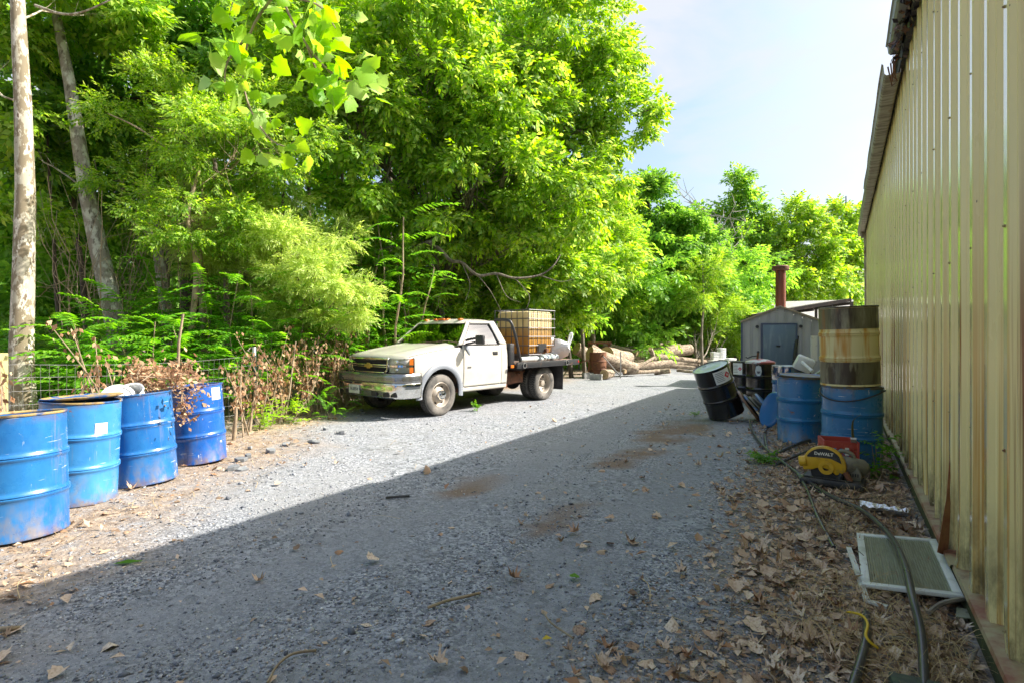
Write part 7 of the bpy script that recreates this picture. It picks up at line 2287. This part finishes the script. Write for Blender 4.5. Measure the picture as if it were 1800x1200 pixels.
# roof and cab back
def roof(u, v):
    x = 0.885 + 0.885 * u; y = (-1 + 2 * v)
    z = 1.69 + (0.05 + 0.055 * (1 - y ** 4)) * (1 - math.exp(-u * 11)) - 0.05 * max(0, u - 0.86) * 6 + 0.0 * y
    return (x - 0.10 * (1 - y * y) * (1 - u), y * 0.705, z)
rf = MB().grid(roof, 16, 20).build('roof', MAT['truck_white'], truck, smooth=60)
for y_, w_ in ((-0.50, 0.05), (-0.17, 0.05), (0.0, 0.13), (0.17, 0.05), (0.50, 0.05)):
    MB().box((0.99 - 0.08 * (1 - y_ * y_ * 2), y_, 1.775 + 0.006 * (1 - abs(y_))), (0.09, w_ * 1.6, 0.035)).build('cab_light', MAT['amber'], rf, bevel=0.01)
mb = MB(); mb.grid(lambda u, v: (1.87 - 0.12 * max(0, v - 0.62) * 2.6, (-1 + 2 * u) * lerp_tab(HWZ, 0.47 + 1.28 * v) * 0.99, 0.47 + 1.28 * v), 8, 10); mb.build('cab_back', MAT['truck_white'], truck, smooth=60)
MB().box((1.75, 0, 1.48), (0.02, 1.0, 0.30)).build('rear_window', MAT['windscreen'], truck, smooth=0)
# interior
mb = MB(); mb.box((1.45, 0, 0.92), (0.5, 1.45, 0.16)); mb.box((1.68, 0, 1.22), (0.14, 1.45, 0.58)); mb.build('bench_seat', MAT['seat'], truck, bevel=0.04)
for y_ in (-0.42, 0.42): MB().box((1.66, y_, 1.55), (0.10, 0.26, 0.16)).build('headrest', MAT['seat'], truck, bevel=0.03)
MB().box((0.72, 0, 1.14), (0.34, 1.62, 0.22)).build('dashboard', MAT['seat'], truck, bevel=0.04)
whl = MB()
whl.tube([Vector((0.98 + 0.10 * math.sin(t), -0.42 + 0.19 * math.cos(t), 1.22 + 0.16 * math.sin(t))) for t in [2 * math.pi * i / 20 for i in range(21)]], 0.014, 6, caps=False); whl.build('steering_wheel', MAT['black_plastic'], truck)
MB().box((1.2, 0, 0.70), (1.3, 1.6, 0.05)).build('cab_floor', MAT['dark_under'], truck, smooth=0)
# chassis
for y_ in (-0.40, 0.40): MB().box((1.75, y_, 0.56), (5.0, 0.08, 0.16)).build('frame_rail', MAT['dark_under'], truck, smooth=0)
MB().cyl((3.22, -0.72, 0.378), (3.22, 0.72, 0.378), 0.07, 12).build('rear_axle', MAT['dark_under'], truck)
MB().cyl((0, -0.80, 0.378), (0, 0.80, 0.378), 0.05, 12).build('front_axle', MAT['dark_under'], truck)
MB().ball((3.22, 0, 0.378), 0.19, 14, 8).build('differential', MAT['dark_under'], truck)
MB().box((2.25, -0.62, 0.56), (0.75, 0.36, 0.26)).build('fuel_tank', MAT['rust'], truck, bevel=0.03)
MB().box((0.9, 0, 0.45), (1.0, 0.5, 0.24)).build('gearbox', MAT['dark_under'], truck, bevel=0.05)
MB().bar((0.5, -0.84, 0.42), (1.95, -0.84, 0.40), 0.10, 0.07).build('side_step', MAT['rust'], truck, smooth=0)
MB().tube([(0.5, -0.5, 0.36), (2.0, -0.55, 0.36), (2.7, -0.5, 0.42)], 0.035, 8).build('exhaust', MAT['rust'], truck)


def wheel(x, yc, s, dish):
    """tyre with tread blocks and a steel wheel; s is the outward side, dish > 0 bulges out"""
    w = 0.105
    root = MB().lathe([(0.225, -w * 0.80), (0.24, -w * 0.95), (0.31, -w * 1.02), (0.350, -w * 0.92), (0.368, -w * 0.80), (WR - 0.006, -w * 0.6), (WR - 0.006, w * 0.6), (0.368, w * 0.80), (0.350, w * 0.92), (0.31, w * 1.02), (0.24, w * 0.95), (0.225, w * 0.80)], 48, rotx(-s * math.pi / 2)).build('wheel', MAT['tyre'], truck, smooth=60)
    root.location = (x, yc, WR)
    tr = MB()
    for q in range(44):
        a = 2 * math.pi * q / 44
        for k, zz in enumerate((-0.064, -0.022, 0.022, 0.064)):
            aa = a + (0.035 if k % 2 else 0)
            m = rotx(-s * math.pi / 2) @ rotz(aa) @ trans(WR - 0.004, 0, zz)
            tr.box((0, 0, 0), (0.012, 0.036, 0.032), m)
    tr.build('tread', MAT['tread'], root, smooth=0)
    k = dish
    rim = MB().lathe([(0.228, -0.085), (0.232, 0.088), (0.222, 0.094), (0.212, 0.085), (0.205, 0.05), (0.19, 0.02 * k + 0.01), (0.16, 0.02 * k), (0.12, 0.06 * k), (0.10, 0.075 * k), (0.0, 0.08 * k)], 40, rotx(-s * math.pi / 2)).build('rim', MAT['steel_wheel'], root, smooth=40)
    hh = 0.075 * k
    hub = MB().lathe([(0.085, hh - 0.01), (0.085, hh + 0.05 * abs(k)), (0.075, hh + 0.065 * abs(k)), (0.045, hh + 0.07 * abs(k)), (0.04, hh + 0.085), (0.0, hh + 0.09)] if k > 0 else [(0.07, hh), (0.065, hh + 0.12), (0.0, hh + 0.125)], 24, rotx(-s * math.pi / 2)).build('hub', MAT['chrome'] if k > 0 else MAT['steel_wheel'], root, smooth=40)
    for q in range(8):
        a = 2 * math.pi * q / 8
        m = rotx(-s * math.pi / 2) @ rotz(a)
        MB().add([m @ Vector((0.105, 0, hh)), m @ Vector((0.105, 0, hh))], []) if False else None
    lug = MB()
    for q in range(8):
        a = 2 * math.pi * q / 8 + 0.2
        m = rotx(-s * math.pi / 2)
        lug.cyl(m @ Vector((0.066 * math.cos(a), 0.066 * math.sin(a), hh + (0.05 if k > 0 else 0.0))), m @ Vector((0.066 * math.cos(a), 0.066 * math.sin(a), hh + (0.085 if k > 0 else 0.02))), 0.011, 6)
    lug.build('wheel_nuts', MAT['chrome'], root, smooth=0)
    ho = MB()
    for q in range(6):
        a = 2 * math.pi * q / 6
        m = rotx(-s * math.pi / 2) @ rotz(a)
        c = m @ Vector((0.158, 0, 0.022 * k + 0.004)); c2 = m @ Vector((0.158, 0, 0.022 * k + 0.008))
        ho.cyl(c, c2, 0.026, 12)
    ho.build('hand_hole', MAT['black_plastic'], root, smooth=0)
    return root


for s in (-1, 1):
    wheel(0.0, s * 0.85, s, 1.0)
    wheel(3.22, s * 0.86, s, -1.0)
    wheel(3.22, s * 0.60, s, 1.0)
# flatbed
BW = 1.08
DZ = 0.885
X0, X1 = 2.02, 4.42
pw = 2 * BW / 9
pm_ = MB().box((0, 0, 0), (X1 - X0 - 0.01, pw - 0.008, 0.04)).mesh('deck_plank', MAT['deck'], bevel=0.003)
for i in range(9):
    o = link('deck_plank', pm_, None, truck); o.location = ((X0 + X1) / 2, -BW + pw * (i + 0.5), DZ - 0.02 + 0.003 * (i % 2))
for s in (-1, 1):
    rail = MB().box(((X0 + X1) / 2, s * (BW + 0.02), DZ - 0.055), (X1 - X0, 0.035, 0.13)).build('bed_side_rail', MAT['black_metal'], truck, bevel=0.006)
    for xx in (X0 + 0.22, X0 + 1.85):
        MB().lathe([(0.045, 0), (0.06, 0), (0.06, 0.03), (0.045, 0.03), (0.045, 0)], 18, trans(xx, s * (BW + 0.037), DZ - 0.06) @ rotx(-s * math.pi / 2)).build('rope_ring', MAT['galv'], rail)
    MB().box((X1 - 0.04, s * (BW + 0.04), DZ - 0.05), (0.04, 0.01, 0.05)).build('side_marker', MAT['red_lens'], rail, bevel=0.003)
    MB().box((X0 - 0.09, s * (BW - 0.03), DZ - 0.07), (0.09, 0.02, 0.06)).build('side_marker', MAT['amber'], rail, bevel=0.003)
    # hoop from headboard top down to the deck
    hoop = curve_pts([(1.96, s * 0.55, 1.79), (1.965, s * 0.85, 1.78), (2.0, s * 0.97, 1.70), (2.12, s * 1.02, 1.3), (2.22, s * 1.04, 0.89)], 6)
    MB().tube(hoop, 0.032, 8).build('headboard_hoop', MAT['black_metal'], truck, smooth=60)
    MB().box((1.98, s * 0.86, 1.06), (0.14, 0.30, 0.46)).build('corner_box', MAT['black_metal'], truck, bevel=0.015)
    mf = MB(); mf.grid(lambda u, v, s=s: (3.78 + 0.03 * math.sin(v * 2) - 0.02 * v, s * (0.47 + 0.60 * u), 0.20 + 0.56 * v), 6, 6); mf.build('mud_flap', PM('mud_flap_rubber', (0.035, 0.033, 0.032), 0.7, layers=[((0.1, 0.09, 0.085), 4, 0.5, 0.7)]) if s < 0 else bpy.data.materials['mud_flap_rubber'], truck, smooth=60, solid=0.012)
MB().box((X1 - 0.015, 0, DZ - 0.07), (0.05, 2 * BW - 0.0, 0.11)).build('bed_end_rail', MAT['black_metal'], truck, bevel=0.006)
for xx in (2.3, 2.75, 3.75, 4.2): MB().box((xx, 0, DZ - 0.09), (0.07, 2 * BW - 0.02, 0.09)).build('cross_member', MAT['dark_under'], truck, smooth=0)
hbd = MB(); hbd.box((1.965, 0, 1.75), (0.05, 1.1, 0.06)); hbd.box((1.965, 0, 1.0), (0.04, 1.7, 0.28)); hbd.prism([(-0.80, 0.88), (-0.62, 1.72), (-0.40, 1.74), (-0.40, 0.88)], 1.93, 1.945, 'x'); hbd.prism([(0.80, 0.88), (0.62, 1.72), (0.40, 1.74), (0.40, 0.88)], 1.93, 1.945, 'x')
hbd.build('headboard', MAT['black_metal'], truck, bevel=0.005)
for y_ in (-0.52, -0.26, 0.0, 0.26, 0.52): MB().bar((1.965, y_, 1.14), (1.965, y_, 1.72), 0.035, 0.035).build('headboard_bar', MAT['black_metal'], truck, smooth=0)
MB().tube([(2.35, -0.85, 0.62), (2.9, -0.6, 0.66)], 0.03, 6).build('bed_brace', MAT['rust'], truck)

# ------------------------------------------------------------------ load on the bed (separate things)
TM = Matrix.Translation(t_loc) @ rotz(math.atan2(rear.y, rear.x))
def on_truck(x, y, z): return TM @ Vector((x, y, z))
trz = math.atan2(rear.y, rear.x)
ibc = empty('liquid_tank', on_truck(3.42, -0.22, DZ + 0.004), trz, label='amber-stained plastic tank in a steel cage on the truck bed', cat='tank')
def tank_mat():
    m, n, l = mat_new('stained_tank_plastic')
    out = n.new('ShaderNodeOutputMaterial'); bs = n.new('ShaderNodeBsdfPrincipled'); tr = n.new('ShaderNodeBsdfTranslucent'); mx = n.new('ShaderNodeMixShader'); mx.inputs[0].default_value = 0.3
    tcn = n.new('ShaderNodeTexCoord'); sp = n.new('ShaderNodeSeparateXYZ'); l.new(tcn.outputs['Object'], sp.inputs[0])
    rp = n.new('ShaderNodeValToRGB'); mr = n.new('ShaderNodeMapRange'); mr.inputs['From Min'].default_value = 0.12; mr.inputs['From Max'].default_value = 1.12
    l.new(sp.outputs['Z'], mr.inputs['Value']); l.new(mr.outputs[0], rp.inputs[0])
    e = rp.color_ramp.elements; e[0].color = (0.52, 0.26, 0.05, 1); e[1].color = (0.76, 0.64, 0.36, 1)
    for p_, c in ((0.30, (0.54, 0.28, 0.06)), (0.44, (0.56, 0.32, 0.10)), (0.63, (0.52, 0.38, 0.18)), (0.645, (0.78, 0.65, 0.36))):
        k = e.new(p_); k.color = (*c, 1)
    l.new(rp.outputs[0], bs.inputs['Base Color']); l.new(rp.outputs[0], tr.inputs['Color']); bs.inputs['Roughness'].default_value = 0.4
    l.new(bs.outputs[0], mx.inputs[1]); l.new(tr.outputs[0], mx.inputs[2]); l.new(mx.outputs[0], out.inputs[0])
    return m
tb_ = MB().box((0, 0, 0.63), (0.95, 0.95, 0.98)).build('bottle', tank_mat(), ibc, bevel=0.07, segs=4)
MB().cyl((0, 0, 1.11), (0, 0, 1.15), 0.10, 20).build('filler_cap', MAT['black_plastic'], tb_)
cg = 0.505
for i in range(7):
    f = -cg + 2 * cg * i / 6
    for (a, b) in (((f, -cg), 0), ((f, cg), 0), ((-cg, f), 1), ((cg, f), 1)):
        if b == 1 and i in (0, 6): continue
        MB().tube([(a[0], a[1], 0.10), (a[0], a[1], 1.15)], 0.010, 6).build('cage_bar', MAT['cage'], ibc)
for z_ in (0.14, 0.34, 0.54, 0.74, 0.95, 1.15):
    r_ = cg + 0.012
    MB().tube([(-r_, -r_, z_), (r_, -r_, z_), (r_, r_, z_), (-r_, r_, z_), (-r_, -r_, z_)], 0.011, 6).build('cage_hoop', MAT['cage'], ibc)
for x_ in (-0.42, 0, 0.42): MB().box((x_, 0, 0.05), (0.1, 1.0, 0.10)).build('pallet_runner', MAT['cage'], ibc, smooth=0)
MB().box((0, 0, 0.112), (1.02, 1.02, 0.02)).build('pallet_deck', MAT['cage'], ibc, smooth=0)
MB().box((0.0, -cg - 0.012, 0.28), (0.32, 0.02, 0.20)).build('valve_plate', MAT['black_plastic'], ibc, smooth=0)
MB().cyl((0.1, -cg - 0.1, 0.22), (0.1, -cg, 0.22), 0.05, 12).build('valve', MAT['rust'], ibc)
# silver pipes and scrap beside the tank
for i, (x0, y0, x1, y1, z0, r_, lb) in enumerate([(2.35, -0.93, 3.0, -0.90, 0.05, 0.055, 'silver pipe lying along the near edge of the truck bed'), (3.0, -0.98, 3.5, -0.86, 0.04, 0.04, 'crumpled silver duct beside the tank on the truck bed')]):
    o = empty('silver_pipe', on_truck((x0 + x1) / 2, (y0 + y1) / 2, DZ), trz, label=lb, cat='pipe')
    cx_, cy_ = (x0 + x1) / 2, (y0 + y1) / 2
    MB().tube(wander((x0 - cx_, y0 - cy_, z0 + 0.006), (x1 - cx_, y1 - cy_, z0 + 0.006), 6, 0.02, i), [r_ * (1 + 0.1 * (q % 2)) for q in range(7)], 12).build('tube', MAT['steel_lid'], o)
for i in range(4):
    mb = MB(); mb.ball((0, 0, 0.06), (0.10, 0.07, 0.065), 12, 8)
    for v in mb.v: v += mnoise.noise_vector(v * 14 + Vector((i * 5, 0, 0))) * 0.03
    o = mb.build('scrap_bundle', MAT['steel_lid'], None, smooth=30); o.location = on_truck(3.2 + 0.17 * i, -0.93 + 0.03 * (i % 2), DZ + 0.012); tag(o, 'crumpled pale scrap bundle beside the tank on the truck bed', 'scrap', 'scrap bundles beside the tank')
# white bulk bag
bag = empty('bulk_bag', on_truck(4.14, -0.55, DZ), trz, label='crumpled white bulk bag at the rear end of the truck bed', cat='bag')
mb = MB(); mb.ball((0, 0, 0.23), (0.30, 0.44, 0.24), 26, 16)
for v in mb.v:
    v.z = max(0.004, v.z)
    v += mnoise.noise_vector(v * 4.0) * 0.11 + mnoise.noise_vector(v * 11.0) * 0.05
    v.z = max(0.004, v.z)
MAT['bag'] = PM('white_woven_bag', (0.74, 0.75, 0.76), 0.6, layers=[((0.5, 0.5, 0.5), 6, 0.55, 0.72)], bump=(30, 0.3, 0.01))
mb.build('sack', MAT['bag'], bag, smooth=40)
for (x_, y_, e_) in ((0.1, -0.38, 0.26), (-0.15, 0.1, 0.14)):
    MB().tube(curve_pts([(x_, y_, 0.30), (x_ + 0.08, y_ - 0.05, 0.42 + e_ * 0.5), (x_ + 0.12, y_ + 0.02, 0.36 + e_), (x_ + 0.10, y_ + 0.09, 0.35)], 5), 0.022, 6).build('lifting_loop', MAT['bag'], bag, smooth=60)
